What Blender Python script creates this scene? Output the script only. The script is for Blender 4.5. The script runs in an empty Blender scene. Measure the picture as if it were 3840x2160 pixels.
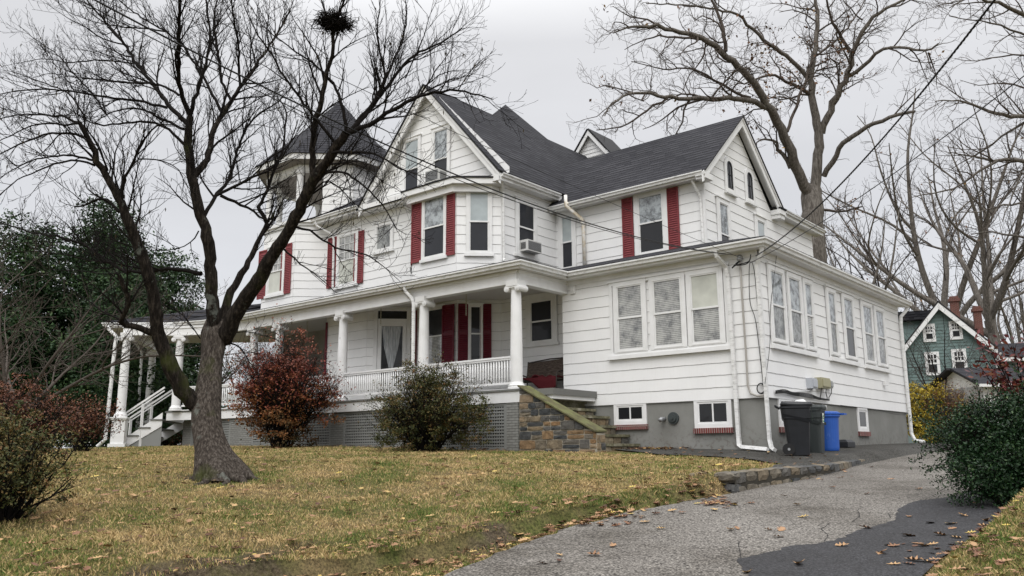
import bpy, bmesh, math, random
import numpy as np
from mathutils import Vector

random.seed(7); rng = np.random.default_rng(7)
SC = bpy.context.scene
PI = math.pi

# ------------------------------------------------------------------ camera
W, H, F = 3840, 2160, 3145.8
PITCH, YAW, ROLL = 0.1945, -0.7063, -0.0057
def cam_axes():
    cp, sp = math.cos(PITCH), math.sin(PITCH); cy, sy = math.cos(YAW), math.sin(YAW); cr, sr = math.cos(ROLL), math.sin(ROLL)
    f = np.array([sy*cp, cy*cp, sp]); right = np.array([cy, -sy, 0.0]); up = np.cross(right, f)
    return np.array([right*cr + up*sr, -right*sr + up*cr, -f])
R = cam_axes()
CAM = np.array([8.4600, -19.2700, -1.1900])
cam = bpy.data.objects.new('camera', bpy.data.cameras.new('camera'))
SC.collection.objects.link(cam); SC.camera = cam
cam.data.sensor_width = 36; cam.data.lens = F/W*36; cam.data.clip_end = 3000; cam.data.clip_start = 0.05
from mathutils import Matrix
cam.matrix_world = Matrix([[R[0][0], R[1][0], R[2][0], CAM[0]], [R[0][1], R[1][1], R[2][1], CAM[1]], [R[0][2], R[1][2], R[2][2], CAM[2]], [0, 0, 0, 1]])
def ray(x, y): return R.T @ np.array([(x-W/2)/F, (H/2-y)/F, -1.0])
def at_depth(x, y, d): return CAM + ray(x, y)*d
def at_y(x, y, Y): d = ray(x, y); return CAM + d*((Y-CAM[1])/d[1])
def at_x(x, y, X): d = ray(x, y); return CAM + d*((X-CAM[0])/d[0])

# ------------------------------------------------------------------ world, sun, exposure
SUN_EL, SUN_AZ = math.radians(48), math.radians(150)      # azimuth from +Y, clockwise
w = bpy.data.worlds.new('World'); SC.world = w; w.use_nodes = True
nt = w.node_tree; N = nt.nodes; L = nt.links; N.clear()
out = N.new('ShaderNodeOutputWorld'); bg = N.new('ShaderNodeBackground'); bg2 = N.new('ShaderNodeBackground'); add = N.new('ShaderNodeAddShader')
sky = N.new('ShaderNodeTexSky'); sky.sky_type = 'NISHITA'; sky.sun_disc = False; sky.sun_elevation = SUN_EL; sky.sun_rotation = SUN_AZ
L.new(sky.outputs[0], bg.inputs[0]); bg.inputs[1].default_value = 0.008
tc = N.new('ShaderNodeTexCoord'); sep = N.new('ShaderNodeSeparateXYZ'); L.new(tc.outputs['Generated'], sep.inputs[0])
ramp = N.new('ShaderNodeValToRGB'); L.new(sep.outputs[2], ramp.inputs[0])
cr = ramp.color_ramp; cr.elements[0].position = 0.0; cr.elements[0].color = (0.66, 0.665, 0.69, 1)
cr.elements[1].position = 1.0; cr.elements[1].color = (2.4, 2.4, 2.45, 1)
for p_, c_ in ((0.20, (0.66, 0.665, 0.69)), (0.46, (0.70, 0.70, 0.715)), (0.64, (1.5, 1.5, 1.5))):
    e = cr.elements.new(p_); e.color = (*c_, 1)
mp = N.new('ShaderNodeMapping'); mp.inputs['Scale'].default_value = (1.6, 1.6, 5.0); L.new(tc.outputs['Generated'], mp.inputs[0])
nz = N.new('ShaderNodeTexNoise'); nz.inputs['Scale'].default_value = 1.3; nz.inputs['Detail'].default_value = 5; nz.inputs['Roughness'].default_value = 0.5; L.new(mp.outputs[0], nz.inputs[0])
mr = N.new('ShaderNodeMapRange'); mr.inputs[1].default_value = 0.3; mr.inputs[2].default_value = 0.7; mr.inputs[3].default_value = 0.90; mr.inputs[4].default_value = 1.06; L.new(nz.outputs[0], mr.inputs[0])
mx = N.new('ShaderNodeVectorMath'); mx.operation = 'SCALE'; L.new(ramp.outputs[0], mx.inputs[0]); L.new(mr.outputs[0], mx.inputs['Scale'])
L.new(mx.outputs[0], bg2.inputs[0]); bg2.inputs[1].default_value = 1.0
L.new(bg.outputs[0], add.inputs[0]); L.new(bg2.outputs[0], add.inputs[1]); L.new(add.outputs[0], out.inputs[0])
sun = bpy.data.objects.new('sun', bpy.data.lights.new('sun', 'SUN')); SC.collection.objects.link(sun)
sun.data.energy = 1.35; sun.data.angle = math.radians(48); sun.data.color = (1.0, 0.98, 0.95)
sd = Vector((math.sin(SUN_AZ)*math.cos(SUN_EL), math.cos(SUN_AZ)*math.cos(SUN_EL), math.sin(SUN_EL)))
sun.rotation_euler = sd.to_track_quat('Z', 'Y').to_euler(); sun.location = (0, -30, 40)
SC.view_settings.view_transform = 'Standard'; SC.view_settings.look = 'None'; SC.view_settings.gamma = 1.0
SC.view_settings.exposure = 0.12
SC.cycles.max_bounces = 6; SC.cycles.diffuse_bounces = 3; SC.cycles.transparent_max_bounces = 8

# ------------------------------------------------------------------ materials
def mat(name, col, rough=0.6, spec=0.5, build=None, metal=0.0, ior=1.45, coat=0.0, coat_ior=1.5):
    m = bpy.data.materials.new(name); m.use_nodes = True; t = m.node_tree; b = t.nodes['Principled BSDF']
    b.inputs['Base Color'].default_value = (*col, 1); b.inputs['Roughness'].default_value = rough
    b.inputs['Specular IOR Level'].default_value = spec; b.inputs['Metallic'].default_value = metal; b.inputs['IOR'].default_value = ior
    b.inputs['Coat Weight'].default_value = coat; b.inputs['Coat Roughness'].default_value = 0.02; b.inputs['Coat IOR'].default_value = coat_ior
    if build: build(t, b)
    return m
def node(t, typ, **kw):
    n = t.nodes.new(typ)
    for k, v in kw.items():
        if k in n.inputs: n.inputs[k].default_value = v
        else: setattr(n, k, v)
    return n
def coords(t, kind='Object'):
    return node(t, 'ShaderNodeTexCoord').outputs[kind]
def noise(t, src, scale, detail=4, rough=0.55, vec=None):
    if vec:
        m = node(t, 'ShaderNodeMapping'); m.inputs['Scale'].default_value = vec; t.links.new(src, m.inputs[0]); src = m.outputs[0]
    n = node(t, 'ShaderNodeTexNoise'); n.inputs['Scale'].default_value = scale; n.inputs['Detail'].default_value = detail; n.inputs['Roughness'].default_value = rough
    t.links.new(src, n.inputs['Vector']); return n.outputs['Fac']
def cramp(t, fac, stops):
    r = node(t, 'ShaderNodeValToRGB'); t.links.new(fac, r.inputs[0]); e = r.color_ramp.elements
    e[0].position, e[0].color = stops[0][0], (*stops[0][1], 1); e[1].position, e[1].color = stops[-1][0], (*stops[-1][1], 1)
    for p_, c_ in stops[1:-1]: x = e.new(p_); x.color = (*c_, 1)
    return r.outputs[0]
def mixc(t, fac, a, b, mode='MIX'):
    m = node(t, 'ShaderNodeMix', data_type='RGBA', blend_type=mode)
    for i, v in ((0, fac), (6, a), (7, b)):
        if hasattr(v, 'links') or isinstance(v, bpy.types.NodeSocket): t.links.new(v, m.inputs[i])
        elif i == 0: m.inputs[0].default_value = v
        else: m.inputs[i].default_value = (*v, 1)
    return m.outputs[2]
def bump(t, b, h, strength=0.3, dist=0.02, prev=None):
    n = node(t, 'ShaderNodeBump'); n.inputs['Strength'].default_value = strength; n.inputs['Distance'].default_value = dist
    t.links.new(h, n.inputs['Height'])
    if prev: t.links.new(prev, n.inputs['Normal'])
    t.links.new(n.outputs[0], b.inputs['Normal']); return n.outputs[0]
def setc(t, b, c): t.links.new(c, b.inputs['Base Color'])

def b_siding(t, b):
    o = coords(t); n1 = noise(t, o, 1.2, 5); n2 = noise(t, o, 6, 4, vec=(3, 3, .5))
    c = cramp(t, n1, [(0.3, (0.82, 0.82, 0.82)), (0.7, (0.87, 0.87, 0.865))])
    d = cramp(t, n2, [(0.2, (0.965, 0.963, 0.955)), (0.5, (1, 1, 1))])
    setc(t, b, mixc(t, 1.0, c, d, 'MULTIPLY')); bump(t, b, noise(t, o, 40, 3, vec=(2, 2, .3)), .15, .01)
M = {}
M['siding'] = mat('white_siding', (.8, .8, .79), .55, .3, b_siding)
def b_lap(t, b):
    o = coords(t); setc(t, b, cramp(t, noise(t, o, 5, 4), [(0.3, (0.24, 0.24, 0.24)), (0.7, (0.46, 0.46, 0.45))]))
M['lap'] = mat('shaded_lap_edge', (.2, .2, .2), .8, .2, b_lap)  # dark lip colour paints the shade line under each course
def b_trim(t, b):
    o = coords(t); setc(t, b, cramp(t, noise(t, o, 3, 5), [(0.3, (0.74, 0.74, 0.73)), (0.65, (0.82, 0.82, 0.82))]))
M['trim'] = mat('white_trim_paint', (.8, .8, .8), .45, .4, b_trim)
def b_gut(t, b):
    o = coords(t); setc(t, b, cramp(t, noise(t, o, 4, 6, .7, vec=(1, 1, 4)), [(0.28, (0.42, 0.42, 0.40)), (0.5, (0.76, 0.76, 0.75)), (0.8, (0.8, 0.8, 0.8))]))
M['gutter'] = mat('white_gutter_metal', (.8, .8, .8), .4, .5, b_gut)
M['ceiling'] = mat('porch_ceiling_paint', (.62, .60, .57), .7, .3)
def b_shut(c0, c1):
    def f(t, b):
        o = coords(t); setc(t, b, cramp(t, noise(t, o, 5, 5, .6), [(0.3, c0), (0.7, c1)]))
    return f
M['shutter'] = mat('faded_red_shutter_paint', (.33, .035, .045), .55, .4, b_shut((.18, .030, .036), (.24, .046, .050)))
M['maroon'] = mat('maroon_shutter_paint', (.13, .008, .02), .45, .4, b_shut((.11, .006, .02), (.15, .012, .025)))
def b_roof(t, b):
    uv = coords(t, 'UV'); ROW = .20
    def mth(op, a_, b_=None):
        n = node(t, 'ShaderNodeMath', operation=op)
        for i, v in enumerate((a_, b_)):
            if v is None: continue
            if isinstance(v, (int, float)): n.inputs[i].default_value = v
            else: t.links.new(v, n.inputs[i])
        return n.outputs[0]
    sx = node(t, 'ShaderNodeSeparateXYZ'); t.links.new(uv, sx.inputs[0]); rowf = mth('DIVIDE', sx.outputs[1], ROW); row = mth('FLOOR', rowf); fr = mth('FRACT', rowf)
    tabu = mth('ADD', mth('DIVIDE', sx.outputs[0], .31), mth('MULTIPLY', row, .377)); tab = mth('FLOOR', tabu)
    cmb = node(t, 'ShaderNodeCombineXYZ'); t.links.new(tab, cmb.inputs[0]); t.links.new(row, cmb.inputs[1]); wn = node(t, 'ShaderNodeTexWhiteNoise'); t.links.new(cmb.outputs[0], wn.inputs['Vector'])
    thr = mth('ADD', mth('MULTIPLY', wn.outputs['Value'], .24), .10); gap = mth('LESS_THAN', fr, thr)          # thick laminated tabs leave a dark joint under each course
    base = cramp(t, wn.outputs['Value'], [(0, (.026, .026, .031)), (1, (.050, .050, .057))])
    n = cramp(t, noise(t, uv, .45, 5), [(0.3, (0.78, 0.78, 0.78)), (0.7, (1.2, 1.2, 1.18))]); n2 = cramp(t, noise(t, uv, 60, 2), [(0.3, (0.7, 0.7, 0.7)), (0.7, (1.3, 1.3, 1.3))])
    c = mixc(t, 1, mixc(t, 1, base, n, 'MULTIPLY'), n2, 'MULTIPLY'); setc(t, b, mixc(t, gap, c, (.007, .007, .008)))
    bump(t, b, mth('SUBTRACT', mth('SUBTRACT', 1, fr), gap), 1.0, .02)
M['roof'] = mat('charcoal_asphalt_shingles', (.03, .03, .033), .9, .15, b_roof)
M['roofedge'] = mat('black_drip_edge', (.02, .02, .022), .7, .3)
def b_stucco(t, b):
    o = coords(t); n1 = noise(t, o, 1.3, 6, .6); c = cramp(t, n1, [(0.3, (0.20, 0.20, 0.185)), (0.7, (0.26, 0.26, 0.245))])
    s = node(t, 'ShaderNodeSeparateXYZ'); t.links.new(o, s.inputs[0])
    low = node(t, 'ShaderNodeMapRange'); t.links.new(s.outputs[2], low.inputs[0]); low.inputs[1].default_value = .75; low.inputs[2].default_value = .0; low.inputs[3].default_value = 0; low.inputs[4].default_value = 1
    sp = cramp(t, noise(t, o, 9, 6, .7), [(0.52, (0, 0, 0)), (0.62, (1, 1, 1))])
    ml = node(t, 'ShaderNodeMath', operation='MULTIPLY'); t.links.new(low.outputs[0], ml.inputs[0]); t.links.new(sp, ml.inputs[1])
    m2 = node(t, 'ShaderNodeMath', operation='MULTIPLY'); t.links.new(ml.outputs[0], m2.inputs[0]); m2.inputs[1].default_value = .6
    setc(t, b, mixc(t, m2.outputs[0], c, (.10, .075, .06))); bump(t, b, noise(t, o, 30, 4), .4, .01)
M['stucco'] = mat('grey_painted_stucco', (.23, .23, .21), .85, .2, b_stucco)
def brickmat(c1, c2, mo, w=.21, h=.07):
    def f(t, b):
        uv = coords(t, 'UV'); br = node(t, 'ShaderNodeTexBrick'); t.links.new(uv, br.inputs['Vector'])
        for k, v in (('Scale', 1.0), ('Brick Width', w), ('Row Height', h), ('Mortar Size', .008)): br.inputs[k].default_value = v
        br.inputs['Color1'].default_value = (*c1, 1); br.inputs['Color2'].default_value = (*c2, 1); br.inputs['Mortar'].default_value = (*mo, 1)
        setc(t, b, br.outputs[0]); iv = node(t, 'ShaderNodeMath', operation='SUBTRACT'); iv.inputs[0].default_value = 1; t.links.new(br.outputs['Fac'], iv.inputs[1]); bump(t, b, iv.outputs[0], .9, .012)
    return f
M['pier'] = mat('grey_painted_brick', (.2, .2, .19), .8, .2, brickmat((.27, .27, .255), (.22, .22, .205), (.14, .14, .13)))
M['redbrick'] = mat('red_brick', (.2, .05, .04), .8, .3, brickmat((.20, .045, .04), (.12, .035, .035), (.36, .31, .28), .062, .5))
M['chimneybrick'] = mat('chimney_brick', (.25, .09, .06), .85, .3, brickmat((.17, .055, .04), (.12, .04, .03), (.22, .18, .16)))
M['greypaint'] = mat('grey_porch_paint', (.17, .17, .16), .6, .3)
M['lattice'] = mat('grey_lattice_paint', (.24, .245, .235), .7, .3)
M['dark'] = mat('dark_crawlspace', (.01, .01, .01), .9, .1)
def glassmat(name, col, kind=None, coat=1.0, ci=2.0):
    def f(t, b):
        o = coords(t)
        if kind == 'blind':
            wv = node(t, 'ShaderNodeTexWave', wave_type='BANDS', bands_direction='Z'); t.links.new(o, wv.inputs[0]); wv.inputs['Scale'].default_value = 6.5; wv.inputs['Distortion'].default_value = .4
            n = noise(t, o, 2.5, 4)
            c = cramp(t, wv.outputs[1], [(0.2, tuple(x*.45 for x in col)), (0.6, col)])
            setc(t, b, mixc(t, 1, c, cramp(t, noise(t, o, 3.2, 8, .75), [(0.36, (.25, .26, .27)), (0.46, (.7, .7, .7)), (0.58, (1.1, 1.1, 1.08))]), 'MULTIPLY'))  # dark mottling multiplied over the blind paints reflections on the glass
        elif kind == 'painted_reflect':
            n = noise(t, o, 4.2, 8, .75); setc(t, b, cramp(t, n, [(0.38, (.04, .045, .045)), (0.47, tuple(x*.45 for x in col)), (0.58, col)]))  # noise paints reflected branches into the pane colour
        elif kind == 'curtain':
            n = noise(t, o, 5, 4, vec=(4, 4, .7)); setc(t, b, cramp(t, n, [(0.35, tuple(x*.25 for x in col)), (0.6, col)]))
        else:
            n = noise(t, o, 1.7, 3); setc(t, b, cramp(t, n, [(0.3, tuple(x*.8 for x in col)), (0.7, tuple(x*1.15 for x in col))]))
        bump(t, b, noise(t, o, 1.5, 2), .06, .05)
    return mat(name, col, .5, .3, f, coat=coat, coat_ior=ci)
M['g_dark'] = glassmat('dark_window_glass', (.008, .009, .011), None, 1, 1.4)
M['g_screen'] = glassmat('insect_screen_window', (.022, .024, .030), None, .4, 1.4)
M['g_pale'] = glassmat('pale_shade_behind_glass', (.38, .43, .44), None, 1, 1.9)
M['g_cream'] = glassmat('cream_shade_behind_glass', (.55, .56, .50), None, .7, 1.5)
M['g_blind'] = glassmat('blind_behind_glass', (.46, .46, .44), 'blind', 1, 1.9)
M['g_curt'] = glassmat('lace_curtain_painted_reflection', (.30, .31, .30), 'painted_reflect', 1, 1.6)  # lace tone, broken up by the same painted reflections
M['g_tree'] = glassmat('painted_reflection_glass', (.42, .46, .48), 'painted_reflect', 1, 1.8)  # pale and dark mottling is a painted reflection
M['black'] = mat('black_rubber', (.012, .012, .013), .5, .4)
M['metal'] = mat('grey_metal', (.35, .36, .37), .45, .5, metal=.4)

def b_stone(t, b):
    a = node(t, 'ShaderNodeAttribute', attribute_name='tint'); o = coords(t)
    c = cramp(t, a.outputs['Fac'], [(0.0, (.055, .06, .065)), (.3, (.10, .10, .10)), (.5, (.17, .15, .12)), (.7, (.22, .17, .11)), (.85, (.24, .14, .07)), (1.0, (.27, .23, .17))])
    n = cramp(t, noise(t, o, 7, 6, .7), [(0.3, (.55, .55, .55)), (0.7, (1.35, 1.33, 1.28))])
    setc(t, b, mixc(t, 1, c, n, 'MULTIPLY')); bump(t, b, noise(t, o, 14, 6, .7), .9, .03)
M['stone'] = mat('rough_fieldstone', (.2, .17, .13), .85, .25, b_stone)
def b_mortar(t, b):
    o = coords(t); setc(t, b, cramp(t, noise(t, o, 8, 4), [(0.3, (.26, .235, .19)), (0.7, (.42, .385, .32))]))
M['mortar'] = mat('mortar', (.3, .28, .24), .9, .1, b_mortar)
def b_mossy(t, b):
    o = coords(t); setc(t, b, cramp(t, noise(t, o, 3, 6, .7), [(0.3, (.07, .06, .045)), (0.5, (.13, .125, .065)), (0.72, (.18, .20, .085))])); bump(t, b, noise(t, o, 30, 4, vec=(1, 1, 1)), .4, .01)
M['mossy'] = mat('mossy_weathered_board', (.17, .18, .07), .9, .1, b_mossy)
def b_mossstone(t, b):
    o = coords(t); c = cramp(t, noise(t, o, 4, 6, .7), [(0.3, (.08, .08, .06)), (0.5, (.17, .16, .10)), (0.7, (.36, .34, .27))]); setc(t, b, c); bump(t, b, noise(t, o, 12, 5), .7, .02)
M['mossstone'] = mat('mossy_step_stone', (.1, .1, .07), .9, .2, b_mossstone)

def b_ground(t, b):
    o = coords(t); n1 = noise(t, o, .7, 7, .68); n2 = noise(t, o, 34, 6, .8)
    g = cramp(t, n1, [(0.36, (.085, .105, .03)), (0.5, (.15, .13, .06)), (0.64, (.20, .15, .08))])
    f = cramp(t, n2, [(0.36, (.30, .28, .25)), (0.5, (.9, .9, .9)), (0.64, (1.7, 1.6, 1.4))])
    c = mixc(t, 1, g, f, 'MULTIPLY')
    a = node(t, 'ShaderNodeAttribute', attribute_name='soil'); d = cramp(t, noise(t, o, 26, 7, .8), [(0.38, (.035, .026, .018)), (0.5, (.10, .078, .052)), (0.64, (.21, .165, .11))])
    n3 = noise(t, o, 2.2, 5, .65); s = node(t, 'ShaderNodeMath', operation='ADD'); t.links.new(a.outputs['Fac'], s.inputs[0]); t.links.new(n3, s.inputs[1])
    k = node(t, 'ShaderNodeMapRange'); t.links.new(s.outputs[0], k.inputs[0]); k.inputs[1].default_value = .98; k.inputs[2].default_value = 1.22
    setc(t, b, mixc(t, k.outputs[0], c, d)); bump(t, b, n2, .8, .05)
M['ground'] = mat('autumn_lawn_soil', (.2, .17, .08), .95, .1, b_ground)
def b_blade(t, b):
    o = coords(t); a = node(t, 'ShaderNodeAttribute', attribute_name='tint')
    n1 = noise(t, o, .7, 7, .68); s = node(t, 'ShaderNodeMath', operation='ADD'); t.links.new(n1, s.inputs[0])
    h = node(t, 'ShaderNodeMath', operation='MULTIPLY'); t.links.new(a.outputs['Fac'], h.inputs[0]); h.inputs[1].default_value = .34; t.links.new(h.outputs[0], s.inputs[1])
    setc(t, b, cramp(t, s.outputs[0], [(0.46, (.080, .14, .025)), (0.57, (.18, .20, .05)), (0.65, (.36, .275, .12)), (0.84, (.58, .42, .21))]))
M['blade'] = mat('grass_blades', (.2, .2, .07), .7, .2, b_blade)
def b_asph(c0, c1, c2):
    def f(t, b):
        o = coords(t)
        v = node(t, 'ShaderNodeTexVoronoi'); t.links.new(o, v.inputs['Vector']); v.inputs['Scale'].default_value = 48
        c = cramp(t, v.outputs['Distance'], [(0.1, c2), (0.5, c1), (0.85, c0)])
        n = cramp(t, noise(t, o, .55, 7, .65), [(0.32, (.56, .54, .51)), (0.5, (.98, .97, .96)), (0.7, (1.22, 1.22, 1.22))])
        sp = cramp(t, noise(t, o, 30, 4, .8), [(0.38, (.42, .41, .40)), (0.62, (1.5, 1.48, 1.44))])
        setc(t, b, mixc(t, 1, mixc(t, 1, c, n, 'MULTIPLY'), sp, 'MULTIPLY')); bump(t, b, v.outputs['Distance'], .6, .012)
    return f
M['asphalt'] = mat('worn_grey_asphalt', (.2, .2, .19), .9, .2, b_asph((.055, .051, .047), (.165, .156, .145), (.28, .265, .245)))
M['patch'] = mat('fresh_dark_asphalt', (.035, .035, .038), .7, .35, b_asph((.012, .012, .014), (.030, .030, .034), (.055, .056, .062)))
M['apron'] = mat('old_dark_asphalt', (.07, .07, .068), .85, .2, b_asph((.03, .03, .03), (.065, .064, .06), (.10, .098, .09)))
M['crack'] = mat('crack_filler', (.03, .03, .03), .9, .1)

def b_bark(c0, c1, c2, sc=5, moss=0.0):
    def f(t, b):
        o = coords(t); n = noise(t, o, sc, 7, .72, vec=(3.6, 3.6, .7)); c = cramp(t, n, [(0.32, c0), (0.5, c1), (0.68, c2)])
        if moss:
            k = cramp(t, noise(t, o, 1.1, 5, .6), [(0.56, (0, 0, 0)), (0.68, (moss,)*3)]); c = mixc(t, k, c, (.07, .085, .02))
            k2 = cramp(t, noise(t, o, 3.2, 4, .6), [(0.64, (0, 0, 0)), (0.70, (.55,)*3)]); c = mixc(t, k2, c, (.22, .24, .21))
        setc(t, b, c); bump(t, b, n, 1.0, .05)
    return f
M['bark'] = mat('dark_furrowed_bark', (.06, .05, .04), .95, .1, b_bark((.016, .013, .011), (.075, .062, .052), (.20, .175, .15), 9, .8))
M['limbbark'] = mat('near_black_limb_bark', (.03, .025, .02), .95, .1, b_bark((.006, .005, .004), (.022, .018, .015), (.075, .062, .05), 7, .5))
M['twig'] = mat('dark_twig_bark', (.014, .012, .011), .95, .1)
M['oakbark'] = mat('grey_oak_bark', (.12, .1, .08), .95, .1, b_bark((.055, .048, .042), (.14, .125, .11), (.25, .23, .205), 4))
M['oaktwig'] = mat('brown_oak_twigs', (.085, .07, .06), .95, .1)
M['fartwig'] = mat('far_grey_twigs', (.06, .052, .048), .95, .1)
M['greytwig'] = mat('pale_grey_twigs', (.085, .072, .062), .95, .1)

def leafmat(name, stops, rough=.6, trans=.15):
    def f(t, b):
        a = node(t, 'ShaderNodeAttribute', attribute_name='tint'); setc(t, b, cramp(t, a.outputs['Fac'], stops)); b.inputs['Subsurface Weight'].default_value = 0
    return mat(name, stops[0][1], rough, .3, f)
M['evergreen'] = leafmat('dark_evergreen_leaves', [(0, (.008, .022, .008)), (.5, (.021, .050, .016)), (.85, (.045, .085, .026)), (1, (.085, .115, .04))])
M['azalea'] = leafmat('olive_azalea_leaves', [(0, (.022, .030, .010)), (.45, (.060, .068, .020)), (.72, (.13, .095, .03)), (1, (.18, .075, .03))])
M['redleaf'] = leafmat('red_autumn_leaves', [(0, (.10, .020, .012)), (.45, (.23, .040, .025)), (.7, (.25, .075, .025)), (1, (.30, .13, .035))])
M['brownleaf'] = leafmat('brown_autumn_leaves', [(0, (.06, .03, .02)), (.5, (.14, .055, .035)), (1, (.24, .11, .05))])
M['yellow'] = leafmat('yellow_autumn_leaves', [(0, (.22, .15, .02)), (.5, (.42, .31, .03)), (1, (.55, .42, .05))])
M['holly'] = leafmat('holly_leaves', [(0, (.004, .015, .005)), (.5, (.010, .032, .010)), (.9, (.028, .065, .02)), (1, (.07, .11, .04))], .45)
M['photinia'] = leafmat('red_and_green_shrub_leaves', [(0, (.05, .008, .010)), (.5, (.11, .016, .016)), (.8, (.17, .045, .02)), (1, (.06, .05, .02))], .4)
M['litter'] = leafmat('fallen_leaves_colours', [(0, (.07, .03, .018)), (.4, (.20, .10, .055)), (.7, (.36, .21, .11)), (.9, (.46, .30, .14)), (1, (.55, .42, .10))])
M['farleaf'] = leafmat('distant_rusty_leaves', [(0, (.08, .045, .03)), (.6, (.16, .08, .04)), (1, (.26, .16, .05))])

# ------------------------------------------------------------------ object helpers
COL = SC.collection
ORG = {}
class MB:
    def __init__(s): s.v = []; s.f = []; s.uv = []; s.mi = []; s.n = 0; s.tint = []
    def add(s, verts, faces, uvs=None, mi=0, tint=0.0):
        b = s.n; s.v.extend([tuple(map(float, p)) for p in verts]); s.n += len(verts)
        for i, f in enumerate(faces):
            s.f.append([b+k for k in f]); s.mi.append(mi); s.tint.append(tint)
            s.uv.append([tuple(uvs[k]) for k in f] if uvs is not None else None)
    def box(s, x0, x1, y0, y1, z0, z1, mi=0, tint=0.0):
        s.obox((x0, y0), (1, 0), (0, 1), 0, x1-x0, 0, y1-y0, z0, z1, mi, tint)
    def obox(s, A, d, n, s0, s1, o0, o1, z0, z1, mi=0, tint=0.0):
        P = lambda a, o, z: (A[0]+d[0]*a+n[0]*o, A[1]+d[1]*a+n[1]*o, z)
        vs = [P(s0, o0, z0), P(s1, o0, z0), P(s1, o1, z0), P(s0, o1, z0), P(s0, o0, z1), P(s1, o0, z1), P(s1, o1, z1), P(s0, o1, z1)]
        for q in ((0, 3, 2, 1), (4, 5, 6, 7), (0, 1, 5, 4), (1, 2, 6, 5), (2, 3, 7, 6), (3, 0, 4, 7)):
            p = [np.array(vs[k]) for k in q]; e = p[1]-p[0]; lh = abs(e[2]) > .5*np.linalg.norm(e)
            horiz = q in ((0, 3, 2, 1), (4, 5, 6, 7))
            if horiz: u = [(a[0], a[1]) for a in p]
            else: u = [(a[0]*abs(d[0])+a[1]*abs(d[1]) if q in ((0, 1, 5, 4), (2, 3, 7, 6)) else a[0]*abs(n[0])+a[1]*abs(n[1]), a[2]) for a in p]
            s.add(p, [(0, 1, 2, 3)], u, mi, tint)
    def tube(s, pts, rad, seg=8, cap=True, mi=0, square=False):
        pts = [np.array(p, float) for p in pts]; n = len(pts)
        if not hasattr(rad, '__len__'): rad = [rad]*n
        T = []
        for i in range(n):
            a = pts[max(i-1, 0)]; b = pts[min(i+1, n-1)]; t = b-a; T.append(t/(np.linalg.norm(t)+1e-9))
        up = np.array([0, 0, 1.]) if abs(T[0][2]) < .9 else np.array([1., 0, 0])
        U = np.cross(T[0], up); U /= np.linalg.norm(U); vs = []
        for i in range(n):
            U = U-T[i]*(U@T[i]); U /= (np.linalg.norm(U)+1e-9); V = np.cross(T[i], U)
            for k in range(seg):
                a = 2*PI*k/seg + (PI/4 if square else 0); vs.append(pts[i]+(U*math.cos(a)+V*math.sin(a))*rad[i])
        fs = [(i*seg+k, i*seg+(k+1) % seg, (i+1)*seg+(k+1) % seg, (i+1)*seg+k) for i in range(n-1) for k in range(seg)]
        if cap: fs += [tuple(range(seg))[::-1], tuple((n-1)*seg+k for k in range(seg))]
        s.add(vs, fs, None, mi)
    def lathe(s, cx, cy, prof, seg=20, mi=0):
        vs = [(cx+r*math.cos(2*PI*k/seg), cy+r*math.sin(2*PI*k/seg), z) for r, z in prof for k in range(seg)]; n = len(prof)
        fs = [(i*seg+k, i*seg+(k+1) % seg, (i+1)*seg+(k+1) % seg, (i+1)*seg+k) for i in range(n-1) for k in range(seg)]
        fs += [tuple(range(seg))[::-1], tuple((n-1)*seg+k for k in range(seg))]; s.add(vs, fs, None, mi)
    def poly(s, pts, mi=0, uvdir=None, thick=0.0, edge_mi=None):
        P = [np.array(p, float) for p in pts]; nrm = np.zeros(3)
        for i in range(len(P)): nrm += np.cross(P[i]-P[0], P[(i+1) % len(P)]-P[0])
        nrm /= np.linalg.norm(nrm); e = (P[1]-P[0]) if uvdir is None else np.array(uvdir, float); e /= np.linalg.norm(e); v = np.cross(nrm, e)
        uv = [((p-P[0])@e, (p-P[0])@v) for p in P]; s.add(P, [tuple(range(len(P)))], uv, mi)
        if thick:
            Q = [p-nrm*thick for p in P]; s.add(Q, [tuple(range(len(P)))[::-1]], None, mi if edge_mi is None else edge_mi)
            for i in range(len(P)):
                j = (i+1) % len(P); s.add([P[i], Q[i], Q[j], P[j]], [(0, 1, 2, 3)], None, mi if edge_mi is None else edge_mi)
def mesh_obj(name, mb, mats, parent=None, smooth=False, bevel=0.0):
    if not isinstance(mats, (list, tuple)): mats = [mats]
    o_ = ORG.get(parent.name, (0, 0, 0)) if parent else (0, 0, 0)
    me = bpy.data.meshes.new(name); V = np.array(mb.v, float)
    if len(V): V = V-np.array(o_)
    me.from_pydata([tuple(v) for v in V], [], mb.f)
    for m in mats: me.materials.append(m)
    if len(mats) > 1: me.polygons.foreach_set('material_index', mb.mi)
    if any(u is not None for u in mb.uv):
        ul = me.uv_layers.new(name='UVMap'); arr = []
        for f, u in zip(mb.f, mb.uv): arr.extend(u if u is not None else [(0, 0)]*len(f))
        ul.data.foreach_set('uv', np.array(arr, 'f').ravel())
    if any(mb.tint): at = me.attributes.new('tint', 'FLOAT', 'FACE'); at.data.foreach_set('value', np.array(mb.tint, 'f'))
    if smooth: me.polygons.foreach_set('use_smooth', [True]*len(mb.f))
    me.update(); ob = bpy.data.objects.new(name, me); COL.objects.link(ob)
    if bevel:
        b = ob.modifiers.new('bevel', 'BEVEL'); b.width = bevel; b.segments = 2; b.limit_method = 'ANGLE'
    if smooth and bevel == 0:
        pass
    if parent: ob.parent = parent; ORG[ob.name] = o_
    return ob
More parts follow.
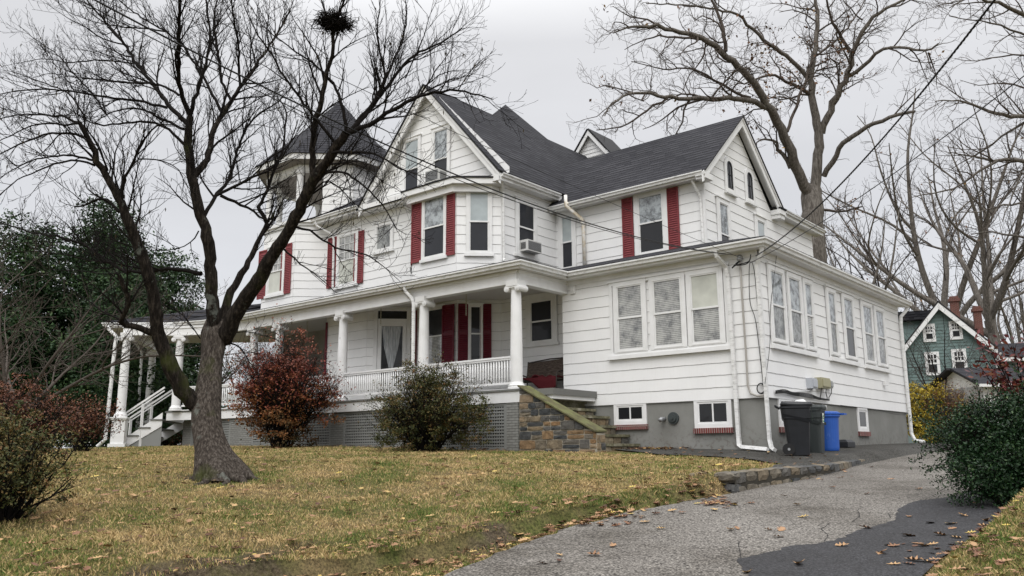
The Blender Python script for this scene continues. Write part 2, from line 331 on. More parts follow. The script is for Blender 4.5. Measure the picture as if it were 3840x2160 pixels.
def np_obj(name, V, Fc, m, parent=None, tint=None, smooth=False, kind=None, mats=None, mi=None):
    """fast mesh from arrays; Fc is (n,k) with constant k"""
    me = bpy.data.meshes.new(name); V = np.asarray(V, 'f'); Fc = np.asarray(Fc, 'i')
    if parent: V = V-np.array(ORG.get(parent.name, (0, 0, 0)), 'f')
    k = Fc.shape[1]; me.vertices.add(len(V)); me.vertices.foreach_set('co', V.ravel()); me.loops.add(Fc.size); me.loops.foreach_set('vertex_index', Fc.ravel())
    me.polygons.add(len(Fc)); me.polygons.foreach_set('loop_start', np.arange(0, Fc.size, k)); 
    me.update(calc_edges=True)
    for q in (mats or [m]): me.materials.append(q)
    if mi is not None: me.polygons.foreach_set('material_index', np.asarray(mi, 'i'))
    if tint is not None: at = me.attributes.new('tint', 'FLOAT', 'FACE'); at.data.foreach_set('value', np.asarray(tint, 'f'))
    if smooth: me.polygons.foreach_set('use_smooth', np.ones(len(Fc), bool))
    me.validate(); ob = bpy.data.objects.new(name, me); COL.objects.link(ob)
    if parent: ob.parent = parent; ORG[ob.name] = ORG.get(parent.name, (0, 0, 0))
    if kind: ob['kind'] = kind
    return ob
def thing(name, label, cat, loc, group=None):
    o = bpy.data.objects.new(name, None); COL.objects.link(o); o.location = loc; o.empty_display_size = .2
    o['label'] = label; o['category'] = cat; ORG[o.name] = tuple(float(q) for q in loc)
    if group: o['group'] = group
    return o
def tag(o, label, cat, group=None, kind=None):
    if label: o['label'] = label
    if cat: o['category'] = cat
    if group: o['group'] = group
    if kind: o['kind'] = kind
    return o

# ------------------------------------------------------------------ terrain
def tps_fit(P, z, lam=0.02):
    P = np.array(P, float); z = np.array(z, float); n = len(P); d = np.linalg.norm(P[:, None]-P[None], axis=2); K = np.where(d > 0, d*d*np.log(d+1e-9), 0)+lam*np.eye(n)
    Q = np.c_[np.ones(n), P]; A = np.block([[K, Q], [Q.T, np.zeros((3, 3))]]); s = np.linalg.solve(A, np.r_[z, 0, 0, 0]); return P, s
def tps(fit, x, y):
    P, s = fit; x = np.asarray(x, float); y = np.asarray(y, float); r = s[-3]+s[-2]*x+s[-1]*y
    for p, w_ in zip(P, s[:-3]):
        d2 = (x-p[0])**2+(y-p[1])**2; r = r+w_*np.where(d2 > 0, .5*d2*np.log(d2+1e-12), 0)
    return r
lawn_px = [(0, 2160, 7.0), (800, 2160, 7.4), (1400, 2150, 7.9), (0, 1950, 9.3), (800, 1960, 9.4), (1300, 1985, 9.9), (1800, 1940, 10.2), (812, 1793, 12.4), (0, 1800, 13), (1500, 1800, 12.8), (2100, 1810, 12.4), (2500, 1790, 12.6), (2690, 1768, 12.6), (2900, 1752, 14.6), (3100, 1738, 17.0), (1800, 1730, 16.8), (2400, 1722, 17.2)]
lp = [at_depth(*p) for p in lawn_px]
lp += [np.array(p) for p in ((-6, -2.6, -1.14), (-9.5, -2.6, -1.05), (-13, -2.6, -.96), (-20, -2.6, -.88), (-24.5, -4.8, -.87), (-30, 0, -.86), (0, 0, -1.2), (0.5, 5.5, -1.07), (.5, 11.2, -.97), (-12, 25, -.85), (-35, 25, -.8), (8, 25, -.8), (-35, -12, -1.3), (-25, -17, -1.9), (-10, -24, -2.7), (14, -22, -2.75), (20, 0, -1.2), (40, 20, -.8), (-45, 5, -.85))]
LAWN = tps_fit([p[:2] for p in lp], [p[2] for p in lp], .05)
drive_px = [(1650, 2160, 7.1), (2400, 2160, 6.9), (3300, 2160, 6.7), (3840, 2160, 6.6), (2762, 1843, 12.3), (2300, 1930, 10.2), (3300, 1900, 10.6), (3700, 1900, 10.3), (3000, 1793, 15), (3200, 1748, 18), (3296, 1719, 20), (3500, 1760, 16.5)]
dp = [at_depth(*p) for p in drive_px]
dp += [np.array(p) for p in ((1.5, 11, -1.0), (7, 11, -1.0), (2, 25, -.83), (9, 25, -.83), (8.5, -19.3, -2.75), (3, -24, -2.75), (14, -24, -2.75), (-10, -24, -2.75), (14, 0, -1.35))]
DRIVE = tps_fit([p[:2] for p in dp], [p[2] for p in dp], .05)
def on_surf(px, py, fit, lo=3.0, hi=60.0):
    r = ray(px, py); t = lo
    while t < hi:
        p = CAM+r*t
        if p[2] < float(tps(fit, p[0], p[1])): break
        t += .05
    for _ in range(20):
        p = CAM+r*t; t += (p[2]-float(tps(fit, p[0], p[1])))/max(.02, -r[2]+.05)*.5
    return CAM+r*t
edgeL_px = [(1620, 2190), (1700, 2140), (1900, 2062), (2150, 1972), (2350, 1921), (2600, 1876), (2762, 1846), (2900, 1818), (3050, 1790), (3180, 1752)]
edgeL = [on_surf(x, y, DRIVE)[:2] for x, y in edgeL_px]
edgeL = [np.array((-1.5, -24.0)), np.array((-1.2, -18.5))][:0]+edgeL
P0 = edgeL[0]; P1 = edgeL[1]; back = P0+(P0-P1)/np.linalg.norm(P0-P1)*9
def ragged(pts, amp, step=.16):
    out = []
    for a, b in zip(pts[:-1], pts[1:]):
        n = max(1, int(np.linalg.norm(b-a)/step)); d = (b-a)/np.linalg.norm(b-a); m = np.array((-d[1], d[0]))
        for i in range(n): out.append(a+(b-a)*i/n+m*(random.gauss(0, amp) if i else 0))
    return out+[pts[-1]]
edgeL_s = edgeL; edgeL = ragged(edgeL, .03)
DL = [back]+edgeL+[np.array((2.1, 5.0)), np.array((1.9, 9.0)), np.array((1.7, 12.0)), np.array((2.0, 26.0))]
edgeR_px = [(3400, 2190), (3428, 2160), (3507, 2087), (3629, 2013), (3678, 1979), (3742, 1925), (3840, 1891)]
edgeR = [on_surf(x, y, DRIVE)[:2] for x, y in edgeR_px]
q0, q1 = edgeR[0], edgeR[1]; backR = q0+(q0-q1)/np.linalg.norm(q0-q1)*6
DR = [backR]+edgeR+[edgeR[-1]+np.array((.6, 1.5)), np.array((8.4, -2)), np.array((7.3, 6)), np.array((7.3, 26.0))]
DPOLY = np.array(DL+DR[::-1])
def sdist(poly, x, y):
    """signed distance, negative inside"""
    x = np.asarray(x, float); y = np.asarray(y, float); best = np.full(x.shape, 1e9); ins = np.zeros(x.shape, bool); n = len(poly)
    for i in range(n):
        a = poly[i]; b = poly[(i+1) % n]; ab = b-a; t = np.clip(((x-a[0])*ab[0]+(y-a[1])*ab[1])/(ab@ab+1e-12), 0, 1)
        best = np.minimum(best, np.hypot(x-a[0]-t*ab[0], y-a[1]-t*ab[1]))
        c = ((a[1] > y) != (b[1] > y)) & (x < (b[0]-a[0])*(y-a[1])/((b[1]-a[1])+1e-12)+a[0]); ins ^= c
    return np.where(ins, -best, best)
bank = [on_surf(x, y, LAWN)[:2] for x, y in ((300, 2190), (900, 2120), (1150, 2070), (1350, 2048), (1600, 2015), (1900, 1980))]
def near_line(pts, X, Y):
    best = np.full(X.shape, 1e9)
    for a, b in zip(pts[:-1], pts[1:]):
        ab = b-a; t = np.clip(((X-a[0])*ab[0]+(Y-a[1])*ab[1])/(ab@ab), 0, 1); best = np.minimum(best, np.hypot(X-a[0]-t*ab[0], Y-a[1]-t*ab[1]))
    return best
def bank_sg(x, y):
    d = near_line(bank, x, y); a, b = bank[0], bank[-1]; side = (b[0]-a[0])*(y-a[1])-(b[1]-a[1])*(x-a[0]); return np.where(side > 0, d, -d)
def bank_drop(x, y):
    d = near_line(bank, x, y); a, b = bank[0], bank[-1]; side = (b[0]-a[0])*(y-a[1])-(b[1]-a[1])*(x-a[0])   # positive towards the house
    sg = np.where(side > 0, d, -d); w_ = np.exp(-np.maximum(0, d-.9)**2/.5)
    k = np.clip((sg+.14)/.28, 0, 1); return w_*(-.13*(1-k)+.05*k)
def ground_z(x, y):
    x = np.asarray(x, float); y = np.asarray(y, float); r = np.hypot(x+5, y+2); k = np.clip((r-32)/25, 0, 1)
    far = -.85-1.9*np.clip((-y-14)/12, 0, 1)
    l = tps(LAWN, np.clip(x, -60, 60), np.clip(y, -40, 60))*(1-k)+far*k; d = tps(DRIVE, np.clip(x, -60, 60), np.clip(y, -40, 60))*(1-k)+far*k
    s = sdist(DPOLY, x, y); m = np.clip((s-.02)/.28, 0, 1); m = m*m*(3-2*m)
    fz_ = np.clip((-y-3.2)/2, 0, 1)*np.clip((26-np.hypot(x-CAM[0], y-CAM[1]))/6, 0, 1)
    lump = fz_*(.022*np.sin(x*3.1+np.sin(y*2.3)*1.3)*np.sin(y*2.7+x*.7)+.012*np.sin(x*8+y*3)*np.sin(y*7.3-x*2))
    return (d-.03)*(1-m)+(l+lump+bank_drop(x, y))*m
def gz(x, y): return float(ground_z(np.array([x]), np.array([y]))[0])
def axis(fine0, fine1, step, far0, far1):
    a = list(np.arange(fine0, fine1, step)); s = step; x = a[-1]
    while x < far1: s = min(s*1.3, 60); x += s; a.append(x)
    s = step; x = fine0; pre = []
    while x > far0: s = min(s*1.3, 60); x -= s; pre.append(x)
    return np.array(pre[::-1]+a)
gx = axis(-27, 14, .14, -700, 700); gy = axis(-20, 3, .14, -300, 900)
GX, GY = np.meshgrid(gx, gy); GZ = ground_z(GX, GY); nx, ny = len(gx), len(gy)
idx = np.arange(nx*ny).reshape(ny, nx); Fq = np.stack([idx[:-1, :-1], idx[:-1, 1:], idx[1:, 1:], idx[1:, :-1]], -1).reshape(-1, 4)
g = np_obj('ground', np.c_[GX.ravel(), GY.ravel(), GZ.ravel()], Fq, M['ground'], smooth=True, kind='structure')
HERO = np.array(at_depth(812, 1793, 12.4))
def soil_mask(X, Y):
    s = .85*np.exp(-(near_line(bank, X, Y)/.30)**2)*(.75+.25*np.sin(X*2.1+Y*1.3))
    s = np.maximum(s, .8*np.exp(-((X-HERO[0])**2+(Y-HERO[1])**2)/.75**2))
    sg = bank_sg(X, Y); s = np.maximum(s, .66*np.exp(-((sg+.30)/.36)**2))
    sd_ = sdist(DPOLY, X, Y); s = np.maximum(s, .35*np.exp(-(sd_/.3)**2)*(Y < -8))
    s = np.maximum(s, .6*np.exp(-((Y+2.6)/.35)**2)*(X < -5.5))
    return s
at = g.data.attributes.new('soil', 'FLOAT', 'POINT'); at.data.foreach_set('value', soil_mask(GX, GY).ravel().astype('f'))

def sheet(name, poly, fit, m, off, step=.25, label=None):
    """triangulated polygon draped on a fitted surface"""
    bm = bmesh.new(); vs = [bm.verts.new((p[0], p[1], 0)) for p in poly]; bm.faces.new(vs); bmesh.ops.triangulate(bm, faces=bm.faces[:])
    for _ in range(7):
        es = [e for e in bm.edges if e.calc_length() > step*(1+.12*max(0, math.hypot((e.verts[0].co.x-CAM[0]), (e.verts[0].co.y-CAM[1]))-10))]
        if not es: break
        bmesh.ops.subdivide_edges(bm, edges=es, cuts=1); bmesh.ops.triangulate(bm, faces=bm.faces[:])
    for v in bm.verts: v.co.z = float(fit(v.co.x, v.co.y))+off
    me = bpy.data.meshes.new(name); bm.normal_update()
    if bm.faces and sum(f.normal.z for f in bm.faces) < 0: bmesh.ops.reverse_faces(bm, faces=bm.faces[:])
    bm.to_mesh(me); bm.free(); me.materials.append(m); me.polygons.foreach_set('use_smooth', [True]*len(me.polygons)); o = bpy.data.objects.new(name, me); COL.objects.link(o); o['kind'] = 'structure'; return o
dz = lambda x, y: tps(DRIVE, x, y)
sheet('driveway', DPOLY, dz, M['asphalt'], 0.0)
patch_px = [(2830, 2200), (2806, 2160), (2785, 2128), (2762, 2102), (2800, 2092), (2845, 2082), (2905, 2068), (2967, 2048), (3030, 2043), (3090, 2035), (3163, 2018), (3200, 1998), (3237, 1984), (3290, 1972), (3350, 1955), (3362, 1935), (3369, 1911), (3400, 1893), (3433, 1881), (3500, 1872), (3575, 1864), (3619, 1847), (3700, 1835)]
pl = ragged([on_surf(x, y, DRIVE)[:2] for x, y in patch_px], .016, .07)
ins = lambda p, q: p+(q-p)*.0
sheet('asphalt_patch', np.array(pl+[np.array(p)+np.array((.06, -.02)) for p in ([edgeR[-1]+np.array((.55, 1.3))]+edgeR[::-1])]), dz, M['patch'], .006, .15)
# cracks in the old asphalt
ck = MB()
for path in ([(3090, 2033), (3105, 2005), (3080, 1985), (3110, 1960), (3150, 1965), (3190, 1958), (3225, 1940), (3215, 1915), (3240, 1900)], [(2780, 2105), (2770, 2060), (2775, 2020)], [(3350, 1930), (3330, 1925), (3345, 1955)]):
    pts = []
    for a, b in zip(path[:-1], path[1:]):
        for k in range(3): pts.append((a[0]+(b[0]-a[0])*k/3+random.uniform(-4, 4), a[1]+(b[1]-a[1])*k/3+random.uniform(-1.5, 1.5)))
    q = [on_surf(x, y, DRIVE) for x, y in pts]
    for a, b in zip(q[:-1], q[1:]):
        d = (b-a)[:2]; n = np.array((-d[1], d[0]))/(np.linalg.norm(d)+1e-6)*random.uniform(.002, .0045)
        ck.add([(a[0]-n[0], a[1]-n[1], a[2]+.006), (b[0]-n[0], b[1]-n[1], b[2]+.006), (b[0]+n[0], b[1]+n[1], b[2]+.006), (a[0]+n[0], a[1]+n[1], a[2]+.006)], [(0, 1, 2, 3)])
tag(mesh_obj('pavement_crack', ck, M['crack']), None, None, kind='structure')
# asphalt apron beside the house
ap_px = [(2150, 1700), (2480, 1709), (2680, 1716), (2830, 1728), (2940, 1746), (3100, 1740), (3200, 1728)]
ap = [on_surf(x, y, LAWN)[:2] for x, y in ap_px]
_w = [np.array(on_surf(x, y, DRIVE)[:2])+np.array((-.12, .04)) for x, y in ((2900, 1818), (2960, 1806))]+[edgeL_s[-2]+np.array((.0, .0)), edgeL_s[-1]+np.array((.04, 0))]
apoly = np.array([np.array((-3.6, -.05))]+[np.array((-4.0, -.9))]+ap[1:5]+_w+[np.array((2.15, 5.0)), np.array((1.95, 9.0)), np.array((1.75, 12.0)), np.array((.0, 12.0)), np.array((.05, -.05))])
sheet('pavement', apoly, lambda x, y: ground_z(np.array([x]), np.array([y]))[0], M['apron'], .03, .2)

# ------------------------------------------------------------------ low stone retaining wall along the driveway
def rough_block(mb, A, B, w0, w1, z0a, z0b, z1a, z1b, tint, jit=.02, seg=3, mi=0, rnd=.018):
    """irregular stone from A to B (2D), between offsets w0,w1 to the left, heights at both ends"""
    A = np.array(A, float); B = np.array(B, float); d = B-A; Ln = np.linalg.norm(d); d /= Ln; n = np.array((-d[1], d[0])); vs = []; fs = []; idm = {}
    ns = seg+1
    for i in range(ns):
        for j in range(3):
            for k in range(3):
                u = i/seg; v = j/2; q = k/2; cu = min(u, 1-u)*2; e = rnd*((i in (0, seg))+(j in (0, 2))+(k in (0, 2)))
                p = A+d*(Ln*u)+n*(w0+(w1-w0)*v); z = (z0a+(z0b-z0a)*u)*(1-q)+(z1a+(z1b-z1a)*u)*q
                s = e if e > rnd*1.5 else 0
                p = p-d*(s*(u-.5)*2*.5)-n*(s*(v-.5)*2*.5); z -= s*(q-.5)*2*.5
                idm[(i, j, k)] = len(vs); vs.append((p[0]+random.uniform(-jit, jit), p[1]+random.uniform(-jit, jit), z+random.uniform(-jit, jit)*.6))
    g_ = lambda i, j, k: idm[(i, j, k)]
    for i in range(seg):
        for j in range(2):
            for k in (0, 2): q = (g_(i, j, k), g_(i+1, j, k), g_(i+1, j+1, k), g_(i, j+1, k)); fs.append(q if k else q[::-1])
        for k in range(2):
            for j in (0, 2): q = (g_(i, j, k), g_(i+1, j, k), g_(i+1, j, k+1), g_(i, j, k+1)); fs.append(q[::-1] if j else q)
    for j in range(2):
        for k in range(2):
            for i in (0, seg): q = (g_(i, j, k), g_(i, j+1, k), g_(i, j+1, k+1), g_(i, j, k+1)); fs.append(q if i else q[::-1])
    mb.add(vs, fs, None, mi, tint)
rw_bot = [(2766, 1848), (2850, 1828), (2940, 1812), (3040, 1793), (3120, 1776), (3200, 1750), (3250, 1735), (3300, 1719)]
rwp = [on_surf(x, y, DRIVE) for x, y in rw_bot]; top_px = [1775, 1765, 1757, 1750, 1743, 1730, 1722, 1714]
rw = MB(); rwm = MB()
hts = []
for p, (x, y), ty in zip(rwp, rw_bot, top_px):
    d = np.dot(p-CAM, -R[2]); q = at_depth(x, ty, d); hts.append(q[2])
for i in range(len(rwp)-1):
    a, b = rwp[i], rwp[i+1]; Ln = np.linalg.norm((b-a)[:2]); k = max(1, int(Ln/.38)); 
    for r in range(k):
        u0, u1 = r/k, (r+1)/k; A = a+(b-a)*u0; B = a+(b-a)*u1; za, zb = hts[i]+(hts[i+1]-hts[i])*u0, hts[i]+(hts[i+1]-hts[i])*u1
        g1 = (B-A)[:2]*.02; A2 = A[:2]+g1; B2 = B[:2]-g1; ba = A[2]-.12; bb = B[2]-.12
        if za-A[2] > .16:
            m0 = ba+(za-ba)*random.uniform(.5, .62); m1 = bb+(zb-bb)*(.55)
            rough_block(rw, A2, B2, 0, .3, ba, bb, m0-.006, m1-.006, random.choice([.1, .25, .45, .5, .6]), .012); rough_block(rw, A2+g1*random.uniform(-3, 3), B2+g1*random.uniform(-3, 3), .01, .32, m0+.003, m1+.003, za+.02, zb+.02, random.choice([.2, .35, .5, .6]), .012)
        else: rough_block(rw, A2, B2, 0, .32, ba, bb, za+.015, zb+.015, random.choice([.15, .3, .45, .55]), .010)
    dd_ = (b-a)[:2]/Ln; nn_ = np.array((-dd_[1], dd_[0])); rwm.add([(a[0]+nn_[0]*w_, a[1]+nn_[1]*w_, z_) for w_ in (.035, .25) for z_ in (a[2]-.2, hts[i]-.01)]+[(b[0]+nn_[0]*w_, b[1]+nn_[1]*w_, z_) for w_ in (.035, .25) for z_ in (b[2]-.2, hts[i+1]-.01)], [(0, 4, 5, 1), (1, 5, 7, 3), (2, 3, 7, 6)])
# end block of light stone
a = rwp[0]; dirn = (rwp[0]-rwp[1])[:2]; dirn /= np.linalg.norm(dirn); nrm = np.array((dirn[1], -dirn[0]))
E0 = a[:2]+dirn*.04; zt = hts[0]
for k, (w0, w1) in enumerate(((.02, .36), (.38, .74))):
    rough_block(rw, E0-dirn*.34, E0, -w1, -w0, a[2]-.12, a[2]-.12, zt-.13, zt-.13, .25+.2*k); rough_block(rw, E0-dirn*.34, E0+dirn*.03, -w1, -w0, zt-.125, zt-.125, zt+.02, zt+.02, .45+.15*k)
ret = thing('retaining_wall', 'low dark fieldstone retaining wall between the lawn and the driveway', 'stone wall', (rwp[0][0], rwp[0][1], rwp[0][2]))
mesh_obj('stone', rw, M['stone'], ret); mesh_obj('mortar', rwm, mat('dirty_mortar', (.06, .055, .045), .9, .1), ret)

# ------------------------------------------------------------------ THE WHITE HOUSE
house = thing('white_house', 'large white Victorian house with a turret, wraparound porch and red shutters', 'house', (-8.5, 3, -1.15))
COURSE = .304
class Plane:
    def __init__(s, A, d):
        s.A = np.array(A, float); s.d = np.array(d, float)/np.hypot(*d); s.n = np.array((s.d[1], -s.d[0]))
    def p(s, a, z, o=0.0): q = s.A+s.d*a+s.n*o; return (q[0], q[1], z)
    def px(s, x, y):
        r = ray(x, y); t = ((s.A-CAM[:2])@s.n)/(r[:2]@s.n); q = CAM+r*t; return float((q[:2]-s.A)@s.d), float(q[2])
def interval(poly, z):
    xs = []
    n = len(poly)
    for i in range(n):
        (a, za), (b, zb) = poly[i], poly[(i+1) % n]
        if (za <= z <= zb or zb <= z <= za) and abs(za-zb) > 1e-9: xs.append(a+(b-a)*(z-za)/(zb-za))
    return (min(xs), max(xs)) if len(xs) >= 2 else None
def siding(name, pl, poly, z_ref=.08, parent=house, wave=.0035, step=.12):
    mb = MB(); zs = [q[1] for q in poly]; z0, z1 = min(zs), max(zs)
    mb.add([pl.p(a, z, 0) for a, z in poly], [tuple(range(len(poly)))])
    k = math.floor((z0-z_ref)/COURSE); ph = random.uniform(0, 9)
    while True:
        a = z_ref+k*COURSE; b = a+COURSE; k += 1
        if a >= z1: break
        lo = max(a, z0)+.0005; hi = min(b, z1)-.0005
        if hi-lo < .01: continue
        I0 = interval(poly, lo); I1 = interval(poly, hi)
        if not I0 or not I1: continue
        n = max(2, int((I0[1]-I0[0])/step)); V = []; 
        for i in range(n+1):
            u = i/n; s0 = I0[0]+(I0[1]-I0[0])*u; s1 = I1[0]+(I1[1]-I1[0])*u
            wv = wave*(math.sin(s0*9+ph+k)+.8*math.sin(s0*23+k*3)) if lo > z0+.01 else 0
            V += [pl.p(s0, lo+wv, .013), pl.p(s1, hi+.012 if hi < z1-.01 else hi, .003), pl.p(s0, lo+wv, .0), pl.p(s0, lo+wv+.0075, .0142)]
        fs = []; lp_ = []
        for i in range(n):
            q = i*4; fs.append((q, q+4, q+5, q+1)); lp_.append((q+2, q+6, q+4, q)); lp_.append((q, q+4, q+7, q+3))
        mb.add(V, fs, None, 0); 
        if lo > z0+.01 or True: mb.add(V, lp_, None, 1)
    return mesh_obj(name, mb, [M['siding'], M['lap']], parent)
def flat(name, pl, poly, m, o=0.0, parent=house):
    mb = MB(); mb.poly([pl.p(a, z, o) for a, z in poly], uvdir=(pl.d[0], pl.d[1], 0)); return mesh_obj(name, mb, m, parent)
rect = lambda a, b, z0, z1: [(a, z0), (b, z0), (b, z1), (a, z1)]

PF = Plane((-6.05, 0), (1, 0)); PR = Plane((0, 0), (0, 1)); WF = Plane((-8.3, 2.7), (1, 0)); WG = Plane((-2.75, 2.7), (0, 1))
MF = Plane((-17.3, -.1), (1, 0)); MS = Plane((-8.3, -.1), (0, 1)); GB = Plane((-15, -.3), (1, 0))
BF = Plane((-11.3, -1.1), (1, 0)); BR = Plane((-9.3, -1.1), (1, 1)); BL = Plane((-12.3, -.1), (1, -1))
PB = Plane((-9.3, 1.0), (1, 0)); B1F = Plane((-13.0, 0), (1, 0)); B1R = Plane((-10.3, 0), (1, 1)); LD = Plane((-13.49, -1.1), (1, 1)); LP = Plane((-17, -1.1), (1, 0))

# sunroom
siding('wall', PF, rect(0, 6.05, .08, 3.66)); siding('wall', PR, rect(0, 11.2, .08, 3.66))
siding('wall', Plane((-6.05, 1.0), (0, -1)), rect(0, 1.0, .3, 3.66)); flat('wall', Plane((0, 11.2), (-1, 0)), rect(0, 12, .0, 3.66), M['siding'])
fm = MB(); fm.box(-6.0, -.03, .03, 11.17, -1.7, .1); mesh_obj('foundation', fm, M['stucco'], house)
# upper walls
siding('wall', WF, rect(0, 5.55, 4.3, 6.85), z_ref=4.35)
siding('wall', WG, [(0, 4.4), (8.45, 4.4), (8.45, 6.78), (4.9, 6.78), (2.4, 9.25), (0, 6.85)], z_ref=4.38)
siding('wall', MS, rect(0, 2.8, 4.2, 7.2), z_ref=4.35); siding('wall', MF, rect(0, 9.0, 4.2, 7.5), z_ref=4.36)
siding('wall', BF, rect(0, 2.0, 4.0, 6.9), z_ref=4.30); siding('wall', BR, rect(0, 1.415, 4.0, 6.9), z_ref=4.30); siding('wall', BL, rect(0, 1.415, 4.0, 6.9), z_ref=4.30)
siding('gable', GB, [(.1, 7.4), (7.2, 7.4), (7.2, 7.6), (3.6, 11.3), (.1, 7.5)], z_ref=7.5)
# porch-level walls
siding('wall', PB, rect(0, 3.3, .45, 3.75), z_ref=.55); siding('wall', B1R, rect(0, 1.42, .45, 3.75), z_ref=.55)
siding('wall', B1F, rect(.2, 2.7, .45, 3.75), z_ref=.55); siding('wall', LD, rect(0, 1.56, .45, 3.75), z_ref=.5); siding('wall', LP, rect(1.30, 3.51, .45, 3.75), z_ref=.5)
siding('wall', Plane((-15.70, 2.6), (0, -1)), rect(0, 3.7, .45, 3.75), z_ref=.5); TAUPE = mat('shade_toned_vestibule_taupe', (.34, .32, .30), .8, .2, lambda t, b: setc(t, b, cramp(t, noise(t, coords(t), 2, 4), [(0.3, (.27, .255, .24)), (0.7, (.34, .325, .31))]))); flat('vestibule_wall', Plane((-22.3, 1.2), (1, 0)), rect(0, 6.6, .45, 3.75), TAUPE); flat('vestibule_wall', Plane((-22.3, 7), (0, -1)), rect(0, 5.8, .45, 3.75), TAUPE)  # taupe colour takes in the shade of the deep porch recess
# corner boards
def cboard(x, y, z0, z1, w=.055):
    cb = MB(); cb.box(x-w, x+.024, y-.024, y+w, z0, z1); mesh_obj('corner_board', cb, M['trim'], house)
for x, y, z0, z1 in ((0, 0, .09, 3.64), (-2.75, 2.7, 4.45, 6.83), (-8.3, -.1, 4.3, 7.15)): cboard(x, y, z0, z1)

# --- eaves, soffits, gutters
def sweep_box(mb, pts, w, h, dz=0.0, closed=False, out=0.0):
    """box section swept along 3D polyline, w outward (to the right of travel), z from -h to 0"""
    P = [np.array(p, float) for p in pts]; n = len(P); offs = []
    for i in range(n):
        a = P[i]-P[i-1] if i > 0 else P[1]-P[0]; b = P[i+1]-P[i] if i < n-1 else P[-1]-P[-2]
        a = a[:2]/np.linalg.norm(a[:2]); b = b[:2]/np.linalg.norm(b[:2]); na = np.array((a[1], -a[0])); nb = np.array((b[1], -b[0])); m = na+nb; m /= np.linalg.norm(m); offs.append(m/max(.3, m@na))
    prof = [(out, dz-h), (out+w*.62, dz-h), (out+w*.72, dz-h*.55), (out+w, dz-h*.3), (out+w, dz), (out+w-.012, dz), (out+w-.02, dz-.03), (out+.012, dz-.03), (out+.0, dz)]
    V = []; k = len(prof)
    for p, o in zip(P, offs):
        for a, z in prof: V.append((p[0]+o[0]*a, p[1]+o[1]*a, p[2]+z))
    fs = [(i*k+j, (i+1)*k+j, (i+1)*k+(j+1) % k, i*k+(j+1) % k) for i in range(n-1) for j in range(k)]
    fs += [tuple(range(k)), tuple((n-1)*k+j for j in range(k))[::-1]]; mb.add(V, fs)
def gutter(pts, w=.13, h=.13): mb = MB(); sweep_box(mb, pts, w, h); return mesh_obj('gutter', mb, M['gutter'], house)
def soffit(pts, m=None, name='soffit'): mb = MB(); mb.poly(pts); return mesh_obj(name, mb, m or M['trim'], house)
def fascia(pts, h=.16, t=.03):
    mb = MB(); sweep_box(mb, pts, -t, h); return mesh_obj('fascia', mb, M['trim'], house)
ZE = 3.88
gutter([(-5.60, -.36, ZE), (.30, -.36, ZE), (.30, 11.6, ZE)])
soffit([(-6.2, -.36, 3.70), (-6.2, .05, 3.70), (.02, .05, 3.70), (.30, -.36, 3.70)]); soffit([(.30, -.36, 3.70), (-.02, .05, 3.70), (-.02, 11.2, 3.70), (.30, 11.6, 3.70)])
fascia([(-5.60, -.36, ZE-.01), (.30, -.36, ZE-.01), (.30, 11.6, ZE-.01)], .18)
fz = MB(); fz.obox((-6.02, 0), (1, 0), (0, -1), 0, 6.06, .0, .036, 3.56, 3.70); fz.obox((0, -.036), (0, 1), (1, 0), 0, 11.2, .0, .036, 3.56, 3.70); mesh_obj('frieze', fz, M['trim'], house)
# porch eave line (counter-clockwise seen from above: outward is to the right of travel)
EAVE = [(-28.6, -1.9), (-24.6, -4.95), (-22.7, -3.3), (-21.2, -2.72), (-19.6, -2.55), (-5.60, -2.45), (-5.60, -.36)]
gutter([(x, y, ZE) for x, y in EAVE])
fascia([(x, y, ZE-.01) for x, y in EAVE], .18)
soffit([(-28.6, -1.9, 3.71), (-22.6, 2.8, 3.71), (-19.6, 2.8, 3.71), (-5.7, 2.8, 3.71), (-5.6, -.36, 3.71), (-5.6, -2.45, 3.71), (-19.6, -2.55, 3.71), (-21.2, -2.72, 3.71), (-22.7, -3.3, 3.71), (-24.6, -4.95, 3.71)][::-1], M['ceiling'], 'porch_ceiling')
# beam (entablature) on the columns
BEAM = [(-28.0, -1.15), (-23.6, -4.55), (-22.25, -3.05), (-20.6, -2.35), (-19.0, -2.2), (-5.98, -2.12), (-5.98, -.02)]
bm_ = MB()
def beam(mb, pts, w, z0, z1):
    P = [np.array(p, float) for p in pts]
    for a, b in zip(P[:-1], P[1:]):
        d = b-a; Ln = np.linalg.norm(d); d /= Ln; n = np.array((d[1], -d[0])); mb.obox(a-d*w*.3, d, n, 0, Ln+w*.6, -w/2, w/2, z0, z1)
beam(bm_, BEAM, .24, 3.36, 3.71); beam(bm_, BEAM, .30, 3.62, 3.702); beam(bm_, BEAM, .27, 3.34, 3.39)
mesh_obj('porch_beam', bm_, M['trim'], house)

